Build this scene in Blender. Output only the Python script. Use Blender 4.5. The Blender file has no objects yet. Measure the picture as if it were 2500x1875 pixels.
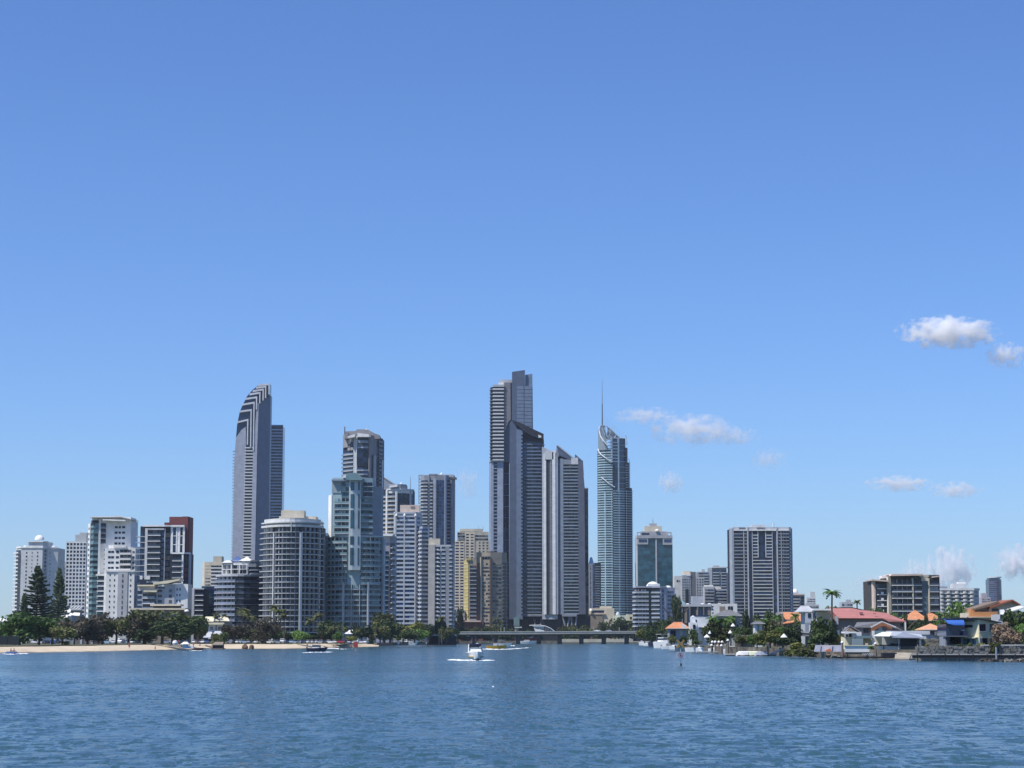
import bpy, bmesh, math, random
import numpy as np
from mathutils import Vector, Matrix
random.seed(7); RNG = np.random.default_rng(7)
SC = bpy.context.scene
COL = SC.collection
# ------------------------------------------------------------------ camera
F = 5000.0; HOR = 1557.0; CX = 1250.0; CY = 937.5; EYE = 4.5      # focal length and horizon, measured in photo pixels
PITCH = math.atan((HOR - CY) / F); CP, SP = math.cos(PITCH), math.sin(PITCH)
cam = bpy.data.objects.new('camera', bpy.data.cameras.new('camera')); COL.objects.link(cam)
cam.data.sensor_width = 36; cam.data.lens = 36 * F / 2500
cam.data.clip_start = 0.5; cam.data.clip_end = 60000
cam.location = (0, 0, EYE); cam.rotation_euler = (math.pi / 2 + PITCH, 0, 0)
SC.camera = cam
# ------------------------------------------------------------------ sky, sun, exposure
SUN = Vector((-0.46, -0.27, 0.845)).normalized()
elev = math.asin(SUN.z)
w = bpy.data.worlds.new('World'); SC.world = w; w.use_nodes = True
nt = w.node_tree; nt.nodes.clear()
sky = nt.nodes.new('ShaderNodeTexSky'); sky.sky_type = 'NISHITA'; sky.sun_disc = False
sky.sun_elevation = elev; sky.sun_rotation = math.atan2(SUN.x, SUN.y)
sky.altitude = 0; sky.air_density = 1.0; sky.dust_density = 0.2; sky.ozone_density = 4.5
bg = nt.nodes.new('ShaderNodeBackground'); bg.inputs['Strength'].default_value = 0.085
wo = nt.nodes.new('ShaderNodeOutputWorld')
tint = nt.nodes.new('ShaderNodeMix'); tint.data_type = 'RGBA'; tint.blend_type = 'MULTIPLY'; tint.inputs['Factor'].default_value = 1.0
tint.inputs[7].default_value = (0.755, 1.0, 1.45, 1)          # white balance of the phone camera
nt.links.new(sky.outputs[0], tint.inputs[6]); nt.links.new(tint.outputs[2], bg.inputs[0]); nt.links.new(bg.outputs[0], wo.inputs[0])
sl = bpy.data.lights.new('sun', 'SUN'); sl.energy = 4.6; sl.angle = math.radians(0.53); sl.color = (1.0, 0.95, 0.87)
so = bpy.data.objects.new('sun', sl); COL.objects.link(so)
so.rotation_euler = SUN.to_track_quat('Z', 'Y').to_euler(); so.location = (-300, -100, 600)
SC.view_settings.view_transform = 'Standard'; SC.view_settings.look = 'None'
SC.view_settings.gamma = 1; SC.view_settings.use_curve_mapping = False
SC.view_settings.exposure = 0.25
SC.cycles.max_bounces = 28; SC.cycles.diffuse_bounces = 3; SC.cycles.glossy_bounces = 3
SC.cycles.transmission_bounces = 4; SC.cycles.transparent_max_bounces = 8; SC.cycles.volume_bounces = 28
SC.cycles.use_denoising = True
SC.cycles.caustics_reflective = False; SC.cycles.caustics_refractive = False
SC.cycles.sample_clamp_indirect = 6
# ------------------------------------------------------------------ photo measurements -> metres
def ray(px, py):
    a = (px - CX) / F; b = (CY - py) / F
    return a, CP - b * SP, SP + b * CP
def zat(py, D):
    a, y, z = ray(CX, py); return EYE + z * D / y
def xat(px, D, py=HOR):
    a, y, z = ray(px, py); return a * D / y
def shore(px, py, z=0.0):
    """where the line of sight meets the level z"""
    a, y, zz = ray(px, py); t = (z - EYE) / zz
    return Vector((a * t, y * t, z))
# ------------------------------------------------------------------ materials
MATS = {}
def mat(name, rgb, rough=0.75, metal=0.0, var=0.10, scale=0.25, objvar=0.0, spec=0.4, bump=0.0, trans=0.0):
    """plain surface: base colour broken by two octaves of grime, optional per-object spread"""
    if name in MATS: return MATS[name]
    m = bpy.data.materials.new(name); m.use_nodes = True; n = m.node_tree; b = n.nodes['Principled BSDF']
    b.inputs['Roughness'].default_value = rough; b.inputs['Metallic'].default_value = metal
    b.inputs['Specular IOR Level'].default_value = spec
    tc = n.nodes.new('ShaderNodeTexCoord')
    no = n.nodes.new('ShaderNodeTexNoise'); no.inputs['Scale'].default_value = scale; no.inputs['Detail'].default_value = 5
    geo = n.nodes.new('ShaderNodeNewGeometry')
    n.links.new(geo.outputs['Position'], no.inputs['Vector'])
    mr = n.nodes.new('ShaderNodeMapRange'); mr.inputs[1].default_value = 0.3; mr.inputs[2].default_value = 0.7
    mr.inputs[3].default_value = 1 - var * 1.4; mr.inputs[4].default_value = 1 + var
    n.links.new(no.outputs['Fac'], mr.inputs[0])
    val = mr.outputs[0]
    if objvar:
        oi = n.nodes.new('ShaderNodeObjectInfo')
        m2 = n.nodes.new('ShaderNodeMapRange'); m2.inputs[3].default_value = 1 - objvar; m2.inputs[4].default_value = 1 + objvar
        n.links.new(oi.outputs['Random'], m2.inputs[0])
        mu = n.nodes.new('ShaderNodeMath'); mu.operation = 'MULTIPLY'
        n.links.new(val, mu.inputs[0]); n.links.new(m2.outputs[0], mu.inputs[1]); val = mu.outputs[0]
    sc = n.nodes.new('ShaderNodeVectorMath'); sc.operation = 'SCALE'; sc.inputs[0].default_value = rgb[:3]
    n.links.new(val, sc.inputs['Scale']); n.links.new(sc.outputs[0], b.inputs['Base Color'])
    if bump:
        bp = n.nodes.new('ShaderNodeBump'); bp.inputs['Strength'].default_value = bump; bp.inputs['Distance'].default_value = 0.3
        n2 = n.nodes.new('ShaderNodeTexNoise'); n2.inputs['Scale'].default_value = 1.6; n2.inputs['Detail'].default_value = 4
        n.links.new(geo.outputs['Position'], n2.inputs['Vector']); n.links.new(n2.outputs['Fac'], bp.inputs['Height'])
        n.links.new(bp.outputs[0], b.inputs['Normal'])
    MATS[name] = m; return m
def leafmat(name, dark, light):
    if name in MATS: return MATS[name]
    m = bpy.data.materials.new(name); m.use_nodes = True; n = m.node_tree; b = n.nodes['Principled BSDF']
    b.inputs['Roughness'].default_value = 0.6; b.inputs['Specular IOR Level'].default_value = 0.25
    tc = n.nodes.new('ShaderNodeTexCoord'); no = n.nodes.new('ShaderNodeTexNoise')
    no.inputs['Scale'].default_value = 2.6; no.inputs['Detail'].default_value = 3
    n.links.new(tc.outputs['Object'], no.inputs['Vector'])
    oi = n.nodes.new('ShaderNodeObjectInfo'); ad = n.nodes.new('ShaderNodeMath'); ad.operation = 'MULTIPLY_ADD'
    ad.inputs[1].default_value = 0.5; n.links.new(oi.outputs['Random'], ad.inputs[0]); n.links.new(no.outputs['Fac'], ad.inputs[2])
    cr = n.nodes.new('ShaderNodeValToRGB'); cr.color_ramp.elements[0].position = 0.42; cr.color_ramp.elements[1].position = 1.0
    cr.color_ramp.elements[0].color = (*dark, 1); cr.color_ramp.elements[1].color = (*light, 1)
    n.links.new(ad.outputs[0], cr.inputs[0]); n.links.new(cr.outputs[0], b.inputs['Base Color'])
    tr = n.nodes.new('ShaderNodeBsdfTranslucent'); n.links.new(cr.outputs[0], tr.inputs[0])
    mx = n.nodes.new('ShaderNodeMixShader'); mx.inputs[0].default_value = 0.25
    n.links.new(b.outputs[0], mx.inputs[1]); n.links.new(tr.outputs[0], mx.inputs[2])
    n.links.new(mx.outputs[0], n.nodes['Material Output'].inputs['Surface'])
    MATS[name] = m; return m

white = mat('white_paint', (.78, .78, .76)); offw = mat('off_white_render', (.59, .60, .595)); paleg = mat('pale_grey_render', (.44, .46, .49))
midg = mat('mid_grey_concrete', (.25, .27, .31)); darkg = mat('dark_grey_panel', (.13, .14, .16)); lilac = mat('pale_lilac_panel', (.36, .38, .45), rough=.45)
beige = mat('beige_render', (.58, .52, .41)); sandst = mat('warm_beige_render', (.62, .55, .43)); cream = mat('cream_render', (.72, .66, .48)); brown = mat('brown_render', (.24, .20, .16))
redb = mat('red_brown_panel', (.19, .06, .06)); gold = mat('mustard_render', (.46, .39, .16)); pink = mat('pinkish_render', (.62, .50, .42)); greenw = mat('sea_green_panel', (.31, .41, .43))
rail = mat('grey_glass_balustrade', (.19, .23, .30), rough=.25, objvar=.25, spec=.6); railg = mat('green_glass_balustrade', (.14, .23, .25), rough=.25, objvar=.3, spec=.6)
raild = mat('smoky_glass_balustrade', (.055, .072, .105), rough=.2, objvar=.4, spec=.6); railw = mat('white_balustrade', (.66, .66, .66), objvar=.08)
g1 = mat('dark_window_glass', (.006, .014, .038), rough=.12, objvar=.6, spec=.4, var=.3); g2 = mat('blue_window_glass', (.024, .056, .14), rough=.12, objvar=.4, spec=.5, var=.3)
g3 = mat('curtained_window', (.12, .125, .14), rough=.4, objvar=.55); g4 = mat('teal_window_glass', (.022, .080, .115), rough=.12, objvar=.4, spec=.5, var=.3)
g5 = mat('sheer_curtain_window', (.34, .34, .33), rough=.4, objvar=.3); g6 = mat('navy_curtain_wall', (.012, .026, .070), rough=.1, objvar=.3, spec=.5)
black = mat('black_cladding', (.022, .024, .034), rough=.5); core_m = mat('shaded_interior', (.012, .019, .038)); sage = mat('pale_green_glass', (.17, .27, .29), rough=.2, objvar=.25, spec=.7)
W1 = [g1, g1, g1, g3, g1, g2]; W2 = [g1, g3, g1, g5, g3, g1]; WT = [g4, g4, g1, sage, g4, g1]; WB = [g2, g1, g2, g2]; WD = [g1, g1, g6]
steel = mat('grey_steel', (.35, .36, .38), metal=.3, rough=.4); wood = mat('weathered_timber', (.20, .15, .11), bump=.3); asphalt = mat('asphalt', (.055, .055, .058)); bark = mat('bark', (.11, .085, .065))
orange = mat('orange_roof_tile', (.55, .235, .115), var=.18, scale=1.5); rosered = mat('dusty_red_metal_roof', (.40, .17, .155), var=.08, scale=.6); slate = mat('grey_roof_tile', (.16, .16, .17), var=.15, scale=1.5)
stone = mat('stone_wall', (.20, .19, .17), var=.35, scale=.9, bump=.8); darkst = mat('wet_dark_rock', (.045, .04, .035), var=.4, scale=.7, bump=.8); brick = mat('orange_brick', (.30, .13, .07), var=.15, scale=2)
blue = mat('bright_blue_fabric', (.035, .13, .46), rough=.6); navy = mat('navy_canvas', (.015, .025, .07), rough=.8); rubber = mat('black_rubber', (.02, .02, .02), rough=.8)
gel = mat('white_gelcoat', (.88, .88, .86), rough=.25, var=.03, spec=.5); yel = mat('yellow_orange_paint', (.75, .42, .06), rough=.4); redp = mat('faded_red_paint', (.42, .06, .05), rough=.5)
skin = mat('sunburnt_skin', (.42, .22, .15), var=.05); copper = mat('copper_orange_cladding', (.55, .26, .10), rough=.55)

# ------------------------------------------------------------------ object helpers
def link(o, parent=None, loc=None):
    COL.objects.link(o)
    if parent is not None: o.parent = parent
    if loc is not None: o.location = loc
    return o
def tag(o, label=None, cat=None, group=None, kind=None):
    if label: o['label'] = label
    if cat: o['category'] = cat
    if group: o['group'] = group
    if kind: o['kind'] = kind
    return o
def empty(name, loc, label, cat, group=None, rz=0.0):
    o = bpy.data.objects.new(name, None); o.empty_display_size = 1; link(o, None, loc); o.rotation_euler = (0, 0, rz)
    return tag(o, label, cat, group)
def mesh(name, v, f, m=None):
    me = bpy.data.meshes.new(name); me.from_pydata(v, [], f); me.update()
    if m is not None: me.materials.append(m)
    return me
def obj(name, me, parent=None, loc=None): return link(bpy.data.objects.new(name, me), parent, loc)
def objmat(name, me, m, parent=None, loc=None):
    """shares mesh data, keeps a material of its own"""
    o = bpy.data.objects.new(name, me); o.material_slots[0].link = 'OBJECT'; o.material_slots[0].material = m
    return link(o, parent, loc)
class MB:
    """collects shapes into ONE mesh"""
    def __init__(s): s.v = []; s.f = []
    def add(s, v, f):
        k = len(s.v); s.v += [tuple(p) for p in v]; s.f += [tuple(i + k for i in q) for q in f]; return s
    def box(s, x0, x1, y0, y1, z0, z1):
        return s.add([(x0, y0, z0), (x1, y0, z0), (x1, y1, z0), (x0, y1, z0), (x0, y0, z1), (x1, y0, z1), (x1, y1, z1), (x0, y1, z1)],
                     [(0, 3, 2, 1), (4, 5, 6, 7), (0, 1, 5, 4), (1, 2, 6, 5), (2, 3, 7, 6), (3, 0, 4, 7)])
    def tube(s, a, b, r0, r1=None, n=6):
        r1 = r0 if r1 is None else r1; a = Vector(a); b = Vector(b); d = (b - a).normalized()
        u = d.cross(Vector((0, 0, 1)) if abs(d.z) < .9 else Vector((1, 0, 0))).normalized(); w_ = d.cross(u)
        v = []
        for p, r in ((a, r0), (b, r1)):
            for i in range(n):
                t = 2 * math.pi * i / n; v.append(p + (u * math.cos(t) + w_ * math.sin(t)) * r)
        f = [(i, (i + 1) % n, n + (i + 1) % n, n + i) for i in range(n)] + [tuple(range(n))[::-1], tuple(range(n, 2 * n))]
        return s.add(v, f)
    def path(s, pts, r, n=6):
        for a, b in zip(pts, pts[1:]): s.tube(a, b, r, r, n)
        return s
    def prism(s, poly, y0, y1):
        """polygon given as (x, z), extruded from y0 to y1"""
        n = len(poly)
        v = [(x, y0, z) for x, z in poly] + [(x, y1, z) for x, z in poly]
        area = sum(poly[i][0] * poly[(i + 1) % n][1] - poly[(i + 1) % n][0] * poly[i][1] for i in range(n))
        f = [tuple(range(n)), tuple(range(n, 2 * n))[::-1]] + [(i, n + i, n + (i + 1) % n, (i + 1) % n) for i in range(n)]
        if area < 0: f = [q[::-1] for q in f]
        return s.add(v, f)
    def lathe(s, prof, c=(0, 0, 0), n=12, sx=1, sy=1):
        v = []; f = []
        for r, z in prof:
            for i in range(n):
                t = 2 * math.pi * i / n; v.append((c[0] + r * math.cos(t) * sx, c[1] + r * math.sin(t) * sy, c[2] + z))
        for k in range(len(prof) - 1):
            for i in range(n): f.append((k * n + i, k * n + (i + 1) % n, (k + 1) * n + (i + 1) % n, (k + 1) * n + i))
        f.append(tuple(range(n))[::-1]); f.append(tuple(range((len(prof) - 1) * n, len(prof) * n)))
        return s.add(v, f)
    def roof(s, x0, x1, y0, y1, z, rise, inset, o=0.0, th=.15):
        """hip (inset > 0) or gable (inset 0) roof with its ridge along x"""
        x0 -= o; x1 += o; y0 -= o; y1 += o; ym = (y0 + y1) / 2
        v = [(x0, y0, z), (x1, y0, z), (x1, y1, z), (x0, y1, z), (x0 + inset, ym, z + rise), (x1 - inset, ym, z + rise),
             (x0, y0, z - th), (x1, y0, z - th), (x1, y1, z - th), (x0, y1, z - th)]
        return s.add(v, [(0, 1, 5, 4), (2, 3, 4, 5), (1, 2, 5), (3, 0, 4), (6, 9, 8, 7), (6, 7, 1, 0), (7, 8, 2, 1), (8, 9, 3, 2), (9, 6, 0, 3)])
    def build(s, name, m, parent=None, loc=None): return obj(name, mesh(name, s.v, s.f, m), parent, loc)

def offset_pts(P, d):
    """polyline in plan shifted outward (towards -y for a path running +x)"""
    out = []; n = len(P)
    for i, p in enumerate(P):
        ns = []
        if i > 0: a = P[i - 1]; e = Vector((p[0] - a[0], p[1] - a[1])).normalized(); ns.append(Vector((e.y, -e.x)))
        if i < n - 1: b = P[i + 1]; e = Vector((b[0] - p[0], b[1] - p[1])).normalized(); ns.append(Vector((e.y, -e.x)))
        if len(ns) == 1: q = ns[0] * d
        else:
            q = (ns[0] + ns[1]).normalized(); q = q * (d / max(.4, q.dot(ns[0])))
        out.append((p[0] + q.x, p[1] + q.y))
    return out
class B:
    """a building: everything is laid out in photo pixels across/up and metres deep, at the distance D"""
    def __init__(s, name, label, D, xref, cat='apartment tower', zb=2.0, group=None):
        s.D = D; s.xref = xref; s.zb = zb; s.m = CP * D / F
        s.root = empty(name, (xat(xref, D), D, zb), label, cat, group); s.cache = {}
    def X(s, px): return (px - s.xref) * s.m
    def Z(s, py): return 0.0 if py is None else zat(py, s.D) - s.zb
    def path(s, *pts): s.P = [(s.X(a), d) for a, d in pts]; return s
    def arc(s, x0, x1, bulge, n=8, skew=0.0, y0=0.0):
        s.P = []
        for i in range(n + 1):
            t = i / n; s.P.append((s.X(x0 + (x1 - x0) * t), y0 + bulge * (2 * t - 1) ** 2 + skew * t))
        return s
    def sub(s, xa, xb):
        a, b = s.X(xa), s.X(xb); P = s.P; out = []
        def at(x):
            for p, q in zip(P, P[1:]):
                if p[0] <= x <= q[0]:
                    t = (x - p[0]) / max(1e-6, q[0] - p[0]); return (x, p[1] + (q[1] - p[1]) * t)
            return (x, P[0][1] if x < P[0][0] else P[-1][1])
        out = [at(a)] + [p for p in P if a + .05 < p[0] < b - .05] + [at(b)]
        return out
    def smesh(s, pts, z0, z1, d0, d1, name, m):
        i = offset_pts(pts, d0); o = offset_pts(pts, d1); n = len(pts); v = []
        for (a, b), (c, d) in zip(i, o): v += [(a, b, z0), (c, d, z0), (c, d, z1), (a, b, z1)]
        f = []
        for k in range(n - 1):
            a = 4 * k; b = a + 4
            f += [(a + 1, b + 1, b + 2, a + 2), (a + 3, a + 2, b + 2, b + 3), (a, b, b + 1, a + 1), (a, a + 3, b + 3, b)]
        e = 4 * (n - 1); f += [(0, 1, 2, 3), (e, e + 3, e + 2, e + 1)]
        return mesh(name, v, f, m)
    def strip(s, name, xa, xb, yt, yb, d0, d1, m, parent=None):
        return obj(name, s.smesh(s.sub(xa, xb), s.Z(yb), s.Z(yt), d0, d1, name, m), parent or s.root)
    def rows(s, name, xa, xb, yt, yb, n, a, b, d0, d1, ms, skip=0.0, parent=None):
        zb_, zt = s.Z(yb), s.Z(yt); fh = (zt - zb_) / n
        if not isinstance(ms, (list, tuple)): ms = [ms]
        me = s.smesh(s.sub(xa, xb), 0, (b - a) * fh, d0, d1, name, ms[0])
        for i in range(n):
            if skip and random.random() < skip: continue
            objmat(name, me, random.choice(ms), parent or s.root, (0, 0, zb_ + (i + a) * fh))
    def core(s, m, yt, yb=None, depth=20, name='wall', d=0.0, xa=None, xb=None):
        P = s.P if xa is None else s.sub(xa, xb)
        if d: P = offset_pts(P, d)
        if not isinstance(yt, (tuple, list)): yt = (yt, yt)
        n = len(P); back = max(p[1] for p in P) + depth
        Q = P + [(P[-1][0], back), (P[0][0], back)]; x0, x1 = P[0][0], P[-1][0]
        zz = lambda x: s.Z(yt[0]) + (s.Z(yt[1]) - s.Z(yt[0])) * (x - x0) / max(1e-6, x1 - x0)
        k = len(Q); z0 = s.Z(yb)
        v = [(x, y, z0) for x, y in Q] + [(x, y, zz(x)) for x, y in Q]
        f = [tuple(range(k))[::-1], tuple(range(k, 2 * k))] + [(i, (i + 1) % k, k + (i + 1) % k, k + i) for i in range(k)]
        return obj(name, mesh(name, v, f, m), s.root)
    def cols(s, xa, xb, k, gap=0.0):
        w_ = (xb - xa) / k; return [(xa + i * w_ + gap / 2, xa + (i + 1) * w_ - gap / 2) for i in range(k)]
    def wins(s, xa, xb, yt, yb, n, k, ms, a=.16, b=.93, gap=.8, d=(0.02, .12), skip=0.0, name='window'):
        for x0, x1 in s.cols(xa, xb, k, gap): s.rows(name, x0, x1, yt, yb, n, a, b, d[0], d[1], ms, skip)
    def bay(s, xa, xb, yt, yb, n, k=3, out=1.5, slab=white, st=.12, rl=rail, rh=.30, ms=W1, piers=(), pm=None, gap=.6, skip=.0):
        s.wins(xa, xb, yt, yb, n, k, ms, gap=gap, skip=skip)
        s.rows('floor_slab', xa, xb, yt, yb, n, 0, st, .01, out, slab)
        if rl is not None: s.rows('balustrade', xa + .15, xb - .15, yt, yb, n, st, st + rh, out - .22, out - .1, rl)
        for x in piers: s.strip('pier', x - .9, x + .9, yt, yb, .01, out + .12, pm or slab)
        if k >= 4:
            for i in range(1, k):
                x = xa + (xb - xa) * i / k; s.strip('party_wall', x - .3, x + .3, yt, yb, .01, out - .7 if i % 2 else out - .35, paleg)
    def punch(s, xa, xb, yt, yb, n, k, wall, ms=W1, wf=.55, hf=.5, pr=.45, lo=.28):
        """windows set back between proud spandrels and piers"""
        w_ = (xb - xa) / k; z = 1 - hf - lo
        s.wins(xa, xb, yt, yb, n, k, ms, a=lo - .02, b=lo + hf + .02, gap=w_ * (1 - wf) * .9)
        s.rows('spandrel', xa, xb, yt, yb, n, 0, lo, .01, pr, wall)
        if z > .05: s.rows('spandrel', xa, xb, yt, yb, n, lo + hf, 1, .01, pr - .03, wall)
        pw = w_ * (1 - wf)
        for i in range(k + 1):
            a = max(xa, xa + i * w_ - pw / 2); b = min(xb, xa + i * w_ + pw / 2)
            if b - a > .2: s.strip('pier', a, b, yt, yb, .01, pr + .06, wall)
    def box(s, name, xa, xb, yt, yb, d0, d1, m, parent=None):
        return MB().box(s.X(xa), s.X(xb), d0, d1, s.Z(yb), s.Z(yt)).build(name, m, parent or s.root)
    def poly(s, name, pts, d0, d1, m, parent=None):
        return MB().prism([(s.X(a), s.Z(b)) for a, b in pts], d0, d1).build(name, m, parent or s.root)
    def bar(s, name, a, b, r, m, parent=None, r1=None):
        """tube between (px, py, depth) points"""
        return MB().tube((s.X(a[0]), a[2], s.Z(a[1])), (s.X(b[0]), b[2], s.Z(b[1])), r, r1).build(name, m, parent or s.root)
    def bars(s, name, pts, r, m, parent=None):
        return MB().path([(s.X(a), d, s.Z(b)) for a, b, d in pts], r).build(name, m, parent or s.root)
    def hip(s, name, xa, xb, yt, yb, d0, d1, m, inset=None, o=.5, parent=None):
        z0, z1 = s.Z(yb), s.Z(yt); ins = (s.X(xb) - s.X(xa)) * .3 if inset is None else inset
        if s.D < 760 and xb - xa > 14:
            MB().box(s.X(xa) - o - .02, s.X(xb) + o + .02, d0 - o - .14, d0 - o + .02, z0 - .14, z0 + .02).build('gutter', offw, s.root); MB().tube((s.X(xa) + ins - o, (d0 + d1) / 2, z1 + .03), (s.X(xb) - ins + o, (d0 + d1) / 2, z1 + .03), .11).build('ridge_cap', m, s.root)
        return MB().roof(s.X(xa), s.X(xb), d0, d1, z0, z1 - z0, ins, o).build(name, m, parent or s.root)
    def dome(s, name, xc, yb, rpx, ypx, dep, m, n=14):
        r = rpx * s.m; h = s.Z(yb - ypx) - s.Z(yb)
        prof = [(r * math.cos(t), h * math.sin(t)) for t in [0, .3, .6, .9, 1.2, 1.5]]
        return MB().lathe(prof, (s.X(xc), dep, s.Z(yb)), n).build(name, m, s.root)

# ------------------------------------------------------------------ water
LEFT = [(-700, 1600), (0, 1594), (240, 1590.6), (480, 1584.6), (700, 1583.7), (850, 1581), (925, 1578.5), (975, 1575.5), (1060, 1573.5), (1118, 1571.4)]
RIGHT = [(1566, 1573), (1600, 1578.5), (1640, 1584), (1690, 1590.5), (1777, 1597), (1867, 1599), (1958, 1603), (2030, 1606.5), (2167, 1609), (2240, 1609.5), (3300, 1609.5)]
def water():
    m = bpy.data.materials.new('river_water'); m.use_nodes = True; n = m.node_tree; b = n.nodes['Principled BSDF']; L = n.links.new
    b.inputs['Roughness'].default_value = 0.16; b.inputs['IOR'].default_value = 1.33
    geo = n.nodes.new('ShaderNodeNewGeometry')
    def noise(sx, sy, det, k, rough=.55):
        """random slopes: a noise colour centred on zero, scaled by k"""
        mp = n.nodes.new('ShaderNodeMapping'); mp.inputs['Scale'].default_value = (sx, sy, 1); L(geo.outputs['Position'], mp.inputs['Vector'])
        t = n.nodes.new('ShaderNodeTexNoise'); t.inputs['Scale'].default_value = 1; t.inputs['Detail'].default_value = det; t.inputs['Roughness'].default_value = rough
        L(mp.outputs[0], t.inputs['Vector'])
        a = n.nodes.new('ShaderNodeVectorMath'); a.operation = 'SUBTRACT'; L(t.outputs['Color'], a.inputs[0]); a.inputs[1].default_value = (.5, .5, .5)
        m_ = n.nodes.new('ShaderNodeVectorMath'); m_.operation = 'MULTIPLY'; L(a.outputs[0], m_.inputs[0]); m_.inputs[1].default_value = (k * .6, k, 0); return m_.outputs[0], t.outputs['Fac']
    fine, _ = noise(3.0, 1.25, 4, WAVE[0]); mid, _ = noise(.75, .38, 4, WAVE[1]); wide, _ = noise(.11, .06, 3, WAVE[2]); _, big = noise(.0045, .022, 3, 1)
    def add(p, q):
        a = n.nodes.new('ShaderNodeVectorMath'); L(p, a.inputs[0]); L(q, a.inputs[1]); return a.outputs[0]
    mr = n.nodes.new('ShaderNodeMapRange'); mr.inputs[1].default_value = .38; mr.inputs[2].default_value = .62; mr.inputs[3].default_value = .42; mr.inputs[4].default_value = 1.35
    L(big, mr.inputs[0]); sc_ = n.nodes.new('ShaderNodeVectorMath'); sc_.operation = 'SCALE'; L(add(add(fine, mid), wide), sc_.inputs[0]); L(mr.outputs[0], sc_.inputs['Scale'])
    nn_ = n.nodes.new('ShaderNodeVectorMath'); nn_.operation = 'NORMALIZE'; L(add(sc_.outputs[0], geo.outputs['Normal']), nn_.inputs[0]); L(nn_.outputs[0], b.inputs['Normal'])
    b.inputs['Base Color'].default_value = (.035, .086, .113, 1)
    # near water: a real chop surface; beyond it a plain sheet
    waves = []
    for i in range(70):
        lam = math.exp(random.uniform(math.log(.7), math.log(3.2))); th = random.gauss(1.35, .55); k = 2 * math.pi / lam
        waves.append((k * math.cos(th), k * math.sin(th), random.uniform(0, 6.28), .0032 * lam ** .8))
    ys = [26.0]
    while ys[-1] < 300: ys.append(ys[-1] + max(.20, ys[-1] * .0032))
    nx = 420; V = []
    for y in ys:
        hw = 26 + y * .31; x = np.linspace(-hw, hw, nx); z = np.zeros(nx)
        dx = 2 * hw / nx; fade = min(1, max(0, (300 - y) / 90), (y - 26) / 5 + .0)
        for kx, ky, ph, a in waves:
            lam = 2 * math.pi / math.hypot(kx, ky); wt = min(1, max(0, lam / (2.2 * max(dx, y * .0032)) - .3))
            if wt > 0: z += wt * a * np.sin(kx * x + ky * y + ph)
        edge = np.clip((hw - np.abs(x)) / 4, 0, 1)
        V.append(np.stack([x, np.full(nx, y), z * fade * edge], 1))
    V = np.concatenate(V); R = len(ys)
    a = (np.arange(R - 1)[:, None] * nx + np.arange(nx - 1)[None]).ravel(); q = np.stack([a, a + 1, a + nx + 1, a + nx], 1)
    c0 = len(V)
    hw0 = 26 + ys[0] * .31; hw1 = 26 + ys[-1] * .31; y1 = ys[-1]
    ext = [(-6000, -150, 0), (6000, -150, 0), (6000, ys[0], 0), (hw0, ys[0], 0), (-hw0, ys[0], 0), (-6000, ys[0], 0), (6000, y1, 0), (hw1, y1, 0), (-hw1, y1, 0), (-6000, y1, 0), (6000, 1800, 0), (-6000, 1800, 0)]
    E = [(0, 1, 2, 3, 4, 5), (3, 2, 6, 7), (5, 4, 8, 9), (9, 8, 7, 6, 10, 11)]
    me = bpy.data.meshes.new('water')
    me.from_pydata([tuple(p) for p in V] + ext, [], [tuple(map(int, r)) for r in q] + [tuple(i + c0 for i in e) for e in E]); me.update()
    me.polygons.foreach_set('use_smooth', [True] * len(me.polygons)); me.materials.append(m)
    tag(obj('water', me), kind='structure')
WAVE = (1.8, 1.0, .3)
water()
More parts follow.
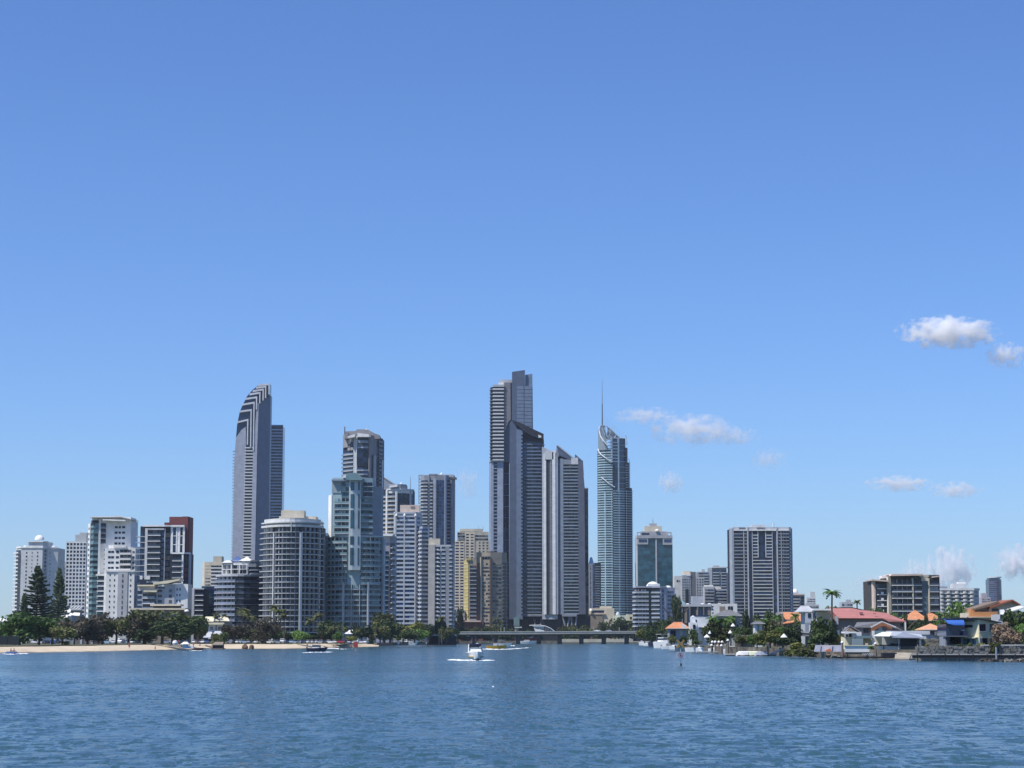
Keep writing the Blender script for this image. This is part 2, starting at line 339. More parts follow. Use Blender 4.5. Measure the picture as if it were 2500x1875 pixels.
# ------------------------------------------------------------------ land
def land():
    top = [(-700, 1580, 2.0), (0, 1577, 2.0), (240, 1574.8, 2.0), (480, 1571.2, 2.0), (700, 1571, 2.0), (850, 1571.4, 1.8), (925, 1570.6, 1.3)]
    sh = [shore(*p) for p in LEFT]; tp = [shore(*p) for p in top]; rs = [shore(*p) for p in RIGHT]
    # beach: three rows from below the waterline up to the dry sand
    n = len(top); rng = random.Random(3); v = []; f = []
    N = 90
    def lerp(A, t):
        t *= len(A) - 1; i = min(int(t), len(A) - 2); return A[i].lerp(A[i + 1], t - i)
    S = sh[:7]
    for i in range(N + 1):
        t = i / N; a = lerp(S, t); b = lerp(tp, t); w1 = 1.5 * math.sin(i * .7) + rng.uniform(-.5, .5)
        for k, s_ in enumerate((-.25, 0, .35, .7, 1.0, 1.15)):
            p = a.lerp(b, s_); z = {0: -.5, 1: .02, 2: b.z * .45, 3: b.z * .78, 4: b.z - .12, 5: b.z - .3}[k]
            v.append((p.x, p.y + w1 * (k in (1, 2, 3)), z + rng.uniform(-.05, .05) * (k in (2, 3))))
    for i in range(N):
        for k in range(5): a = i * 6 + k; f.append((a, a + 6, a + 7, a + 1))
    sm = bpy.data.materials.new('dry_sand'); sm.use_nodes = True; nn = sm.node_tree; bb = nn.nodes['Principled BSDF']; bb.inputs['Roughness'].default_value = .9
    g = nn.nodes.new('ShaderNodeNewGeometry'); sx = nn.nodes.new('ShaderNodeSeparateXYZ'); nn.links.new(g.outputs['Position'], sx.inputs[0])
    cr = nn.nodes.new('ShaderNodeValToRGB'); e = cr.color_ramp.elements; e[0].position = 0.06; e[0].color = (.22, .16, .10, 1); e[1].position = .16; e[1].color = (.68, .565, .40, 1)
    nz = nn.nodes.new('ShaderNodeTexNoise'); nz.inputs['Scale'].default_value = .12; nz.inputs['Detail'].default_value = 5; nn.links.new(g.outputs['Position'], nz.inputs['Vector'])
    ma = nn.nodes.new('ShaderNodeMath'); ma.operation = 'MULTIPLY_ADD'; ma.inputs[1].default_value = .14; nn.links.new(nz.outputs['Fac'], ma.inputs[0]); 
    m2 = nn.nodes.new('ShaderNodeMath'); m2.operation = 'MULTIPLY'; m2.inputs[1].default_value = .35; nn.links.new(sx.outputs['Z'], m2.inputs[0]); nn.links.new(m2.outputs[0], ma.inputs[2])
    nn.links.new(ma.outputs[0], cr.inputs[0])
    mul = nn.nodes.new('ShaderNodeMix'); mul.data_type = 'RGBA'; mul.blend_type = 'MULTIPLY'; mul.inputs[0].default_value = .35
    nn.links.new(cr.outputs[0], mul.inputs[6]); nn.links.new(nz.outputs['Fac'], mul.inputs[7]); nn.links.new(mul.outputs[2], bb.inputs['Base Color'])
    o = obj('sand_beach', mesh('sand_beach', v, f, sm)); tag(o, kind='structure')
    gm = mat('park_ground', (.105, .11, .055), var=.45, scale=.08)
    # flat ground at 2 m behind the sand, along the left quay, round the river's end and along the right bank
    P = [(p.x, p.y - 5.5 + 1.2 * math.sin(i * 2.1)) for i, p in enumerate(tp)] + [(p.x, p.y) for p in sh[7:]] + [(xat(1118, 1700), 1700), (xat(1566, 1700), 1700)] + [(p.x, p.y) for p in rs]
    P = [(-6000, P[0][1])] + P + [(6000, 320), (6000, 9300), (-6000, 9300)]
    bm = bmesh.new(); vs = [bm.verts.new((x, y, 2.0 if not (6 <= i <= 7) else 1.3)) for i, (x, y) in enumerate(P)]
    fc = bm.faces.new(vs); bmesh.ops.triangulate(bm, faces=[fc])
    me = bpy.data.meshes.new('ground'); bm.to_mesh(me); me.materials.append(gm); tag(obj('ground', me), kind='structure')
    # quay walls under the ground edge wherever there is no beach
    Q = [(tp[-1].x, tp[-1].y)] + [(p.x, p.y) for p in sh[7:]] + [(xat(1118, 1700), 1700), (xat(1566, 1700), 1700)] + [(p.x, p.y) for p in rs]
    v = []; f = []
    for x, y in Q: v += [(x, y + .02, -1), (x, y + .02, 1.995)]
    for i in range(len(Q) - 1): f.append((2 * i, 2 * i + 2, 2 * i + 3, 2 * i + 1))
    tag(obj('quay_wall', mesh('quay_wall', v, f, mat('river_bank_rock', (.16, .14, .11), var=.5, scale=.35, bump=.8))), kind='structure')
land()
def haze():
    m = bpy.data.materials.new('thin_air'); m.use_nodes = True; n = m.node_tree; n.nodes.remove(n.nodes['Principled BSDF'])
    v = n.nodes.new('ShaderNodeVolumePrincipled'); v.inputs['Density'].default_value = HAZE; v.inputs['Color'].default_value = (.86, .93, 1, 1); v.inputs['Anisotropy'].default_value = 0.2
    n.links.new(v.outputs[0], n.nodes['Material Output'].inputs['Volume'])
    o = MB().box(-6300, 6300, -200, 9500, -2, 420).build('haze', m); tag(o, kind='stuff')
HAZE = 3e-5
haze()
# ================================================================== towers, from left to right
def t_dome_hotel():
    b = B('apartment_tower', 'off white apartment tower with a white dome on its roof behind the tall pines', 1650, 80)
    b.path((27, 8), (45, 0), (98, 0), (107, 4), (132, 6)); b.core(offw, 1337, depth=24)
    b.core(offw, 1322, 1337, 20, xa=63, xb=107, name='penthouse'); b.strip('parapet', 30, 131, 1334, 1338, .0, .5, white)
    b.bay(28, 45, 1342, 1545, 22, k=1, out=2.4, slab=offw, rl=railw, rh=.26, ms=[g1])
    b.wins(57, 61, 1345, 1545, 22, 1, [g1, g3], a=.3, b=.75); b.wins(84, 88, 1345, 1545, 22, 1, [g1, g3], a=.35, b=.8)
    b.wins(71, 74, 1345, 1545, 22, 1, [g3], a=.35, b=.7); b.strip('recess_panel', 99, 107, 1340, None, .05, .2, paleg)
    b.wins(101, 105, 1340, 1545, 22, 1, [g3, g5], a=.2, b=.8, d=(.22, .3)); b.wins(112, 116, 1345, 1545, 22, 1, [g5], a=.35, b=.7)
    b.dome('dome', 84, 1317, 12, 12, 8, white); b.dome('roof_dome', 49, 1336, 6, 5, 8, white); b.dome('roof_dome', 118, 1336, 6, 5, 10, white)
    b.strip('roof_slab', 60, 109, 1321, 1323.5, -.5, .9, white)
def t_grid_hotel():
    b = B('hotel_block', 'pale hotel block with a regular grid of dark windows, beside the stepped white tower', 1560, 180, 'hotel')
    b.path((154, 3), (156, 0), (206, 2)); b.core(offw, 1322, depth=22)
    b.punch(156, 204, 1324, 1545, 24, 6, white, ms=[g1, g1, g2], wf=.68, hf=.62, lo=.2)
    b.core(offw, 1305, 1322, 18, xa=177, xb=204, name='penthouse'); b.core(offw, 1300, 1305, 12, xa=187, xb=204, name='penthouse')
    c = B('apartment_block', 'low grey green block between two pines, left of the window grid hotel', 1700, 140, 'apartment block')
    c.path((128, 0), (157, 0)); c.core(paleg, 1381, depth=16); c.core(paleg, 1371, 1381, 12, xa=145, xb=157, name='penthouse'); c.punch(130, 156, 1384, 1545, 17, 3, paleg, wf=.7)
def t_stepped_white():
    b = B('apartment_tower', 'tall stepped white tower with a thin overhanging roof plate, left of the red topped tower', 1180, 262)
    b.path((203, 6), (214, 2), (223, 0), (236, 1), (252, 2), (312, 2), (331, 5))
    b.core(white, 1277, depth=22, xa=203, xb=214); b.core(core_m, 1270, depth=22, xa=214, xb=236, name='stair_core'); b.core(white, 1270, depth=22, xa=236, xb=312)
    b.core(white, 1334, depth=20, xa=312, xb=331); b.core(offw, 1262, 1270, 18, xa=216, xb=311, name='penthouse')
    b.poly('roof_plate', [(214, 1262), (290, 1260), (316, 1267), (316, 1269), (290, 1263), (214, 1264)], -3, 20, white)
    b.poly('roof_plate', [(246, 1268), (302, 1270), (302, 1273), (246, 1271)], -3, 0, white)
    b.wins(205, 211, 1283, 1555, 21, 1, [g1], a=.25, b=.7); b.strip('pier', 211.5, 214, 1277, None, .02, .5, white)
    b.bay(214.5, 234, 1276, 1555, 21, k=2, out=.9, slab=sage, st=.10, rl=railg, rh=.35, ms=[g4, sage, g1]); b.strip('pier', 233.5, 238, 1268, None, .0, 1.6, white)
    b.bay(238.5, 251, 1276, 1328, 4, k=1, out=1.0, slab=paleg, rl=raild, ms=[g1])
    b.wins(272, 280, 1280, 1333, 4, 1, [g1], a=.3, b=.68); b.wins(281.5, 288, 1280, 1333, 4, 1, [g1], a=.3, b=.68); b.wins(290, 298, 1280, 1333, 4, 1, [g1], a=.3, b=.68)
    b.box('terrace_block', 255, 330, 1339, None, -5, 2, white)
    b.path((255, -5), (330, -5)); 
    b.rows('terrace_slab', 276, 308, 1327, 1340, 1, .2, .5, -4, 1.2, white)
    for x0, x1 in ((263, 270), (270.5, 278), (282, 290)): b.wins(x0, x1, 1342, 1394, 4, 1, [g1], a=.35, b=.72)
    b.bay(292, 320, 1342, 1394, 4, k=3, out=1.6, slab=white, rl=railw, rh=.25, ms=W1); b.wins(322, 328, 1342, 1394, 4, 1, [g1, g3], a=.3, b=.7)
    b.wins(239, 253, 1336, 1394, 5, 2, [g1, g3], a=.35, b=.6, d=(-6.9, -6.7))
    b.box('lower_block', 262, 331, 1396, None, -8, -5, white)
    b.path((262, -8), (331, -8)); b.strip('parapet', 262, 331, 1393, 1397, .02, .5, white)
    for x0, x1 in ((270, 273.5), (281, 284.5), (320, 324)): b.wins(x0, x1, 1398, 1555, 12, 1, [g1, g3], a=.35, b=.7)
    b.strip('stair_panel', 291, 315, 1398, None, .02, .4, paleg); b.wins(301, 305, 1400, 1555, 12, 1, [g3], a=.2, b=.8, d=(.42, .5))
    b.path((236, -1), (262, -1)); b.core(g6, 1404, None, 3, name='glass_wall'); b.strip('roof_slab', 234, 268, 1402, 1406, -.5, 3.5, white)
    b.bay(237, 256, 1408, 1555, 12, k=2, out=3.4, slab=white, st=.2, rl=raild, ms=[g1, g4, g2])
def t_red_topped():
    b = B('apartment_tower', 'dark glass tower with white frames and a red brown block on top', 1150, 392)
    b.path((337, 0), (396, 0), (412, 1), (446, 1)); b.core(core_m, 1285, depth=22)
    b.box('red_block', 403, 453, 1260, 1352, 6, 20, redb); b.box('red_block', 391, 404, 1274, 1286, 6, 14, redb); b.box('red_block', 437, 451, 1260, 1430, 3.2, 6, redb)
    b.strip('roof_slab', 344, 445, 1282, 1286, -.4, 1.6, white); b.strip('pier', 350, 356, 1290, 1430, .02, 1.7, offw)
    b.rows('floor_slab', 326, 350, 1297, 1410, 8, 0, .13, -5, .4, paleg)
    b.wins(338, 349, 1297, 1410, 8, 2, WB); b.bay(357, 388, 1294, 1422, 9, k=3, out=2.4, slab=white, st=.12, rl=raild, ms=WD + [g3])
    b.strip('roof_slab', 356, 396, 1290, 1294, .1, 1.5, paleg)
    b.wins(389, 396, 1297, 1422, 9, 1, [g2]); b.strip('pier', 396, 398, 1290, 1430, .02, 1.3, paleg)
    b.wins(398.5, 410, 1300, 1425, 9, 1, [g6, brown]); b.strip('pier', 410.5, 417, 1286, 1425, .02, .9, white)
    for x in (424.5, 432): b.strip('pier', x, x + 2.6, 1286, 1350, .02, .8, white)
    b.strip('pier', 441, 446, 1286, 1350, .02, .8, white)
    for x0, x1 in ((417.5, 424), (434.8, 441)): b.wins(x0, x1, 1287, 1348, 3, 1, [g1, g2], a=.1, b=.9)
    b.strip('wall_panel', 427, 432, 1286, 1350, .02, .6, white); b.rows('spandrel', 412, 444, 1286, 1350, 3, .92, 1, .02, .7, white)
    b.path((412, -2), (446, -2), (460, 1)); b.core(core_m, 1352, 1440, 12, name='lower_wall'); b.strip('roof_slab', 418, 461, 1349, 1353, -.3, 1.2, white)
    b.bay(419, 442, 1357, 1440, 6, k=2, out=1.6, slab=white, rl=raild, ms=WD); b.strip('pier', 442, 446, 1352, None, .02, 1, white)
    b.wins(446.5, 456, 1357, 1440, 6, 1, [redb, g6]); b.strip('pier', 456.5, 460, 1352, None, .02, 1, paleg)
    b.path((325, 0), (452, 0)); b.box('podium_wall', 333, 452, 1424, None, -1, 3, white); b.box('glass_wall', 337, 374, 1415, 1428, -2, 0, g6)
    for x in (338, 357): b.box('roof_box', x, x + 8, 1406, 1415, -3, 0, white)
def t_low_white():
    b = B('apartment_block', 'low stepped white apartment block with slanted roofs in front of the red topped tower', 1090, 395, 'apartment block')
    b.path((331, 0), (352, 0), (402, -2), (458, -2)); b.core(paleg, 1432, None, 14, xa=331, xb=402); b.core(white, 1426, None, 14, xa=402, xb=458)
    b.poly('roof_plate', [(375, 1423), (408, 1418), (440, 1414), (440, 1417), (410, 1425), (375, 1428)], -5, 8, cream)
    b.poly('roof_plate', [(335, 1428), (378, 1428), (378, 1431.5), (335, 1431.5)], -3, 6, cream)
    b.poly('roof_plate', [(352, 1442), (384, 1442), (384, 1446), (352, 1445)], -5, 0, cream)
    b.bay(346, 380, 1448, 1488, 3, k=3, out=2.4, slab=white, rl=rail, ms=W1); b.wins(333, 345, 1440, 1488, 4, 1, [g2, g1], a=.2, b=.8)
    b.wins(384, 395, 1436, 1488, 4, 1, [g1], a=.3, b=.75); b.wins(376, 402, 1433, 1438, 1, 3, [g1]); b.strip('pier', 402, 426, 1428, None, .02, .7, paleg)
    b.wins(412, 420, 1436, 1488, 4, 1, [g3], a=.2, b=.75, d=(.72, .8))
    for x in (430, 437): b.wins(x, x + 3.5, 1432, 1488, 4, 1, [g1], a=.3, b=.7)
    b.strip('blue_strip', 326, 331, 1420, None, .0, .4, g2); b.box('side_wall', 322, 328, 1405, None, 4, 12, g2)
    c = B('restaurant_building', 'long low restaurant with flat cream eaves and a white umbrella at its end', 1040, 390, 'restaurant')
    c.path((322, 0), (455, 0)); c.core(brown, 1487, depth=14); c.box('roof_slab', 318, 452, 1484.5, 1489, -2, 14, sandst); c.box('roof_slab', 364, 438, 1475, 1479, 1, 12, sandst); c.box('upper_wall', 370, 432, 1479, 1485, 3, 12, core_m)
    c.wins(326, 450, 1491, 1515, 1, 9, [g1, g3]); c.dome('umbrella', 457, 1493, 6, 5, -3, white); c.bar('umbrella_pole', (457, 1493, -3), (457, 1540, -3), .08, steel)
def t_small_dark():
    b = B('apartment_block', 'small dark glass block with white slabs, right of the low white block', 1120, 476, 'apartment block')
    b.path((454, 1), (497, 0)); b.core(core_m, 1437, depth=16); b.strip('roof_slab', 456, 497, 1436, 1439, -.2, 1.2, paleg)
    b.bay(455, 468, 1442, 1540, 8, k=1, out=1.4, slab=white, rl=raild, ms=[g6, g1]); b.bay(474, 496, 1442, 1540, 8, k=2, out=1.6, slab=white, rl=raild, ms=WD); b.strip('pier', 468, 474, 1437, None, .02, 1.8, paleg)
    b = B('office_block', 'plain blue black glass cube under the beige tower', 1140, 508, 'office block')
    b.path((490, 0), (526, 0)); b.core(g6, 1431, depth=16); b.wins(491, 525, 1433, 1540, 8, 3, [g4, g6], a=.04, b=.97, gap=.4); b.rows('floor_slab', 490, 526, 1431, 1540, 4, .97, 1, .01, .25, rail)
def t_beige_far():
    b = B('apartment_tower', 'beige square tower with small balconies behind the round roofed block', 1900, 515)
    b.path((490, 3), (496, 0), (540, 0)); b.core(sandst, 1372, depth=20); b.core(beige, 1358, 1372, 14, xa=517, xb=538, name='penthouse')
    b.wins(498, 511, 1376, 1440, 8, 2, [g3, sandst], a=.3, b=.7); b.bay(512, 540, 1380, 1440, 7, k=3, out=1.4, slab=offw, rl=railw, ms=W2)
def t_rounded_terraces():
    b = B('apartment_block', 'rounded terraced block with white upper decks and blue roof, left of the curved brown tower', 1110, 580, 'apartment block')
    b.arc(522, 634, 9, 8); b.core(core_m, 1405, depth=20); b.strip('roof_slab', 523, 633, 1403, 1407, -.4, 1.2, paleg)
    b.bay(524, 575, 1408, 1545, 10, k=5, out=2.2, slab=lilac, st=.16, rl=rail, rh=.34, ms=WT); b.wins(576, 632, 1408, 1545, 10, 5, [g1, g3, darkg, g1], a=.1, b=.8)
    b.rows('floor_slab', 575, 632, 1408, 1545, 10, 0, .1, .01, 1.0, midg); b.rows('balustrade', 576, 632, 1408, 1545, 10, .1, .4, .9, 1.0, raild, skip=.3)
    b.arc(538, 634, 6, 6, y0=3); b.core(white, 1375, 1405, 16, name='upper_wall')
    b.bay(541, 600, 1378, 1402, 2, k=5, out=1.8, slab=white, rl=None, ms=[g1, g3], piers=(541, 552, 564, 582, 598), gap=2); b.bay(602, 632, 1383, 1402, 2, k=2, out=2.4, slab=white, rl=railw, ms=[g1])
    b.hip('roof', 561, 582, 1357, 1370, 5, 12, mat('blue_metal_roof', (.06, .11, .28)), inset=2); b.hip('roof', 581, 608, 1357, 1368, 4, 14, white, inset=4); b.hip('roof', 538, 560, 1366, 1373, 4, 13, offw, inset=2)
    b.box('upper_wall', 562, 607, 1367, 1376, 5, 12, offw); b.box('upper_wall', 606, 630, 1369, 1384, 6, 14, g2); b.strip('roof_slab', 604, 634, 1367, 1370, -4, 1, offw)
def t_crescent():
    b = B('skyscraper', 'tall pale tower with a curved knife edge crown of nested frames', 2000, 606, 'skyscraper')
    b.path((561, 5), (566, 0), (591, 0), (622, 0), (648, 12))
    outline = [(566, 1557), (566, 1100), (568, 1069), (570, 1039), (576, 1006), (583, 989), (594, 967), (607, 952), (622, 940), (622, 1557)]
    b.poly('wall', outline, 0, 22, g6)
    # right flank, its top following the sloping shoulder
    P = [(622, 0, 984), (648.5, 12, 963)]
    v = []; xs = [b.X(622), b.X(648.5)]
    v = [(xs[0], 0, 0), (xs[1], 11, 0), (xs[1], 24, 0), (xs[0], 22, 0), (xs[0], 0, b.Z(984)), (xs[1], 11, b.Z(962)), (xs[1], 24, b.Z(962)), (xs[0], 22, b.Z(984))]
    obj('flank_wall', mesh('flank_wall', v, [(0, 1, 5, 4), (1, 2, 6, 5), (2, 3, 7, 6), (3, 0, 4, 7), (4, 5, 6, 7)], mat('blue_grey_panel', (.125, .165, .25), rough=.4)), b.root)
    b.poly('crown_blade', [(622, 940), (648.5, 936), (648.5, 963), (622, 986)], 2, 18, g6)
    b.poly('panel_wall', [(562.5, 1557), (565, 1120), (568, 1069), (581, 1050), (592, 1042), (593, 1090), (589, 1557)], -.8, 0, lilac)
    pw = [(608, 1557), (611, 1100), (619, 985), (623, 985), (621, 1100), (619, 1557)]; b.poly('pier', pw, -1, 0, lilac)
    # nested L frames
    L = [((572, 1029), (597, 1023), 1086), ((577, 1003), (605, 999), 1092), ((584, 986), (612, 981), 1100), ((592, 972), (618, 968), 1000), ((601, 961), (626, 957), 985), ((609, 953), (634, 949), 978), ((617, 945), (640, 942), 972), ((622, 939), (648.5, 936), 963)]
    for (x0, y0), (x1, y1), yd in L:
        b.poly('crown_frame', [(x0, y0), (x1 + 1.2, y1), (x1 + 1.2, yd), (x1 - 1.6, yd), (x1 - 1.6, y1 + 4.6), (x0 - 1.5, y0 + 4.6)], -1.6, 1.0, mat('white_crown_frame', (.60, .61, .66)))
    b.path((562, 0), (620, 0)); b.rows('balcony_band', 590, 612, 1087, 1545, 60, .0, .36, -.2, .9, offw); b.rows('window', 590, 611, 1087, 1545, 60, .38, .99, .02, .2, g1)
    b.rows('floor_slab', 560.5, 565, 1095, 1545, 59, 0, .2, -3, .2, rail)
    c = B('skyscraper', 'blue banded slab tower standing directly behind the curved crown tower', 2060, 664, 'skyscraper')
    c.path((640, 0), (683, 2)); c.core(g6, (1036, 1040), depth=20); c.strip('parapet', 645, 683, 1037, 1040, .02, .4, g2); c.rows('balcony_band', 646, 683, 1043, 1545, 66, .0, .36, .01, 1.3, mat('blue_grey_balustrade', (.10, .18, .34), objvar=.25))
    c.wins(647, 682, 1043, 1545, 66, 2, [g1, g2, g6], a=.4, b=.95); c.strip('pier', 682, 684, 1037, None, .01, 1.4, g2)
def t_curved_brown():
    b = B('apartment_tower', 'broad curved tower with cream balcony slabs and a beige plant room on top', 1080, 703)
    b.arc(631, 776, 16, 12); b.core(core_m, 1282, depth=22); b.strip('parapet', 634, 773, 1265, 1276, -1.2, .3, offw); b.core(offw, 1266, 1283, 18, d=-1, name='upper_wall')
    b.box('plant_room', 678, 735, 1244, 1262, 8, 18, beige); b.box('plant_room', 683, 700, 1242, 1246, 9, 16, beige); b.box('plant_room', 672, 764, 1258, 1268, 10, 24, beige)
    b.strip('roof_slab', 631, 776, 1273, 1276, -.5, 1.4, offw); b.strip('roof_slab', 633, 774, 1281, 1286, -.5, 1.8, offw)
    b.bay(631, 669, 1286, 1545, 19, k=4, out=2.2, slab=offw, st=.10, rl=raild, rh=.15, ms=[g1, g1, g3, g1]); b.bay(670, 726, 1286, 1545, 19, k=6, out=1.7, slab=offw, st=.10, rl=raild, rh=.15, ms=[g1, g1, g3, g1])
    b.bay(729, 776, 1286, 1545, 19, k=5, out=2.0, slab=offw, st=.10, rl=raild, rh=.15, ms=[g1, g1, g3, g1])
    b.strip('pier', 669, 671, 1300, None, .01, 2.3, offw); b.strip('pier', 725.5, 729, 1300, None, .01, 2.2, offw); b.strip('pier', 766, 769, 1290, None, .01, 1.5, paleg); b.strip('pier', 706, 707.5, 1275, 1300, .01, 2, offw)
    c = B('apartment_tower', 'slim bright white tower seen edge on between the curved tower and the green glass tower', 1200, 785)
    c.path((773, 0), (782, 0), (797, 2)); c.core(white, 1303, depth=20); c.strip('pier', 788, 797, 1301, None, .01, .5, white); c.wins(780, 784, 1310, 1550, 17, 1, [g5, offw], a=.3, b=.7)
    d = B('apartment_block', 'narrow stack of brown balconies beside the slim white tower', 1120, 781, 'apartment block')
    d.path((775, 0), (794, 0)); d.core(offw, 1440, depth=8); d.core(brown, 1418, 1440, 6, xa=776, xb=783, name='penthouse'); d.bay(775, 785, 1440, 1545, 8, k=1, out=2, slab=offw, rl=railw, ms=[brown, g1]); d.bay(786, 793, 1440, 1545, 8, k=1, out=.6, slab=paleg, rl=None, ms=[g5, white])
def t_green_glass():
    b = B('apartment_tower', 'stepped sea green glass tower with bowed balconies and a white central spine', 1100, 857)
    # lower body
    b.arc(787, 930, 7, 10); b.core(greenw, 1309, depth=26); b.strip('roof_slab', 787, 930, 1307, 1311, -.3, 1.0, paleg)
    b.bay(796, 846, 1312, 1427, 8, k=5, out=1.7, slab=paleg, st=.10, rl=railg, rh=.33, ms=WT); b.bay(878, 921, 1312, 1427, 8, k=4, out=1.9, slab=paleg, st=.10, rl=railg, rh=.33, ms=WT)
    b.bay(797, 838, 1427, 1545, 9, k=4, out=1.5, slab=paleg, st=.10, rl=railg, rh=.3, ms=WT); b.bay(841, 893, 1427, 1545, 9, k=5, out=1.2, slab=paleg, st=.10, rl=railg, rh=.25, ms=WT); b.bay(896, 923, 1427, 1545, 9, k=3, out=1.7, slab=paleg, st=.10, rl=railg, rh=.3, ms=WT)
    for x0, x1 in ((787.5, 791), (837.5, 841.5), (893, 896.5), (928, 930)): b.strip('pier', x0, x1, 1421 if x0 > 800 and x0 < 920 else 1309, None, .01, 2.1, paleg)
    for x in (857, 875): b.strip('mullion', x, x + 1.2, 1427, None, .01, 1.5, paleg)
    b.wins(923.5, 928, 1312, 1545, 17, 1, [g1, railg], a=.1, b=.8)
    # middle and upper body
    b.path((798, 5), (808, 1), (858, 0), (906, 3), (928, 8)); b.core(greenw, 1166, 1309, 22, name='middle_wall', xa=806, xb=906); b.core(midg, 1186, 1309, 18, name='middle_wall', xa=906, xb=926)
    b.strip('side_panel', 797, 808, 1208, 1311, .02, .6, white); b.bay(813, 850, 1216, 1304, 6, k=4, out=1.6, slab=paleg, st=.10, rl=railg, rh=.33, ms=WT); b.bay(876, 906, 1216, 1304, 6, k=3, out=1.8, slab=paleg, st=.10, rl=railg, rh=.33, ms=WT)
    b.bay(830, 850, 1176, 1214, 3, k=2, out=.8, slab=railg, st=.08, rl=None, ms=[g4, sage]); b.strip('panel_wall', 807, 829, 1173, 1203, .02, .4, mat('grey_green_panel', (.25, .32, .34))); b.rows('floor_slab', 882, 906, 1176, 1214, 3, 0, .15, .01, 2.6, paleg); b.wins(882, 905, 1176, 1214, 3, 2, [g1, g4])
    b.strip('spine', 851, 875, 1170, 1392, .2, 3.0, mat('spine_panel', (.44, .50, .52)))
    for x in (855, 868):
        for y0, y1 in ((1177, 1198), (1207, 1241), (1246, 1290), (1310, 1330), (1338, 1380)): b.strip('spine_window', x, x + 3.6, y0, y1, 3.02, 3.12, g4)
    b.poly('roof_plate', [(842, 1160), (850, 1156), (868, 1156), (886, 1170), (880, 1174), (842, 1173)], -5, 9, sage); b.poly('roof_canopy', [(833, 1164), (842, 1158), (862, 1158), (872, 1163), (872, 1167), (833, 1167)], -2, 6, white)
    b.poly('roof_plate', [(806, 1171), (852, 1171), (852, 1175), (806, 1175)], -1.5, 10, rail); b.bar('mast', (867, 1168, 2), (867, 1135, 2), .2, steel)
def t_dark_round():
    b = B('skyscraper', 'tall grey brown round tower behind the green glass tower, mast on left corner', 1700, 880, 'skyscraper')
    b.arc(829, 927, 16, 9); b.core(core_m, 1066, depth=24); b.poly('crown', [(835, 1055), (838, 1052), (862, 1051), (866, 1047), (892, 1047), (908, 1056), (922, 1061), (922, 1070), (835, 1070)], 4, 20, mat('grey_brown_render', (.27, .26, .27)))
    gb = MATS['grey_brown_render']; b.strip('crown_wall', 832, 852, 1057, 1090, .0, 1.2, gb); b.strip('crown_wall', 898, 911, 1062, 1110, .0, 1.4, gb)
    b.poly('roof_canopy', [(845, 1066), (862, 1061), (862, 1068), (845, 1071)], -4, 2, white); b.poly('roof_canopy', [(869, 1058), (898, 1062), (898, 1068), (869, 1068)], -5, 2, white)
    b.bay(829, 838, 1100, 1400, 30, k=1, out=1.6, slab=gb, st=.15, rl=rail, ms=[g1]); b.bay(838, 861, 1100, 1400, 30, k=2, out=2.0, slab=paleg, st=.16, rl=rail, ms=[g1, g3])
    b.wins(845, 860, 1070, 1100, 3, 2, [g1, gb], a=.15, b=.85, d=(1.22, 1.3)); b.strip('pier', 861, 867, 1068, 1400, .0, 1.4, paleg); b.strip('pier', 867.6, 868.6, 1066, 1400, 0, 1.9, white)
    b.bay(869, 894, 1068, 1094, 2, k=2, out=1.2, slab=paleg, st=.14, rl=rail, ms=[g3, g1]); b.strip('glass_wall', 869, 893, 1094, 1138, .02, .5, g6); b.wins(870, 892, 1096, 1138, 4, 2, [g1, g6, g1], a=.05, b=.95, d=(.52, .6)); b.bay(869, 894, 1140, 1400, 26, k=2, out=1.2, slab=paleg, st=.16, rl=rail, ms=[g1, g2])
    b.strip('pier', 895, 900, 1070, 1400, .0, 1.3, gb); b.wins(901, 905, 1080, 1400, 32, 1, [g1]); b.strip('pier', 906, 911, 1062, 1400, 0, 1.2, paleg); b.wins(911.5, 917, 1068, 1400, 33, 1, [g1, g2]); b.bay(918, 927, 1068, 1400, 33, k=1, out=1.0, slab=gb, st=.14, rl=rail, ms=[g1])
    b.bar('mast', (836, 1060, 2), (836, 1041, 2), .5, darkg); b.bar('corner_rail', (928, 1400, 14), (928.5, 1120, 14), .6, white); b.dome('dish', 889, 1048, 3, 3, 6, white)
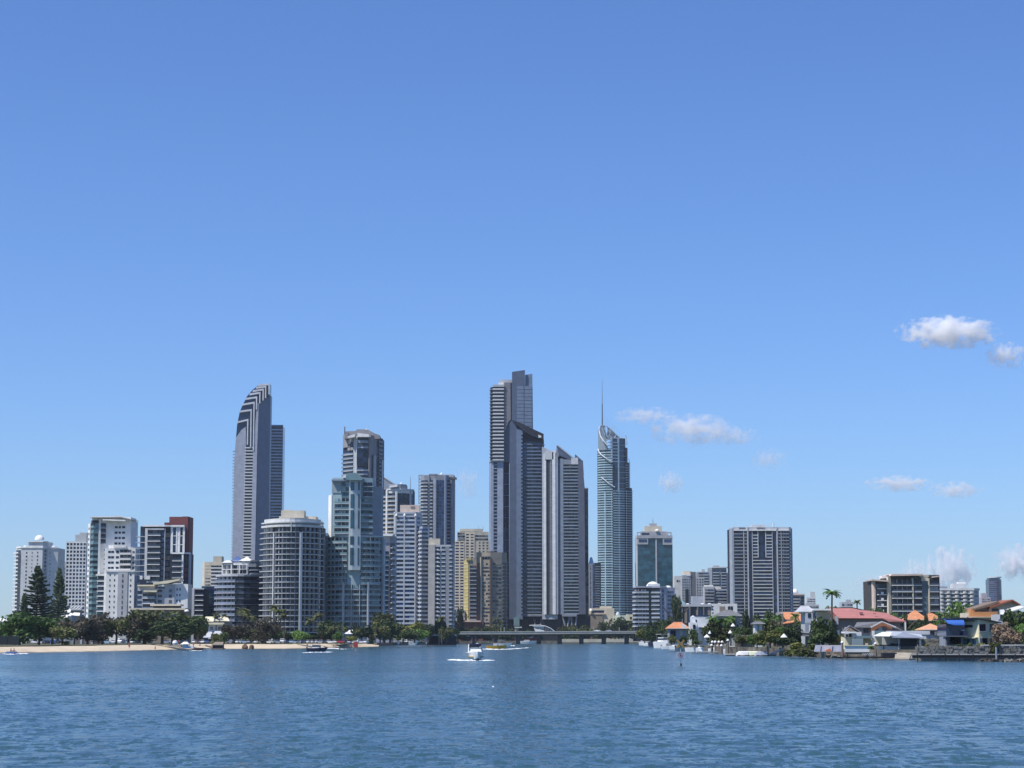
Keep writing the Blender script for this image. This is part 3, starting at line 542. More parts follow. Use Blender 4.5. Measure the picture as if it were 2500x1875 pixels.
def t_mid_towers():
    b = B('apartment_tower', 'dark round tower with cream balconies and a mast, left of the pink topped block', 1620, 965)
    b.arc(925, 1006, 10, 8); b.core(core_m, 1194, depth=22); b.core(midg, 1182, 1196, 18, xa=946, xb=989, name='crown'); b.strip('roof_slab', 943, 1007, 1193, 1196, -.5, 1.4, offw)
    b.poly('roof_canopy', [(949, 1187), (968, 1184), (968, 1189), (949, 1191)], -3, 3, white); b.strip('crown_wall', 945, 1003, 1196, 1204, 0, .8, offw)
    b.bay(925, 943, 1204, 1480, 26, k=2, out=1.7, slab=sandst, st=.16, rl=rail, ms=[g1]); b.bay(946, 964, 1204, 1480, 26, k=2, out=1.9, slab=sandst, st=.16, rl=rail, ms=[g1, g1, g3]); b.strip('pier', 943, 946, 1196, None, 0, 2, offw); b.strip('pier', 964, 967, 1196, None, 0, 2, offw)
    b.wins(967, 990, 1206, 1480, 26, 3, [g6, g1, g1], a=.03, b=.97, gap=.3); b.wins(967, 990, 1198, 1208, 1, 3, [g1]); b.strip('pier', 996, 999, 1196, None, 0, 1, paleg); b.wins(990, 996, 1200, 1480, 26, 1, [g1]); b.wins(999, 1005, 1200, 1480, 26, 1, [g2]); b.bar('mast', (999, 1193, 4), (999, 1162, 4), .4, steel, r1=.15); b.dome('dish', 976, 1180, 3, 3, 6, white)
    c = B('skyscraper', 'pale sail shaped roof of a far tower rising between two dark round towers', 2300, 945, 'skyscraper')
    c.poly('wall', [(928, 1557), (928, 1160), (934, 1168), (958, 1180), (960, 1184), (960, 1557)], 0, 20, mat('far_grey_panel', (.28, .32, .38))); c.poly('roof', [(928, 1158), (931, 1162), (960, 1180), (960, 1183), (928, 1163)], -.6, 20.5, paleg)
    d = B('apartment_block', 'mauve grey block with a bright white flat roof, right of the green glass tower', 1350, 942, 'apartment block')
    d.path((926, 0), (950, 0), (962, 4)); d.core(mat('mauve_render', (.33, .30, .33)), 1308, depth=16); d.poly('roof', [(932, 1303), (960, 1303), (956, 1309), (928, 1309)], -2, 14, white); d.core(pink, 1309, 1325, 14, d=.2, name='upper_wall', xa=928, xb=950)
    d.bay(927, 948, 1345, 1540, 16, k=2, out=1.5, slab=midg, rl=raild, ms=[g1, g4, g3]); d.bay(951, 962, 1325, 1540, 16, k=1, out=1.8, slab=offw, rl=rail, ms=[g1], skip=.2)
def t_pink_topped():
    b = B('office_tower', 'white and blue office tower with a pinkish plant room on its roof', 1560, 995, 'office tower')
    b.path((959, 2), (963, 0), (1012, 0), (1026, 6)); b.core(paleg, 1252, depth=22); b.box('plant_room', 974, 1022, 1232, 1252, 4, 16, pink); b.box('plant_room_louvre', 1000, 1010, 1235, 1240, 3.7, 4, brown)
    b.strip('parapet', 960, 1026, 1250, 1254, -.2, .5, paleg); b.path((959, 2), (963, 0), (1012, 0), (1026, 6))
    for x in (966, 986, 1013): b.dome('rooftop_tank', x, 1260, 3, 6, -1, white, 8)
    b.strip('pier', 962, 966, 1256, None, .01, .7, paleg); b.strip('pier', 984, 987, 1264, None, .01, .7, paleg); b.strip('pier', 1011, 1014, 1256, None, .01, .7, paleg)
    b.rows('spandrel', 962, 1025, 1262, 1545, 27, 0, .42, .02, .55, mat('pale_blue_spandrel', (.42, .47, .53))); b.wins(966, 984, 1262, 1545, 27, 2, WB + [g3], a=.44, b=.98, gap=.3); b.wins(987, 1011, 1262, 1545, 27, 2, WB + [rail], a=.44, b=.98, gap=.3); b.wins(1014, 1024, 1262, 1545, 27, 1, [g2, rail], a=.44, b=.98)
    c = B('skyscraper', 'tall slim grey tower with a steel frame and round lip at its top', 1800, 1063, 'skyscraper')
    c.path((1024, 4), (1034, 0), (1060, -1), (1085, 0), (1108, 5)); c.core(midg, 1160, depth=22); c.core(midg, 1157, 1162, 14, xa=1045, xb=1066, name='crown')
    c.bay(1025, 1043, 1172, 1400, 27, k=2, out=2.2, slab=offw, st=.16, rl=rail, ms=[g1, g3, g2]); c.strip('pier', 1044, 1047, 1162, None, 0, 1, midg); c.bay(1048, 1055, 1172, 1400, 27, k=1, out=1.4, slab=offw, st=.16, rl=rail, ms=[g1]); c.strip('pier', 1057, 1063, 1170, None, 0, 1.4, lilac); c.wins(1064, 1083, 1172, 1400, 27, 3, [g2, g6, g2, g2], a=.03, b=.97, gap=.6); c.strip('pier', 1083.5, 1088, 1160, None, 0, 1.4, lilac)
    c.bay(1089, 1098, 1172, 1400, 27, k=1, out=.9, slab=midg, st=.16, rl=rail, ms=[g1]); c.strip('pier', 1098.5, 1106, 1160, None, 0, 1.2, mat('blue_grey_render', (.27, .30, .36)))
    c.box('roof_disc', 1098, 1113, 1165, 1168.5, 0, 12, darkg); c.box('crown', 1066, 1106, 1158, 1164, 2, 16, paleg)
    for a, q in (((1020, 1159, 6), (1034, 1159, 6)), ((1020, 1159, 6), (1020, 1230, 6)), ((1034, 1159, 6), (1034, 1172, 6)), ((1020, 1170, 6), (1034, 1160, 6))): c.bar('steel_frame', a, q, .35, darkg)
    c.bar('dish', (1073, 1158, 8), (1077, 1153, 8), .9, white)
    d = B('apartment_tower', 'beige grey tower with a blank concrete wall up its front and stacked short balconies', 1550, 1062)
    d.path((1022, 5), (1030, 0), (1044, 3), (1044.5, 0), (1100, 0), (1107, 3)); d.core(paleg, 1330, depth=20, xa=1044.5, xb=1107); d.core(lilac, 1285, depth=18, xa=1022, xb=1044)
    d.core(beige, 1315, 1330, 12, xa=1045, xb=1073, name='plant_room'); d.strip('blank_wall', 1045, 1061, 1330, None, .01, 2.4, mat('warm_concrete', (.42, .40, .37)))
    d.rows('balcony_band', 1023, 1043.5, 1290, 1545, 25, 0, .42, .01, 1.4, paleg); d.rows('window', 1023.5, 1043, 1290, 1545, 25, .45, .97, .02, .1, [g2, g3]); 
    d.bay(1062, 1074, 1334, 1545, 21, k=1, out=1.4, slab=offw, st=.2, rl=None, ms=[g1]); d.rows('balustrade', 1062, 1070, 1334, 1545, 21, 0, .4, 1.2, 1.5, railw); d.bay(1077, 1087, 1334, 1545, 21, k=1, out=1, slab=offw, st=.18, rl=rail, ms=[g1, g3]); d.strip('pier', 1088, 1096, 1334, None, .01, .8, midg); d.bay(1096, 1106, 1334, 1545, 21, k=1, out=1.6, slab=offw, st=.2, rl=rail, ms=[g1])
def t_beige_pair():
    b = B('apartment_tower', 'beige tower with stepped top and thin roof aerials, behind the mustard sided tower', 2200, 1152)
    b.path((1107, 5), (1112, 0), (1158, 0), (1196, 3)); b.core(beige, 1320, depth=22); b.core(beige, 1298, 1321, 18, xa=1115, xb=1192, name='upper_wall'); b.core(sandst, 1291, 1299, 14, xa=1122, xb=1178, name='penthouse')
    b.punch(1110, 1133, 1322, 1500, 25, 2, sandst, wf=.72, hf=.5); b.punch(1135, 1158, 1302, 1500, 28, 2, beige, wf=.6, hf=.5); b.punch(1166, 1194, 1322, 1420, 14, 3, sandst, wf=.5, hf=.5); b.bay(1116, 1134, 1300, 1314, 2, k=3, out=1, slab=offw, rl=None, ms=[g1, g3]); b.wins(1160, 1192, 1304, 1320, 2, 4, [g1, g3], a=.2, b=.7)
    for x in (1168, 1179): b.bar('aerial', (x, 1295, 4), (x, 1284, 4), .2, steel)
    c = B('apartment_tower', 'brown tower with a mustard yellow left edge, before the tallest dark skyscraper', 1725, 1185)
    c.path((1134, 6), (1146, 0), (1163, 0), (1175, 3), (1197, 1), (1225, 4), (1238, 9)); cb = mat('tan_concrete', (.32, .28, .22)); c.core(cb, 1362, depth=20)
    c.core(cb, 1348, 1363, 16, xa=1160, xb=1237, name='upper_wall'); c.core(mat('dark_tan_render', (.24, .21, .18)), 1345, 1349, 10, xa=1188, xb=1207, name='plant_room')
    c.strip('side_wall', 1134, 1145, 1368, 1516, .02, .8, gold); c.rows('floor_slab', 1134, 1145, 1368, 1516, 17, 0, .12, .8, 1, cream); c.poly('roof_garden_planter', [(1138, 1362), (1150, 1362), (1150, 1368), (1138, 1368)], -1, 3, gold)
    c.bay(1146, 1163, 1380, 1514, 14, k=2, out=1.8, slab=paleg, st=.14, rl=raild, ms=[g1, mat('maroon_wall', (.12, .05, .06))]); c.strip('side_panel', 1163, 1172, 1374, 1516, .02, .5, mat('dark_brown_render', (.13, .085, .065)))
    c.strip('pier', 1171, 1175, 1360, 1518, .02, 1.2, beige); c.wins(1175, 1198, 1358, 1367, 1, 3, [g1]); c.wins(1176, 1196, 1372, 1535, 18, 4, [g1, cb, g4, g1], a=.2, b=.7); c.strip('fin', 1196, 1200, 1362, None, .02, 1.2, MATS['dark_brown_render'])
    c.wins(1202, 1224, 1372, 1535, 18, 3, [g1, cb, g3], a=.25, b=.7); c.rows('floor_slab', 1226, 1238, 1372, 1535, 18, 0, .14, .01, 1.3, midg); c.wins(1227, 1236, 1372, 1535, 18, 1, [g1]); c.box('podium', 1108, 1180, 1517, None, -6, 6, mat('maroon_base', (.17, .07, .06))); c.box('podium_roof', 1106, 1174, 1515, 1518.5, -8, 4, pink)
    c.box('annex_wall', 1104, 1120, 1487, 1516, -2, 6, lilac); c.box('annex_wall', 1120, 1134, 1489, 1516, 0, 6, paleg); c.wins(1122, 1133, 1490, 1514, 3, 1, [brown, g1], d=(-2, -1))
def t_dark_skyscrapers():
    b = B('skyscraper', 'tallest dark grey skyscraper with a split slanted top and lower wing', 1790, 1255, 'skyscraper')
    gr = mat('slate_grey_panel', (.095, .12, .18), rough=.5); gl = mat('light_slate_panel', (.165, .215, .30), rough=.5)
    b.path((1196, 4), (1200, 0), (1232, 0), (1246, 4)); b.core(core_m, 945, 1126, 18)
    b.bay(1202, 1230, 944, 1125, 21, k=2, out=2.4, slab=paleg, st=.22, rl=railw, rh=.2, ms=[g1]); b.rows('balcony_tip', 1195, 1203, 944, 1125, 21, 0, .14, -3, 1.5, midg); b.strip('parapet', 1202, 1231, 940, 945, .0, 2.4, paleg)
    b.box('plant_room', 1218, 1250, 925, 946, 5, 16, paleg); b.box('roof_canopy', 1216, 1229, 934, 939, 1, 6, white)
    b.poly('brown_panel', [(1231, 934), (1246, 934), (1247, 1024), (1241, 1030), (1232, 1056), (1230, 1050)], -.8, 3, mat('grey_brown_cladding', (.21, .20, .215))); 
    b.rows('cladding_joint', 1232, 1245, 938, 1046, 9, 0, .06, .85, .95, darkg)
    b.poly('glass_wall', [(1245, 934), (1250, 934), (1250, 1028), (1243, 1036), (1243, 1128), (1228, 1128), (1229, 1062), (1240, 1036), (1246, 1026)], -.3, 4, g6)
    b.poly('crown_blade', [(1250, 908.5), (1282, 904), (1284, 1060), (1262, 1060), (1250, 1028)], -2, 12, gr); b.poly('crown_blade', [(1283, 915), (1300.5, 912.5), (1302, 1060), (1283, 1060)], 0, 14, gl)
    b.path((1250, -2), (1300, -2)); b.rows('panel', 1262, 1279, 943, 1040, 11, .06, .94, .01, .35, gl); b.rows('panel', 1281, 1299, 943, 1050, 12, .06, .94, -1.8, .3, gl)
    for i in range(11): pass
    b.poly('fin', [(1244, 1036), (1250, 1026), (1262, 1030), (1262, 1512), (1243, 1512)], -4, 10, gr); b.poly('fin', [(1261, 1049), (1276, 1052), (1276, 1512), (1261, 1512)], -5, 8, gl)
    b.rows('fin_window', 1272.5, 1275.5, 1060, 1505, 50, .3, .7, 3.02, 3.12, g1)
    b.poly('roof', [(1250, 1027), (1276, 1036), (1304, 1050), (1328, 1061), (1328, 1073), (1322, 1074), (1300, 1066), (1276, 1052)], -6, 12, black); b.poly('roof_box', [(1315, 1063), (1322, 1066), (1322, 1070), (1315, 1070)], -6.4, -6, white)
    b.path((1276, -1), (1322, -1), (1329, 3)); b.core(core_m, (1056, 1072), 1510, 16, name='wing_wall'); b.rows('balcony_band', 1277, 1322, 1078, 1505, 49, 0, .36, .9, 1.7, mat('blue_grey_band', (.145, .195, .28), objvar=.12)); b.wins(1277, 1321, 1078, 1505, 49, 4, [g1, g1, g6, g2], a=.38, b=.96); b.rows('floor_slab', 1322, 1328.5, 1078, 1505, 49, 0, .22, .01, 1.2, paleg)
    b.rows('balcony_divider', 1299, 1300, 1078, 1505, 49, .0, .95, .1, 1.5, gr)
    b.path((1194, 4), (1198, 0), (1228, 0), (1243, 3)); b.core(gl, 1126, 1512, 18, name='lower_wall'); wl = mat('pale_steel_panel', (.33, .38, .47), rough=.5)
    b.rows('panel', 1196, 1204.5, 1127, 1510, 44, .04, 1, .01, .3, wl); b.rows('window', 1205, 1213, 1127, 1510, 44, .25, .85, .02, .15, g1); b.rows('panel', 1214, 1228, 1127, 1510, 44, .02, 1, .01, .3, wl); b.rows('panel', 1204.5, 1214, 1127, 1510, 44, .0, .18, .01, .28, wl)
    b.strip('roof_slab', 1194, 1243, 1125, 1128, .0, .8, paleg); b.rows('window', 1230, 1242, 1128, 1510, 14, .04, .97, .02, .4, [g6, g1]); b.strip('mullion', 1233, 1234, 1128, 1510, .4, .6, g2)
    b.box('podium', 1196, 1332, 1503, None, 3.2, 17, black); b.path((1240, 0), (1330, 0)); b.strip('podium_slab', 1276, 1326, 1500, 1504, 0, 2.4, paleg)
    for a, q in (((1304, 1503, 0), (1308, 1545, 0)), ((1322, 1503, 0), (1319, 1545, 0))): b.bar('column', a, q, 1.0, midg)
    b.box('glass_lobby', 1254, 1268, 1508, 1528, -7, -3, sage)
    c = B('skyscraper', 'second dark skyscraper with a saw tooth roof and bright white vertical strips', 1745, 1380, 'skyscraper')
    c.poly('wall', [(1324, 1512), (1324, 1090), (1327, 1092), (1358, 1107), (1362, 1090), (1366, 1089), (1400, 1118), (1404, 1124), (1407, 1110), (1424, 1126), (1430, 1200), (1430, 1512)], 2, 18, core_m)
    c.poly('crown_wall', [(1324, 1090), (1358, 1106), (1360, 1098), (1362, 1114), (1362, 1512), (1324, 1512)], .5, 2, paleg)
    c.poly('roof', [(1358, 1107), (1361, 1090), (1365, 1093), (1366, 1116), (1362, 1112)], -1, 12, midg)
    c.poly('roof', [(1360.5, 1089), (1364, 1087.5), (1400, 1117), (1404, 1124), (1396, 1124), (1366, 1112)], -1.5, 12, gr); c.poly('roof_edge', [(1360.5, 1088), (1364, 1087), (1401, 1117), (1399, 1119)], -2, 12, paleg)
    c.poly('roof', [(1406, 1109), (1425, 1126), (1427, 1160), (1413, 1128), (1407, 1124)], -1, 12, gr)
    c.path((1326, 0), (1430, 0)); 
    c.strip('vertical_strip', 1327.5, 1334, 1108, 1500, .1, .8, white); c.strip('glass_strip', 1334.5, 1340, 1120, 1500, .1, .4, black); c.strip('glass_strip', 1340.5, 1343.5, 1122, 1500, .1, .35, mat('olive_panel', (.10, .11, .09)))
    c.strip('crown_wall', 1330, 1352, 1104, 1122, .1, 1.2, offw); c.strip('vertical_strip', 1344, 1347.5, 1112, 1500, .1, .7, midg); c.strip('vertical_strip', 1349, 1357, 1100, 1500, .1, 1.2, white); c.strip('vertical_strip', 1358, 1363, 1105, 1500, .1, .8, lilac); c.rows('slot_window', 1347.2, 1348.8, 1116, 1498, 48, .1, .8, .1, .3, g1)
    c.strip('glass_strip', 1363, 1368.5, 1122, 1500, .1, .4, g6); c.strip('pier', 1369, 1376.5, 1120, 1500, .1, 1.4, mat('grey_pier_panel', (.23, .27, .33)))
    c.rows('balcony_band', 1377, 1415, 1134, 1500, 46, 0, .34, .8, 1.8, mat('silver_grey_band', (.25, .29, .34), objvar=.22)); c.wins(1377, 1414, 1134, 1500, 46, 3, [g1, g1, g3, g4], a=.36, b=.95); c.strip('crown_wall', 1377, 1396, 1122, 1134, .1, 1.4, midg); c.strip('crown_wall', 1396, 1413, 1118, 1134, .1, 1.9, offw)
    c.poly('fin', [(1413, 1128), (1424, 1124), (1428, 1192), (1430, 1500), (1413, 1500)], -3, 3, mat('brown_grey_fin', (.10, .115, .16)))
    c.path((1326, 0), (1440, 0)); c.strip('podium_slab', 1372, 1408, 1500, 1505, 0, 2.4, midg)
    for a, q in (((1374, 1503, 0), (1380, 1530, 0)), ((1391, 1503, 0), (1386, 1530, 0)), ((1394, 1503, 0), (1399, 1545, 0)), ((1408, 1503, 0), (1404, 1545, 0))): c.bar('column', a, q, .9, midg)
    c.box('podium', 1322, 1442, 1504, None, 4, 19, black)
    d = B('skyscraper', 'plain black slab tower at the right edge of the saw tooth roofed skyscraper', 1780, 1430, 'skyscraper')
    d.path((1420, 0), (1437.5, 0)); d.core(black, 1193, depth=18); d.strip('parapet', 1422, 1438, 1191, 1194, 0, .4, midg); d.wins(1422.5, 1437, 1196, 1545, 43, 1, [black, g6, g1], a=.06, b=.94, d=(.02, .2)); d.strip('edge_fin', 1421, 1422.3, 1196, None, .0, .5, lilac)
    e = B('apartment_tower', 'narrow blue grey twin towers left of the spired tower', 2500, 1452)
    e.path((1437, 0), (1452, 0), (1466, 2)); e.core(midg, 1376, depth=14, xa=1437, xb=1452); e.core(core_m, 1374, depth=14, xa=1452, xb=1468); e.hip('roof', 1438, 1451, 1360, 1377, 0, 10, g2, inset=2, o=0)
    e.wins(1441, 1444, 1380, 1520, 24, 1, [g3, g1]); e.wins(1447, 1452, 1378, 1520, 24, 1, [g2, g6], a=.02, b=.98); e.bay(1454, 1465, 1378, 1520, 24, k=2, out=.6, slab=paleg, st=.2, rl=None, ms=[g1, g2])
def t_spired():
    b = B('skyscraper', 'slender teal skyscraper with a slanted lattice crown and a tall spire', 2600, 1506, 'skyscraper')
    b.path((1463, 10), (1468, 4), (1480, 0), (1498, -1), (1516, 2), (1530, 7), (1531, 5), (1540, 8), (1547, 13))
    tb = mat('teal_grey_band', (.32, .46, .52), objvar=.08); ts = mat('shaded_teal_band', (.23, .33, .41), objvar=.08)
    b.core(core_m, 1098, None, 22, xa=1463, xb=1500); b.core(g2, 1070, None, 22, xa=1494, xb=1530); b.core(g6, 1092, None, 20, xa=1530, xb=1536); b.core(g6, 1128, None, 20, xa=1530, xb=1541); b.core(core_m, 1190, None, 20, xa=1530, xb=1547)
    b.core(mat('grey_teal_panel', (.20, .26, .30)), (1045, 1086), 1100, 20, xa=1465, xb=1487, name='crown_wall')
    n = 66; b.rows('balcony_band', 1464, 1498, 1100, 1500, n, 0, .46, .01, 1.3, tb); b.rows('balcony_band', 1499, 1527, 1194, 1500, 51, 0, .46, .01, 1.3, tb); b.rows('balcony_band', 1531, 1547, 1194, 1500, 51, 0, .42, .01, 1.2, ts)
    b.rows('window', 1465, 1479, 1100, 1500, n, .48, .98, .02, .3, [g4, g1, g1]); b.rows('window', 1480, 1494, 1100, 1500, n, .48, .98, .02, .3, [g4, g1]); b.rows('window', 1499, 1512, 1194, 1500, 51, .48, .98, .02, .3, [g4, g1]); b.rows('window', 1514, 1526, 1194, 1500, 51, .48, .98, .02, .3, [g2, g1])
    b.rows('balcony_band', 1487, 1512, 1074, 1128, 7, 0, .34, .01, 1.0, ts); b.rows('balcony_band', 1514, 1530, 1074, 1194, 9, 0, .14, .01, .8, ts); b.strip('pier', 1511, 1514, 1070, 1200, .01, 1.4, tb); b.strip('pier', 1527, 1530, 1070, None, .01, .6, g6)
    b.strip('glass_wall', 1502, 1511, 1136, 1190, .02, .5, g1); b.rows('window', 1503, 1510, 1136, 1190, 8, .1, .8, .52, .7, [g6, g2]); b.strip('glass_wall', 1515, 1527, 1136, 1196, .02, .6, g6); b.rows('balcony_band', 1531, 1541, 1130, 1190, 10, 0, .3, .01, 1, ts); b.strip('pier', 1494, 1498, 1066, 1130, .01, 1.0, ts)
    for x in (1479.2, 1494.6, 1512.4): b.strip('mullion', x, x + 1.2, 1200, None, .01, 1.4, tb)
    # lattice crown
    cr = mat('crown_lattice_steel', (.36, .40, .45)); b.poly('crown_sail', [(1484, 1073), (1487, 1043), (1495, 1047), (1516, 1068), (1516, 1073)], 3, 3.6, mat('crown_glass', (.22, .30, .38), rough=.3)); b.poly('crown_sail', [(1466, 1048), (1470, 1039), (1478, 1039), (1481, 1046), (1486, 1075), (1470, 1075)], 3, 4, MATS['crown_glass'])
    for p in ([(1469, 1039, 1), (1474, 1038, 0), (1484, 1041, 0), (1495, 1049, 1), (1508, 1061, 2), (1517, 1069, 3)], [(1470, 1040, 2), (1476, 1052, 1), (1480, 1062, 0)], [(1478, 1040, 1), (1482, 1056, 0), (1488, 1070, 0)], [(1487, 1044, 1), (1494, 1058, 1), (1506, 1070, 2)], [(1495, 1049, 1), (1488, 1070, 1)], [(1508, 1062, 2), (1500, 1073, 1)], [(1482, 1074, 1), (1500, 1070, 0), (1529, 1069, 4)]):
        b.bars('crown_strut', p, .55, cr)
    rib = mat('white_ribbon_steel', (.68, .70, .72)); b.bars('white_ribbon', [(1463, 1095, 6), (1465, 1103, 3), (1470, 1110, 0), (1480, 1118, -3), (1490, 1125, -3.5), (1497, 1128, -3)], .7, rib); b.bars('white_ribbon', [(1467, 1040, 4), (1466, 1052, 3), (1469, 1065, 0), (1476, 1078, -3), (1486, 1088, -3.5)], .8, rib)
    b.bars('white_ribbon', [(1470, 1165, 0), (1478, 1172, -2.5), (1488, 1181, -3.5), (1503, 1190, -3)], .6, rib); b.bars('white_ribbon', [(1531, 1060, 6), (1534, 1070, 8), (1535, 1085, 9)], .4, rib); b.bars('white_ribbon', [(1539, 1118, 8), (1542, 1130, 9)], .4, rib)
    b.bar('spire', (1473.6, 1042, 4), (1473.6, 985, 4), 1.0, darkg, r1=.7); b.bar('spire', (1473.6, 985, 4), (1473.6, 924, 4), .65, steel, r1=.22)
    for i, x in enumerate(range(1480, 1526, 6)): b.bar('crown_mast', (x, 1042 + i * 4.2, 3), (x, 1015 + i * 5.6, 3), .13, steel)
def t_teal_office():
    b = B('office_tower', 'teal glass office tower with a stepped stone crown and short spire', 2100, 1600, 'office tower')
    b.path((1555, 3), (1559, 0), (1602, 0), (1644, 0)); b.core(g4, 1313, depth=24); st = mat('crown_stone', (.38, .39, .41))
    b.wins(1560, 1602, 1333, 1545, 22, 3, [g4], a=.02, b=.99, gap=.2); b.wins(1606, 1643, 1333, 1545, 22, 3, [g4], a=.02, b=.99, gap=.2); b.strip('centre_mullion', 1602, 1605.5, 1313, None, .01, .9, paleg); b.strip('corner_wall', 1555, 1559, 1315, None, .01, .5, st)
    b.strip('crown_wall', 1557, 1584, 1309, 1329, .2, 1.2, st); b.strip('crown_wall', 1620, 1644, 1309, 1330, .2, 1.2, st); b.strip('crown_wall', 1556, 1644, 1307, 1314, .2, 1.5, st); b.wins(1561, 1582, 1316, 1326, 1, 1, [g2], d=(1.22, 1.3)); b.wins(1623, 1642, 1316, 1326, 1, 1, [g2], d=(1.22, 1.3))
    for a, q in (((1557, 1299), (1568, 1309)), ((1632, 1299), (1642, 1309))):
        b.box('corner_frame', a[0], q[0], 1299, 1301, 0, 3, st); b.box('corner_frame', a[0], a[0] + 2, 1301, 1309, 0, 3, st); b.box('corner_frame', q[0] - 2, q[0], 1301, 1309, 0, 3, st)
    b.box('crown_tier', 1568, 1632, 1297, 1309, 3, 20, st); b.wins(1569, 1588, 1300, 1306, 1, 6, [g1], d=(-2.9, -2.8)); b.box('crown_tier', 1577, 1619, 1284, 1297, 5, 18, beige); b.box('crown_tier', 1589, 1607, 1277, 1285, 7, 16, st); b.dome('roof_dome', 1607, 1296, 5, 5, 2, white); b.bar('spire', (1598, 1278, 10), (1598, 1262, 10), .5, steel, r1=.15)
    c = B('apartment_block', 'white balconied block with a white barrel dome in front of the teal office tower', 1500, 1600, 'apartment block')
    c.path((1550, 4), (1556, 0), (1592, 1), (1612, 0), (1650, 4)); c.core(core_m, 1434, depth=20, xa=1550, xb=1626); c.core(lilac, 1434, depth=18, xa=1626, xb=1650); c.strip('roof_slab', 1554, 1628, 1431, 1435, -.4, 1.4, lilac); c.dome('dome', 1597, 1434, 17, 15, 9, white); c.dome('dome', 1634, 1434, 9, 5, 9, white); c.box('dome_lantern', 1584, 1613, 1425, 1434, 4, 12, white)
    c.bay(1551, 1584, 1438, 1530, 9, k=4, out=2.0, slab=offw, st=.18, rl=rail, ms=[g1, g1, brown]); c.bay(1590, 1612, 1438, 1530, 9, k=2, out=2.0, slab=offw, st=.18, rl=rail, ms=[g1, g4]); c.wins(1585, 1589, 1438, 1530, 9, 1, [g4, g1]); c.strip('wall_panel', 1612, 1627, 1436, None, .01, .8, lilac); c.wins(1615, 1621, 1438, 1530, 9, 1, [g2], d=(.82, .9)); c.wins(1631, 1646, 1440, 1530, 9, 3, [g2, g3], a=.25, b=.7)
def t_right_mid():
    b = B('apartment_tower', 'beige and grey tower with a sandy roof box, right of the white domed block', 1900, 1686)
    b.path((1648, 0), (1667, 0), (1688, 2), (1701, 2), (1722, 3)); b.core(offw, 1406, depth=20, xa=1648, xb=1667); b.core(paleg, 1404, depth=20, xa=1667, xb=1688); b.core(darkg, 1396, depth=20, xa=1688, xb=1701); b.core(paleg, 1408, depth=18, xa=1701, xb=1722); b.box('plant_room', 1671, 1692, 1394, 1404, 6, 16, sandst); b.box('roof_box', 1672, 1688, 1401, 1406, 1, 8, white)
    b.wins(1653, 1658, 1416, 1422, 1, 1, [g1]); b.wins(1659.5, 1662, 1416, 1422, 1, 1, [g1]); b.punch(1666, 1688, 1412, 1530, 18, 4, paleg, ms=[g3, g1, g2], wf=.6); b.strip('glass_strip', 1675, 1682, 1438, 1530, .5, .7, g1); b.punch(1702, 1721, 1412, 1530, 18, 3, paleg, ms=[g3, g1], wf=.6)
    c = B('apartment_tower', 'wide pale blue tower with a flat roof frame behind the beige and grey tower', 2100, 1755)
    c.path((1706, 2), (1734, 0), (1776, 0), (1790, 4)); c.core(midg, 1396, depth=20, xa=1706, xb=1734); c.core(midg, 1386, depth=20, xa=1734, xb=1776); c.core(paleg, 1398, depth=18, xa=1776, xb=1792)
    c.bay(1708, 1732, 1398, 1530, 20, k=2, out=1, slab=paleg, st=.28, rl=None, ms=[g2, g1]); c.strip('pier', 1734, 1740, 1386, None, .01, 1, paleg); c.bay(1742, 1758, 1392, 1530, 20, k=2, out=1, slab=paleg, st=.28, rl=None, ms=[g2, g4]); c.bay(1763, 1775, 1392, 1530, 20, k=1, out=1, slab=paleg, st=.25, rl=None, ms=[g2, g1]); c.wins(1757, 1762, 1404, 1530, 18, 1, [g4]); c.wins(1784, 1789, 1404, 1530, 18, 1, [g2], a=.05, b=.95)
    c.strip('roof_slab', 1740, 1777, 1384, 1386.5, -.5, 1.4, offw); c.box('plant_room', 1745, 1760, 1380, 1386, 6, 14, paleg); c.box('plant_room', 1717, 1724, 1389, 1397, 6, 12, paleg)
    d = B('apartment_block', 'low pale twin block in front of the wide pale blue tower', 1700, 1742, 'apartment block')
    d.path((1721, 0), (1745, 0), (1748, 2), (1777, 2)); d.core(paleg, 1432, depth=14, xa=1721, xb=1746); d.core(paleg, 1438, depth=14, xa=1746, xb=1777); d.box('roof', 1723, 1743, 1428, 1437, 1, 8, white); d.box('roof', 1747, 1762, 1432, 1438, 2, 8, white); d.bay(1722, 1744, 1438, 1530, 12, k=3, out=1, slab=paleg, st=.25, rl=None, ms=[g2, g3]); d.bay(1748, 1776, 1441, 1530, 12, k=3, out=1, slab=paleg, st=.25, rl=None, ms=[g2, g3])
    e = B('office_block', 'long low white building with dark glass front and small white roof peaks', 1250, 1725, 'office block')
    e.path((1646, 0), (1738, 0), (1800, -2)); e.core(core_m, 1480, None, 14, xa=1646, xb=1736); e.core(offw, 1474, None, 14, xa=1736, xb=1800); e.strip('parapet', 1648, 1737, 1475, 1481, .0, .8, paleg)
    for x in (1680, 1716, 1733, 1758): e.hip('roof_peak', x - 4, x + 4, 1473, 1479, 0, 5, white, inset=2, o=0)
    e.hip('roof_peak', 1660, 1678, 1465, 1478, 3, 12, sage, inset=2, o=0); e.box('upper_wall', 1694, 1720, 1455, 1476, 8, 16, paleg)
    e.wins(1650, 1735, 1482, 1522, 1, 12, [g1, g6, g1, brown], a=.02, b=.98, gap=1.0)
    for x in (1665, 1684, 1703, 1718): e.strip('pier', x, x + 1.6, 1480, None, .01, .7, midg)
    e.wins(1738, 1743, 1476, 1508, 4, 1, [g1], a=.3, b=.6); e.wins(1757, 1771, 1480, 1500, 1, 2, [g1, brown], a=.02, b=.98); e.wins(1777, 1790, 1480, 1494, 1, 2, [brown, g1], a=.02, b=.98)
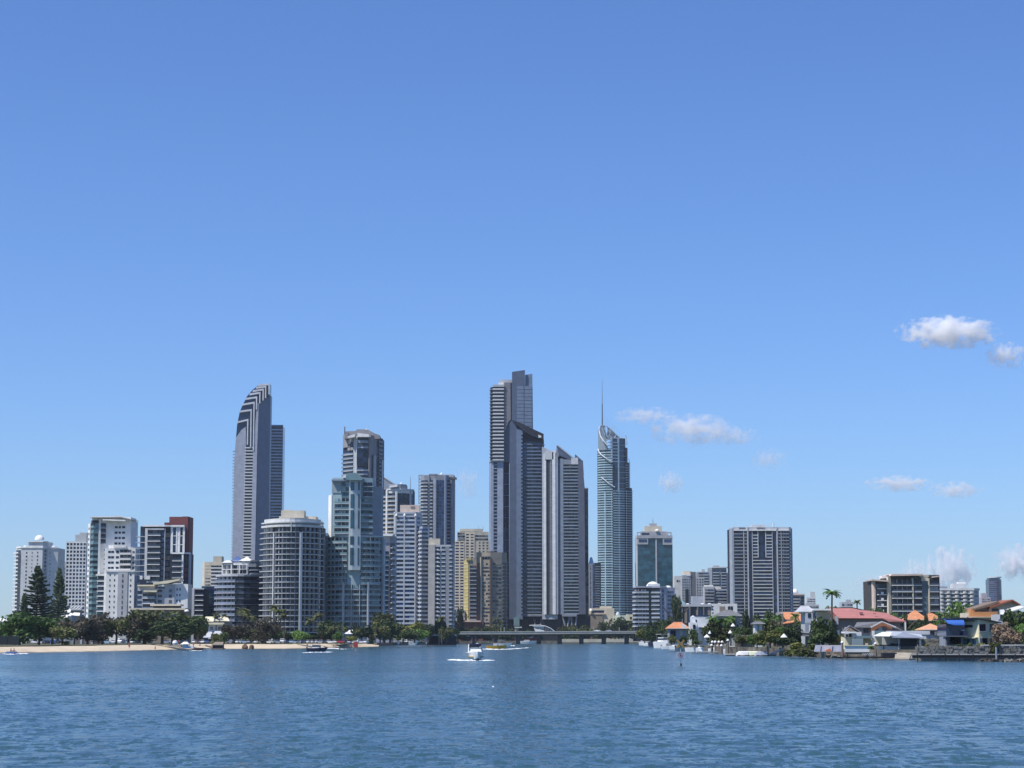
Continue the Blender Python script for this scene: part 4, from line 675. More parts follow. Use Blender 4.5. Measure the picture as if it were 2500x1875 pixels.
def t_wide_tower():
    b = B('apartment_tower', 'broad rectangular tower with navy glass strips and white balcony grid on the right side', 1650, 1862)
    b.path((1788, 3), (1793, 0), (1930, 0), (1936, 3)); b.core(core_m, 1290, depth=26); b.strip('roof_frame', 1789, 1936, 1287, 1295, -1, .4, paleg); fl = 25; Y0, Y1 = 1296, 1545; n = 30
    b.strip('corner_wall', 1788.5, 1794.5, 1290, None, .01, 1.6, mat('pale_edge_panel', (.30, .34, .40))); b.strip('roof_slab', 1794, 1930, 1293, 1296, .3, 1.8, white)
    b.bay(1795, 1826, Y0, Y1, n, k=2, out=1.5, slab=paleg, st=.14, rl=None, ms=[g1, g6, g2, mat('mauve_curtain', (.08, .06, .09))]); b.rows('balustrade', 1795, 1826, Y0, Y1, n, .14, .34, 1.2, 1.35, raild); b.strip('pier', 1818, 1819.4, Y0, None, .01, 1.5, offw); b.strip('pier', 1826.8, 1830, 1287, None, .01, 2.0, paleg)
    b.wins(1831, 1839, Y0, Y1, n, 1, [g6, g6, g2], a=.01, b=.99); b.bay(1840, 1853, 1300, 1361, 8, k=1, out=1, slab=offw, st=.25, rl=None, ms=[g1, g2]); b.bay(1873, 1888, 1300, 1361, 8, k=1, out=1, slab=offw, st=.25, rl=None, ms=[g1, g2]); b.wins(1854, 1872, 1300, 1361, 8, 3, [g6, g1], a=.01, b=.99, gap=.2); b.strip('pier', 1853, 1854.5, 1296, 1361, .01, 1.2, offw); b.strip('pier', 1872, 1873.5, 1296, 1361, .01, 1.2, offw)
    b.strip('pier', 1839, 1840.4, Y0, None, .01, 1.3, paleg); b.strip('pier', 1888, 1889.4, Y0, None, .01, 1.3, paleg)
    b.bay(1840.5, 1888, 1361, Y1, 22, k=3, out=1.3, slab=offw, st=.24, rl=None, ms=[g1, g2, g6]); b.wins(1890, 1899, Y0, Y1, n, 1, [g6, g6, g2], a=.01, b=.99); b.strip('pier', 1899, 1902, 1287, None, .01, 1.8, paleg)
    b.bay(1902, 1930, Y0, Y1, n, k=4, out=1.4, slab=paleg, st=.14, rl=raild, rh=.22, ms=[g1, g3, g2]); b.strip('pier', 1910, 1911.2, Y0, None, .01, 1.4, paleg); b.strip('corner_wall', 1930.5, 1936, 1290, None, .01, 1.3, mat('blue_edge_panel', (.22, .27, .35)))
    b.box('plant_room', 1842, 1876, 1280, 1290, 8, 20, white); b.box('roof_louvre', 1808, 1823, 1288, 1293, -.8, -.3, darkg); b.box('roof_louvre', 1852, 1871, 1288, 1293, -.8, -.3, darkg)
    for x in (1826, 1851, 1873, 1886): b.bar('aerial', (x, 1288, 4), (x, 1276, 4), .14, white)
    b.bar('aerial', (1894, 1290, 4), (1894, 1276, 4), .7, white)
    c = B('apartment_block', 'small grey block with a pointed white dome just right of the broad tower', 1950, 1950, 'apartment block')
    c.path((1936, 0), (1966, 0)); c.core(midg, 1452, depth=16); c.strip('roof_slab', 1935, 1967, 1450, 1453, -.3, 1, pink); c.dome('dome', 1946, 1447, 8, 10, 8, white); c.box('dome_lantern', 1939, 1954, 1446, 1451, 4, 12, offw); c.bay(1938, 1953, 1456, 1530, 10, k=2, out=1.4, slab=offw, st=.25, rl=None, ms=[g1, g2]); c.wins(1956, 1965, 1456, 1530, 10, 1, [g1, g2], a=.05, b=.9)
def t_far_right():
    def small(name, label, D, x0, x1, yt, m, cols, n, step=None, cat='apartment tower', yb=1530):
        b = B(name, label, D, (x0 + x1) / 2, cat); b.path((x0, 0), (x1, 0)); b.core(m, yt, depth=16); b.wins(x0 + 1, x1 - 1, yt + 3, yb, n, cols, [g3, g2, g5], a=.3, b=.8, gap=1.0)
        if step: b.core(m, step[2], yt, 10, xa=step[0], xb=step[1], name='penthouse')
        return b
    small('apartment_tower', 'distant pale tower left of the tall palm, above the white gabled house', 3200, 1971, 1993, 1458, offw, 3, 14, (1980, 1992, 1445))
    small('apartment_block', 'distant low grey block below the pale far tower', 2600, 1966, 2001, 1476, paleg, 4, 7, (1970, 1990, 1472), 'apartment block')
    small('apartment_block', 'distant white block with a roof box behind the dusty red roof', 2400, 2056, 2084, 1470, paleg, 4, 7, (2068, 2080, 1464), 'apartment block')
    b = B('apartment_block', 'dark brown seven storey apartment block with tan eaves, beyond the red roofed house', 900, 2215, 'apartment block')
    b.path((2133, 4), (2138, 0), (2172, 0), (2176, -2), (2295, -2)); b.core(mat('charcoal_render', (.06, .056, .055)), 1417, depth=20, xa=2133, xb=2172); b.core(MATS['charcoal_render'], 1404, depth=20, xa=2172, xb=2295)
    b.poly('roof', [(2128, 1415), (2168, 1417), (2170, 1421), (2128, 1418)], -4, 12, pink); b.poly('roof', [(2176, 1402), (2252, 1402), (2250, 1406), (2232, 1406), (2172, 1407)], -5, 14, pink); b.box('roof_box', 2160, 2174, 1405, 1411, 4, 10, white); b.poly('roof', [(2246, 1404), (2268, 1405), (2268, 1409), (2246, 1409)], -3, 12, beige); b.poly('roof', [(2276, 1408), (2292, 1406), (2292, 1409), (2276, 1411)], -4, 10, pink)
    b.strip('pier', 2173.5, 2176, 1408, None, .01, 1.4, beige); b.strip('pier', 2226, 2229, 1412, None, .01, 1.8, beige); b.strip('pier', 2266, 2269, 1412, None, .01, 1.2, beige)
    b.bay(2178, 2226, 1415, 1525, 7, k=4, out=2.0, slab=offw, st=.14, rl=raild, rh=.24, ms=[g1, g3, g1]); b.bay(2229, 2250, 1415, 1525, 7, k=2, out=1.4, slab=offw, st=.14, rl=raild, rh=.24, ms=[g1, g3]); b.wins(2251, 2266, 1415, 1525, 7, 1, [mat('blue_grey_glass', (.10, .15, .19), rough=.2)], a=.02, b=.97); b.wins(2231, 2249, 1406, 1414, 1, 2, [g1]); b.strip('crown_wall', 2250, 2266, 1408, 1419, .01, .9, beige)
    b.bay(2270, 2291, 1415, 1525, 7, k=2, out=2.0, slab=paleg, st=.14, rl=raild, rh=.3, ms=[g1, brown, paleg]); b.wins(2140, 2165, 1424, 1525, 7, 3, [g1, g3]); b.rows('floor_slab', 2143, 2165, 1424, 1525, 7, 0, .12, .01, 1.6, white); b.rows('balcony_screen', 2152, 2158, 1438, 1525, 6, .12, .5, 1.4, 1.6, white); b.strip('pier', 2136, 2139, 1418, None, .01, .8, pink)
    c = B('hotel_block', 'white hotel block with scalloped round balconies, right of the dark brown block', 1150, 2345, 'hotel')
    c.path((2294, 0), (2380, 0), (2396, 3)); c.core(paleg, 1437, depth=18); c.strip('parapet', 2297, 2396, 1436, 1441, .01, .6, offw); c.box('plant_room', 2300, 2321, 1431, 1437, 5, 12, midg); c.box('plant_room', 2336, 2368, 1424, 1437, 6, 14, offw); c.box('roof_box', 2350, 2368, 1420, 1430, 7, 12, white)
    c.bay(2300, 2378, 1441, 1515, 8, k=8, out=1.4, slab=offw, st=.3, rl=None, ms=[g1, g3, g2, darkg]); c.wins(2380, 2392, 1441, 1515, 8, 1, [g2, rail], a=.2, b=.7)
    fh = (c.Z(1441) - c.Z(1515)) / 8
    me = MB().lathe([(.2, 0), (1.25, .3), (1.3, 1.4)], (0, 0, 0), 10).v; mb = MB().lathe([(.2, 0), (1.15, .35), (1.25, 1.4)], (0, 0, 0), 10); bm_ = mesh('round_balcony', mb.v, mb.f, offw)
    for i in range(2, 8):
        for x in (2301, 2318, 2338, 2358, 2375): obj('round_balcony', bm_, c.root, (c.X(x), -1.3, c.Z(1515) + i * fh))
    d = B('skyscraper', 'lone dark blue tower with rounded corners far off at the right', 3600, 2437, 'skyscraper')
    d.arc(2421, 2452, 10, 6); d.core(g6, 1414, depth=24); d.core(g2, 1410, 1414, 20, d=-2, name='crown'); d.strip('parapet', 2421, 2452, 1408, 1410.5, -1, .5, offw); d.rows('spandrel', 2422, 2451, 1416, 1530, 24, 0, .3, .01, .6, mat('slate_blue_band', (.10, .12, .22), objvar=.2)); d.wins(2422, 2451, 1416, 1530, 24, 3, [g6, g2, mat('brown_blue_glass', (.10, .09, .13))], a=.34, b=.95)
    small('apartment_tower', 'distant pale mauve towers beside the lone dark blue tower', 3500, 2399, 2421, 1458, mat('far_mauve_render', (.42, .36, .38)), 3, 13, (2400, 2412, 1448))
    small('apartment_tower', 'tiny distant tower in the gap right of the small pointed dome block', 4200, 2000, 2010, 1490, paleg, 2, 7)
for fn in (t_dome_hotel, t_grid_hotel, t_stepped_white, t_red_topped, t_low_white, t_small_dark, t_beige_far, t_rounded_terraces, t_crescent, t_curved_brown, t_green_glass, t_dark_round, t_mid_towers, t_pink_topped, t_beige_pair, t_dark_skyscrapers, t_spired, t_teal_office, t_right_mid, t_wide_tower, t_far_right): fn()
# ================================================================== helpers for the waterfront
def surf(b, name, pts, m, th=.25, parent=None):
    """one sloping slab from (px, py, depth) corners"""
    n = len(pts); top = [(b.X(a), d, b.Z(p)) for a, p, d in pts]
    v = top + [(x, y, z - th) for x, y, z in top]
    nx = sum((top[i][0] * top[(i + 1) % n][1] - top[(i + 1) % n][0] * top[i][1]) for i in range(n))
    f = [tuple(range(n)), tuple(range(n, 2 * n))[::-1]] + [(i, n + i, n + (i + 1) % n, (i + 1) % n) for i in range(n)]
    if nx < 0: f = [q[::-1] for q in f]
    return obj(name, mesh(name, v, f, m), parent or b.root)
MARKS = [(0, 26, 'at the left end of the beach'), (26, 132, 'below the domed white tower'), (132, 203, 'below the window grid hotel'), (203, 331, 'below the stepped white tower'), (331, 455, 'below the red topped tower'),
         (455, 500, 'below the glass cube'), (500, 560, 'beside the cream roofed pavilion'), (560, 631, 'below the rounded terraced block'), (631, 776, 'below the curved brown tower'), (776, 797, 'below the slim white tower'), (797, 930, 'below the green glass tower'),
         (930, 962, 'below the mauve block'), (962, 1045, 'below the pink topped block'), (1045, 1120, 'by the river boat shed'), (1120, 1243, 'behind the bridge, below the mustard tower'), (1243, 1325, 'behind the bridge, below the tallest skyscraper'),
         (1325, 1450, 'behind the bridge, below the saw tooth skyscraper'), (1450, 1550, 'behind the bridge, below the spired tower'), (1550, 1650, 'below the white domed block'), (1650, 1720, 'by the small orange roof'), (1720, 1800, 'on the marina bank'),
         (1800, 1890, 'below the broad rectangular tower'), (1890, 1965, 'by the orange roofed house'), (1965, 2035, 'by the white modern house'), (2035, 2160, 'by the dusty red roof'), (2160, 2250, 'below the dark brown block'), (2250, 2300, 'by the orange roofs'),
         (2300, 2440, 'by the cream house'), (2440, 2520, 'at the right edge')]
ORD = ['first', 'second', 'third', 'fourth', 'fifth', 'sixth', 'seventh', 'eighth', 'ninth', 'tenth', 'eleventh', 'twelfth']
PEND = []
def later(o, px, words, group): PEND.append((o, px, words, group))
def settle():
    """labels of look-alikes: their look, the landmark they stand by, and their count from the left where needed"""
    key = {}
    for o, px, wd, g in PEND:
        mk = next((t for a, c, t in MARKS if a <= px < c), 'beyond the frame'); key.setdefault((wd, mk), []).append((px, o, g))
    for (wd, mk), L in key.items():
        L.sort(key=lambda t: t[0])
        for i, (px, o, g) in enumerate(L):
            o['label'] = f'{wd} {mk}' + ('' if len(L) == 1 else f', {ORD[min(i, 11)]} from the left'); o['group'] = g
# ------------------------------------------------------------------ vegetation
greens = {'green': leafmat('mid_green_leaves', (.034, .075, .018), (.15, .26, .06)), 'dark green': leafmat('dark_green_leaves', (.018, .034, .015), (.075, .115, .038)),
          'olive': leafmat('olive_leaves', (.040, .052, .018), (.15, .165, .06)), 'grey brown': leafmat('grey_brown_leaves', (.036, .035, .026), (.11, .10, .072)),
          'yellow green': leafmat('yellow_green_leaves', (.06, .075, .015), (.22, .23, .06)), 'flowering': leafmat('flowering_leaves', (.06, .045, .03), (.36, .26, .18))}
def crown_mesh(seed, n=1100, leaf=.085, flat=1.0, cone=False):
    r = random.Random(seed); bl = []
    for i in range(11):
        a = r.uniform(0, 6.283); q = r.uniform(.15, .66); z = r.uniform(-.45, .55); bl.append((Vector((q * math.cos(a), q * math.sin(a), z * (1.0 if z > 0 else .9))), r.uniform(.26, .46)))
    v = []; f = []
    while len(f) < n:
        c, rad = bl[r.randrange(len(bl))]; d = Vector((r.gauss(0, 1), r.gauss(0, 1), r.gauss(0, 1) * .9 + .15)).normalized()
        p = c + d * rad * (r.uniform(.55, 1.08) ** .6); p.z *= flat
        s = leaf * r.uniform(.6, 1.35); nn = (d + Vector((r.gauss(0, .6), r.gauss(0, .6), r.gauss(0, .6)))).normalized()
        u = nn.orthogonal().normalized(); w_ = nn.cross(u); t = r.uniform(0, 6.28); u, w_ = u * math.cos(t) + w_ * math.sin(t), w_ * math.cos(t) - u * math.sin(t)
        k = len(v); v += [tuple(p + u * s + w_ * s * .4), tuple(p + w_ * s), tuple(p - u * s * .9), tuple(p - w_ * s * .8 + u * s * .2)]; f.append((k, k + 1, k + 2, k + 3))
    me = mesh('crown', v, f, greens['green']); return me
CROWNS = [crown_mesh(i) for i in range(7)]; SHRUBS = [crown_mesh(20 + i, 420, .13) for i in range(3)]
def trunk_mesh(seed):
    r = random.Random(seed); m = MB().tube((0, 0, 0), (0.02, 0, .55), .05, .035, 7)
    for i in range(4):
        a = i * 1.57 + r.uniform(-.5, .5); m.tube((0.01, 0, r.uniform(.3, .5)), (.32 * math.cos(a), .32 * math.sin(a), r.uniform(.68, .8)), .026, .01, 5)
    return mesh('trunk', m.v, m.f, bark)
TRUNKS = [trunk_mesh(i) for i in range(3)]
def tree(px, py, wpx, D, colour='green', lift=.06, zb=2.0, kind='tree', words=None, dens=0):
    m_ = CP * D / F; h = zat(py, D) - zb; r = wpx * m_ / 2 * (1.14 if kind == 'tree' and wpx > 30 else 1); o = empty(kind, (xat(px, D), D, zb), None, kind)
    ch = h * (1 - lift) / 2; cr = random.choice(SHRUBS if kind == 'shrub' else CROWNS)
    c = objmat('crown', cr, greens[colour], o, (0, 0, h - ch * 1.10)); c.scale = (r * 1.22, r * 1.1, ch * 1.22); c.rotation_euler = (0, 0, random.uniform(0, 6.28))
    if kind != 'shrub':
        t = obj('trunk', random.choice(TRUNKS), o, (0, 0, -.1)); t.scale = (h * .9, h * .9, h * .98)
    else:
        t = obj('stem', TRUNKS[0], o, (0, 0, -.1)); t.scale = (h * .6, h * .6, h * .7)
    later(o, px, words or f'{colour} {"leafy tree" if kind == "tree" else "low shrub"}', 'trees along the banks' if kind == 'tree' else 'shrubs along the banks'); return o
def frond_mesh(seed):
    r = random.Random(seed); v = []; f = []; n = 7
    P = [Vector((i / n, 0, .26 * math.sin(i / n * 2.3) - .62 * (i / n) ** 2.2)) for i in range(n + 1)]
    for i in range(n):
        for s in (-1, 1):
            for q in (0, .5):
                p = P[i].lerp(P[i + 1], q); ln = .30 * math.sin(math.pi * min(.97, (i + q + .6) / (n + .6))) + .04
                k = len(v); v += [tuple(p), tuple(P[i + 1] - (P[i + 1] - p) * .35), tuple(p + Vector((.10, s * ln, -.5 * ln))), tuple(p + Vector((.02, s * ln * .7, -.40 * ln)))]; f.append((k, k + 1, k + 2, k + 3))
    return mesh('frond', v, f, greens['green'])
FR = [frond_mesh(i) for i in range(2)]
def palm(px, py, wpx, D, colour='green', zb=2.0, words=None):
    m_ = CP * D / F; r = wpx * m_ / 2; h = zat(py, D) - zb - r * .35; o = empty('palm_tree', (xat(px, D), D, zb), None, 'palm tree'); lx = random.uniform(-.04, .04) * h
    t = MB().tube((0, 0, 0), (lx * .4, 0, h * .5), .022 * h + .05, .016 * h + .04, 7).tube((lx * .4, 0, h * .5), (lx, 0, h), .016 * h + .04, .012 * h + .03, 7); t.build('trunk', bark, o)
    n = 15
    for i in range(n):
        fr = objmat('frond', FR[i % 2], greens[colour], o, (lx, 0, h)); fr.rotation_euler = (random.uniform(-.2, .2), random.choice((-.75, -.35, 0.05, .35)) + random.uniform(-.15, .15), i * 2.399); fr.scale = (r * random.uniform(.9, 1.15),) * 3
    later(o, px, words or f'{colour} palm', 'palms along the waterfront'); return o
def pine_mesh(seed):
    r = random.Random(seed); v = []; f = []; z = .10
    while z < .985:
        ln = .185 * (1 - z) ** .85 + .010; ln *= r.uniform(.72, 1.15); nb = 8
        for b_ in range(nb):
            a = r.uniform(0, 6.28); d = Vector((math.cos(a), math.sin(a), 0)); sd = Vector((-d.y, d.x, 0)); L = ln * r.uniform(.75, 1.15)
            for s in range(5):
                t0 = s / 5; t1 = (s + 1.25) / 5; w0 = .017 * (1.2 - t0 * .5); up = .10 * ln
                p0 = d * L * t0 + Vector((0, 0, z + up * t0 * t0 * 2)); p1 = d * L * t1 + Vector((0, 0, z + up * t1 * t1 * 2))
                tl = r.uniform(-.008, .008)
                k = len(v); v += [tuple(p0 + sd * w0 + Vector((0, 0, tl))), tuple(p0 - sd * w0 - Vector((0, 0, tl))), tuple(p1 - sd * w0 * .7 + Vector((0, 0, -.012))), tuple(p1 + sd * w0 * .7 + Vector((0, 0, -.010)))]; f.append((k, k + 1, k + 2, k + 3))
                k = len(v); v += [tuple(p0 + Vector((0, 0, .008))), tuple(p1 + Vector((0, 0, .010))), tuple(p1 + Vector((0, 0, -.014))), tuple(p0 + Vector((0, 0, -.014)))]; f.append((k, k + 1, k + 2, k + 3))
        z += .030 * (1.25 - z * .6)
    return mesh('crown', v, f, greens['dark green'])
PINES = [pine_mesh(1), pine_mesh(2)]
def pine(px, py, D, label, sc=1.0):
    h = zat(py, D) - 2; o = empty('norfolk_pine', (xat(px, D), D, 2), label, 'pine tree', 'tall pines in front of the left hand hotels')
    c = objmat('crown', random.choice(PINES), leafmat('pine_needles', (.030, .055, .028), (.11, .16, .075)), o); c.scale = (h * sc * 1.3, h * sc * 1.3, h); MB().tube((0, 0, 0), (0, 0, h * .98), h * .013, h * .003).build('trunk', bark, o)
def plants():
    pine(88, 1378, 900, 'tallest dark pine, directly in front of the domed white tower', 1.28); pine(141, 1383, 930, 'slim dark pine between the domed tower and the window grid hotel', .85); pine(56, 1446, 880, 'short pine at the foot of the domed white tower', .85)
    T = [(12, 1520, 60, 800, 'green'), (48, 1494, 96, 720, 'green'), (96, 1503, 90, 730, 'green'), (128, 1499, 80, 780, 'dark green'), (152, 1528, 66, 720, 'olive'), (182, 1513, 66, 770, 'grey brown'), (214, 1502, 66, 775, 'grey brown'), (250, 1492, 66, 800, 'grey brown'),
         (284, 1508, 62, 800, 'olive'), (314, 1500, 60, 810, 'grey brown'), (352, 1486, 84, 815, 'olive'), (396, 1482, 110, 830, 'olive'), (420, 1512, 90, 800, 'dark green'), (452, 1498, 90, 830, 'dark green'), (482, 1503, 50, 860, 'dark green'), (356, 1535, 60, 800, 'dark green'), (240, 1535, 50, 790, 'grey brown'),
         (572, 1522, 62, 900, 'grey brown'), (548, 1540, 30, 880, 'dark green'), (604, 1535, 50, 940, 'olive'), (648, 1506, 60, 900, 'grey brown'), (628, 1530, 30, 930, 'olive'), (672, 1535, 40, 940, 'dark green'), (736, 1538, 46, 900, 'green'), (764, 1545, 40, 960, 'dark green'), (700, 1540, 40, 970, 'dark green'),
         (808, 1514, 60, 950, 'dark green'), (790, 1535, 36, 960, 'olive'), (826, 1540, 30, 940, 'green'), (858, 1552, 34, 900, 'yellow green'), (882, 1520, 44, 970, 'dark green'), (905, 1530, 40, 990, 'grey brown'), (938, 1492, 56, 1020, 'olive'), (952, 1510, 50, 1010, 'dark green'), (928, 1525, 50, 990, 'olive'),
         (984, 1519, 50, 1040, 'yellow green'), (1012, 1514, 46, 1050, 'yellow green'), (996, 1535, 50, 1020, 'dark green'), (1028, 1535, 40, 1040, 'green'), (1046, 1522, 34, 1080, 'dark green'), (1072, 1502, 40, 1150, 'dark green'), (1090, 1526, 34, 1120, 'olive'), (1106, 1530, 30, 1140, 'yellow green'),
         (1105, 1482, 20, 1640, 'dark green'), (1124, 1480, 18, 1640, 'dark green'), (1118, 1528, 34, 1610, 'dark green'), (1140, 1533, 34, 1620, 'olive'), (1166, 1530, 30, 1630, 'dark green'), (1190, 1527, 34, 1620, 'dark green'), (1214, 1520, 30, 1640, 'olive'), (1238, 1531, 34, 1620, 'dark green'), (1262, 1536, 30, 1620, 'olive'), (1284, 1537, 30, 1630, 'green'),
         (1130, 1548, 40, 1608, 'dark green'), (1180, 1549, 50, 1606, 'olive'), (1225, 1549, 44, 1607, 'dark green'),
         (1372, 1526, 28, 1715, 'olive'), (1391, 1524, 34, 1720, 'olive'), (1426, 1525, 44, 1715, 'olive'), (1452, 1532, 36, 1720, 'dark green'), (1474, 1516, 26, 1740, 'dark green'), (1492, 1524, 30, 1740, 'dark green'), (1510, 1506, 40, 1740, 'dark green'), (1534, 1511, 44, 1745, 'dark green'), (1556, 1524, 40, 1730, 'olive'), (1400, 1545, 60, 1710, 'dark green'), (1480, 1545, 60, 1710, 'dark green'), (1530, 1545, 50, 1712, 'dark green'),
         (1578, 1524, 40, 1250, 'dark green'), (1606, 1510, 46, 1100, 'dark green'), (1574, 1536, 38, 1000, 'yellow green'), (1596, 1532, 44, 980, 'dark green'), (1628, 1506, 34, 1080, 'dark green'), (1640, 1520, 40, 1060, 'olive'),
         (1690, 1532, 26, 660, 'dark green'), (1706, 1545, 30, 650, 'dark green'), (1744, 1510, 56, 640, 'olive'), (1776, 1508, 50, 650, 'dark green'), (1758, 1528, 70, 640, 'olive'),
         (1823, 1488, 26, 640, 'dark green'), (1849, 1491, 26, 660, 'dark green'), (1878, 1486, 30, 650, 'dark green'), (1860, 1504, 40, 640, 'olive'), (1890, 1506, 46, 600, 'olive'), (1880, 1534, 70, 520, 'yellow green'), (1848, 1548, 50, 530, 'green'), (1912, 1524, 50, 540, 'green'), (1934, 1520, 40, 520, 'dark green'), (1952, 1510, 40, 540, 'dark green'), (1910, 1556, 50, 500, 'dark green'), (1804, 1530, 40, 596, 'dark green'), (1826, 1528, 42, 592, 'dark green'), (1812, 1550, 34, 570, 'olive'), (1840, 1548, 30, 575, 'dark green'), (1668, 1552, 30, 690, 'dark green'), (1640, 1548, 26, 700, 'olive'),
         (2008, 1503, 52, 475, 'dark green'), (1996, 1528, 50, 470, 'dark green'), (2024, 1530, 40, 470, 'dark green'), (2030, 1470, 36, 900, 'olive'), (2135, 1472, 28, 860, 'green'), (2150, 1484, 46, 850, 'dark green'), (2188, 1496, 44, 640, 'green'), (2230, 1508, 60, 570, 'dark green'), (2218, 1530, 50, 560, 'green'),
         (2318, 1484, 60, 570, 'green'), (2346, 1468, 64, 580, 'green'), (2334, 1494, 70, 560, 'dark green'), (2486, 1484, 70, 455, 'dark green'), (2496, 1522, 50, 440, 'green'), (2462, 1530, 44, 440, 'dark green')]
    for t in T: tree(*t)
    for px, py in ((2212, 1492), (2262, 1493), (2249, 1512)): tree(px, py, 11, 545, 'dark green', lift=.02, words='slim dark cypress')
    tree(2448, 1516, 60, 425, 'flowering', words='pale flowering frangipani tree'); tree(2470, 1538, 46, 420, 'flowering', words='pale flowering frangipani tree')
    tree(1652, 1448, 26, 1180, 'dark green', lift=.1, words='tall feathery dark she-oak')
    for px, py, w_, D, c, z in ((1945, 1569, 52, 462, 'yellow green', .4), (1974, 1570, 50, 458, 'olive', .4), (1962, 1582, 50, 452, 'olive', .3), (1925, 1584, 36, 470, 'dark green', .3), (2040, 1548, 34, 470, 'yellow green', 2), (2262, 1572, 16, 412, 'yellow green', 1.6), (2300, 1577, 18, 410, 'grey brown', 1.6), (2344, 1572, 28, 408, 'dark green', 1.6), (2368, 1570, 16, 408, 'yellow green', 2), (2396, 1570, 26, 406, 'yellow green', 2), (2426, 1567, 32, 404, 'yellow green', 1.6),
        (528, 1546, 26, 890, 'yellow green', 2), (538, 1556, 22, 880, 'dark green', 2), (1700, 1562, 24, 620, 'dark green', 2), (2126, 1577, 22, 440, 'green', 2), (2184, 1570, 34, 450, 'dark green', 2), (160, 1565, 30, 720, 'olive', 2), (905, 1562, 20, 940, 'dark green', 1.6)):
        tree(px, py, w_, D, c, lift=.0, zb=z, kind='shrub')
    for p in ((590, 1486, 36, 980), (600, 1494, 32, 960), (612, 1506, 30, 950), (668, 1478, 34, 960), (686, 1487, 34, 950), (694, 1500, 30, 945), (757, 1510, 30, 960), (776, 1500, 34, 970), (784, 1522, 26, 950), (812, 1532, 34, 920), (876, 1536, 26, 930), (842, 1532, 24, 960), (527, 1497, 24, 980), (545, 1500, 20, 1000)): palm(*p, 'olive')
    palm(917, 1516, 22, 960, 'yellow green'); palm(1078, 1508, 26, 1100, 'olive'); palm(1210, 1508, 22, 1600, 'olive'); palm(1220, 1516, 20, 1600, 'olive')
    palm(2030, 1441, 46, 500, 'green', words='tall palm with a drooping head rising above the roofs'); palm(2095, 1466, 22, 640, 'olive', words='small palm behind the roof ridge')
    for p in ((1896, 1500, 36, 560), (1864, 1512, 30, 600), (1834, 1556, 26, 540), (1944, 1500, 30, 570), (1740, 1506, 36, 640), (1784, 1506, 36, 645), (1762, 1512, 36, 638)): palm(*p, 'green')
plants()
def woodland():
    r = random.Random(21); v = []; f = []
    for i in range(150):
        px = r.uniform(-1100, 26) if i % 2 else r.uniform(2005, 3700); D = r.uniform(1250, 1500); x0 = xat(px, D); h = r.uniform(9, 14); rad = r.uniform(7, 12); me = CROWNS[i % 7]; a = r.uniform(0, 6.28)
        for p in me.polygons:
            if r.random() < .6: continue
            k = len(v)
            for vi in p.vertices:
                c = me.vertices[vi].co; v.append((x0 + (c.x * math.cos(a) - c.y * math.sin(a)) * rad, D + (c.x * math.sin(a) + c.y * math.cos(a)) * rad, 2 + h * .5 + c.z * h * .62))
            f.append(tuple(range(k, k + len(p.vertices))))
    tag(obj('distant_woodland', mesh('distant_woodland', v, f, greens['dark green'])), 'far dark belt of trees along the horizon beyond both banks', 'woodland', kind='stuff')
woodland()
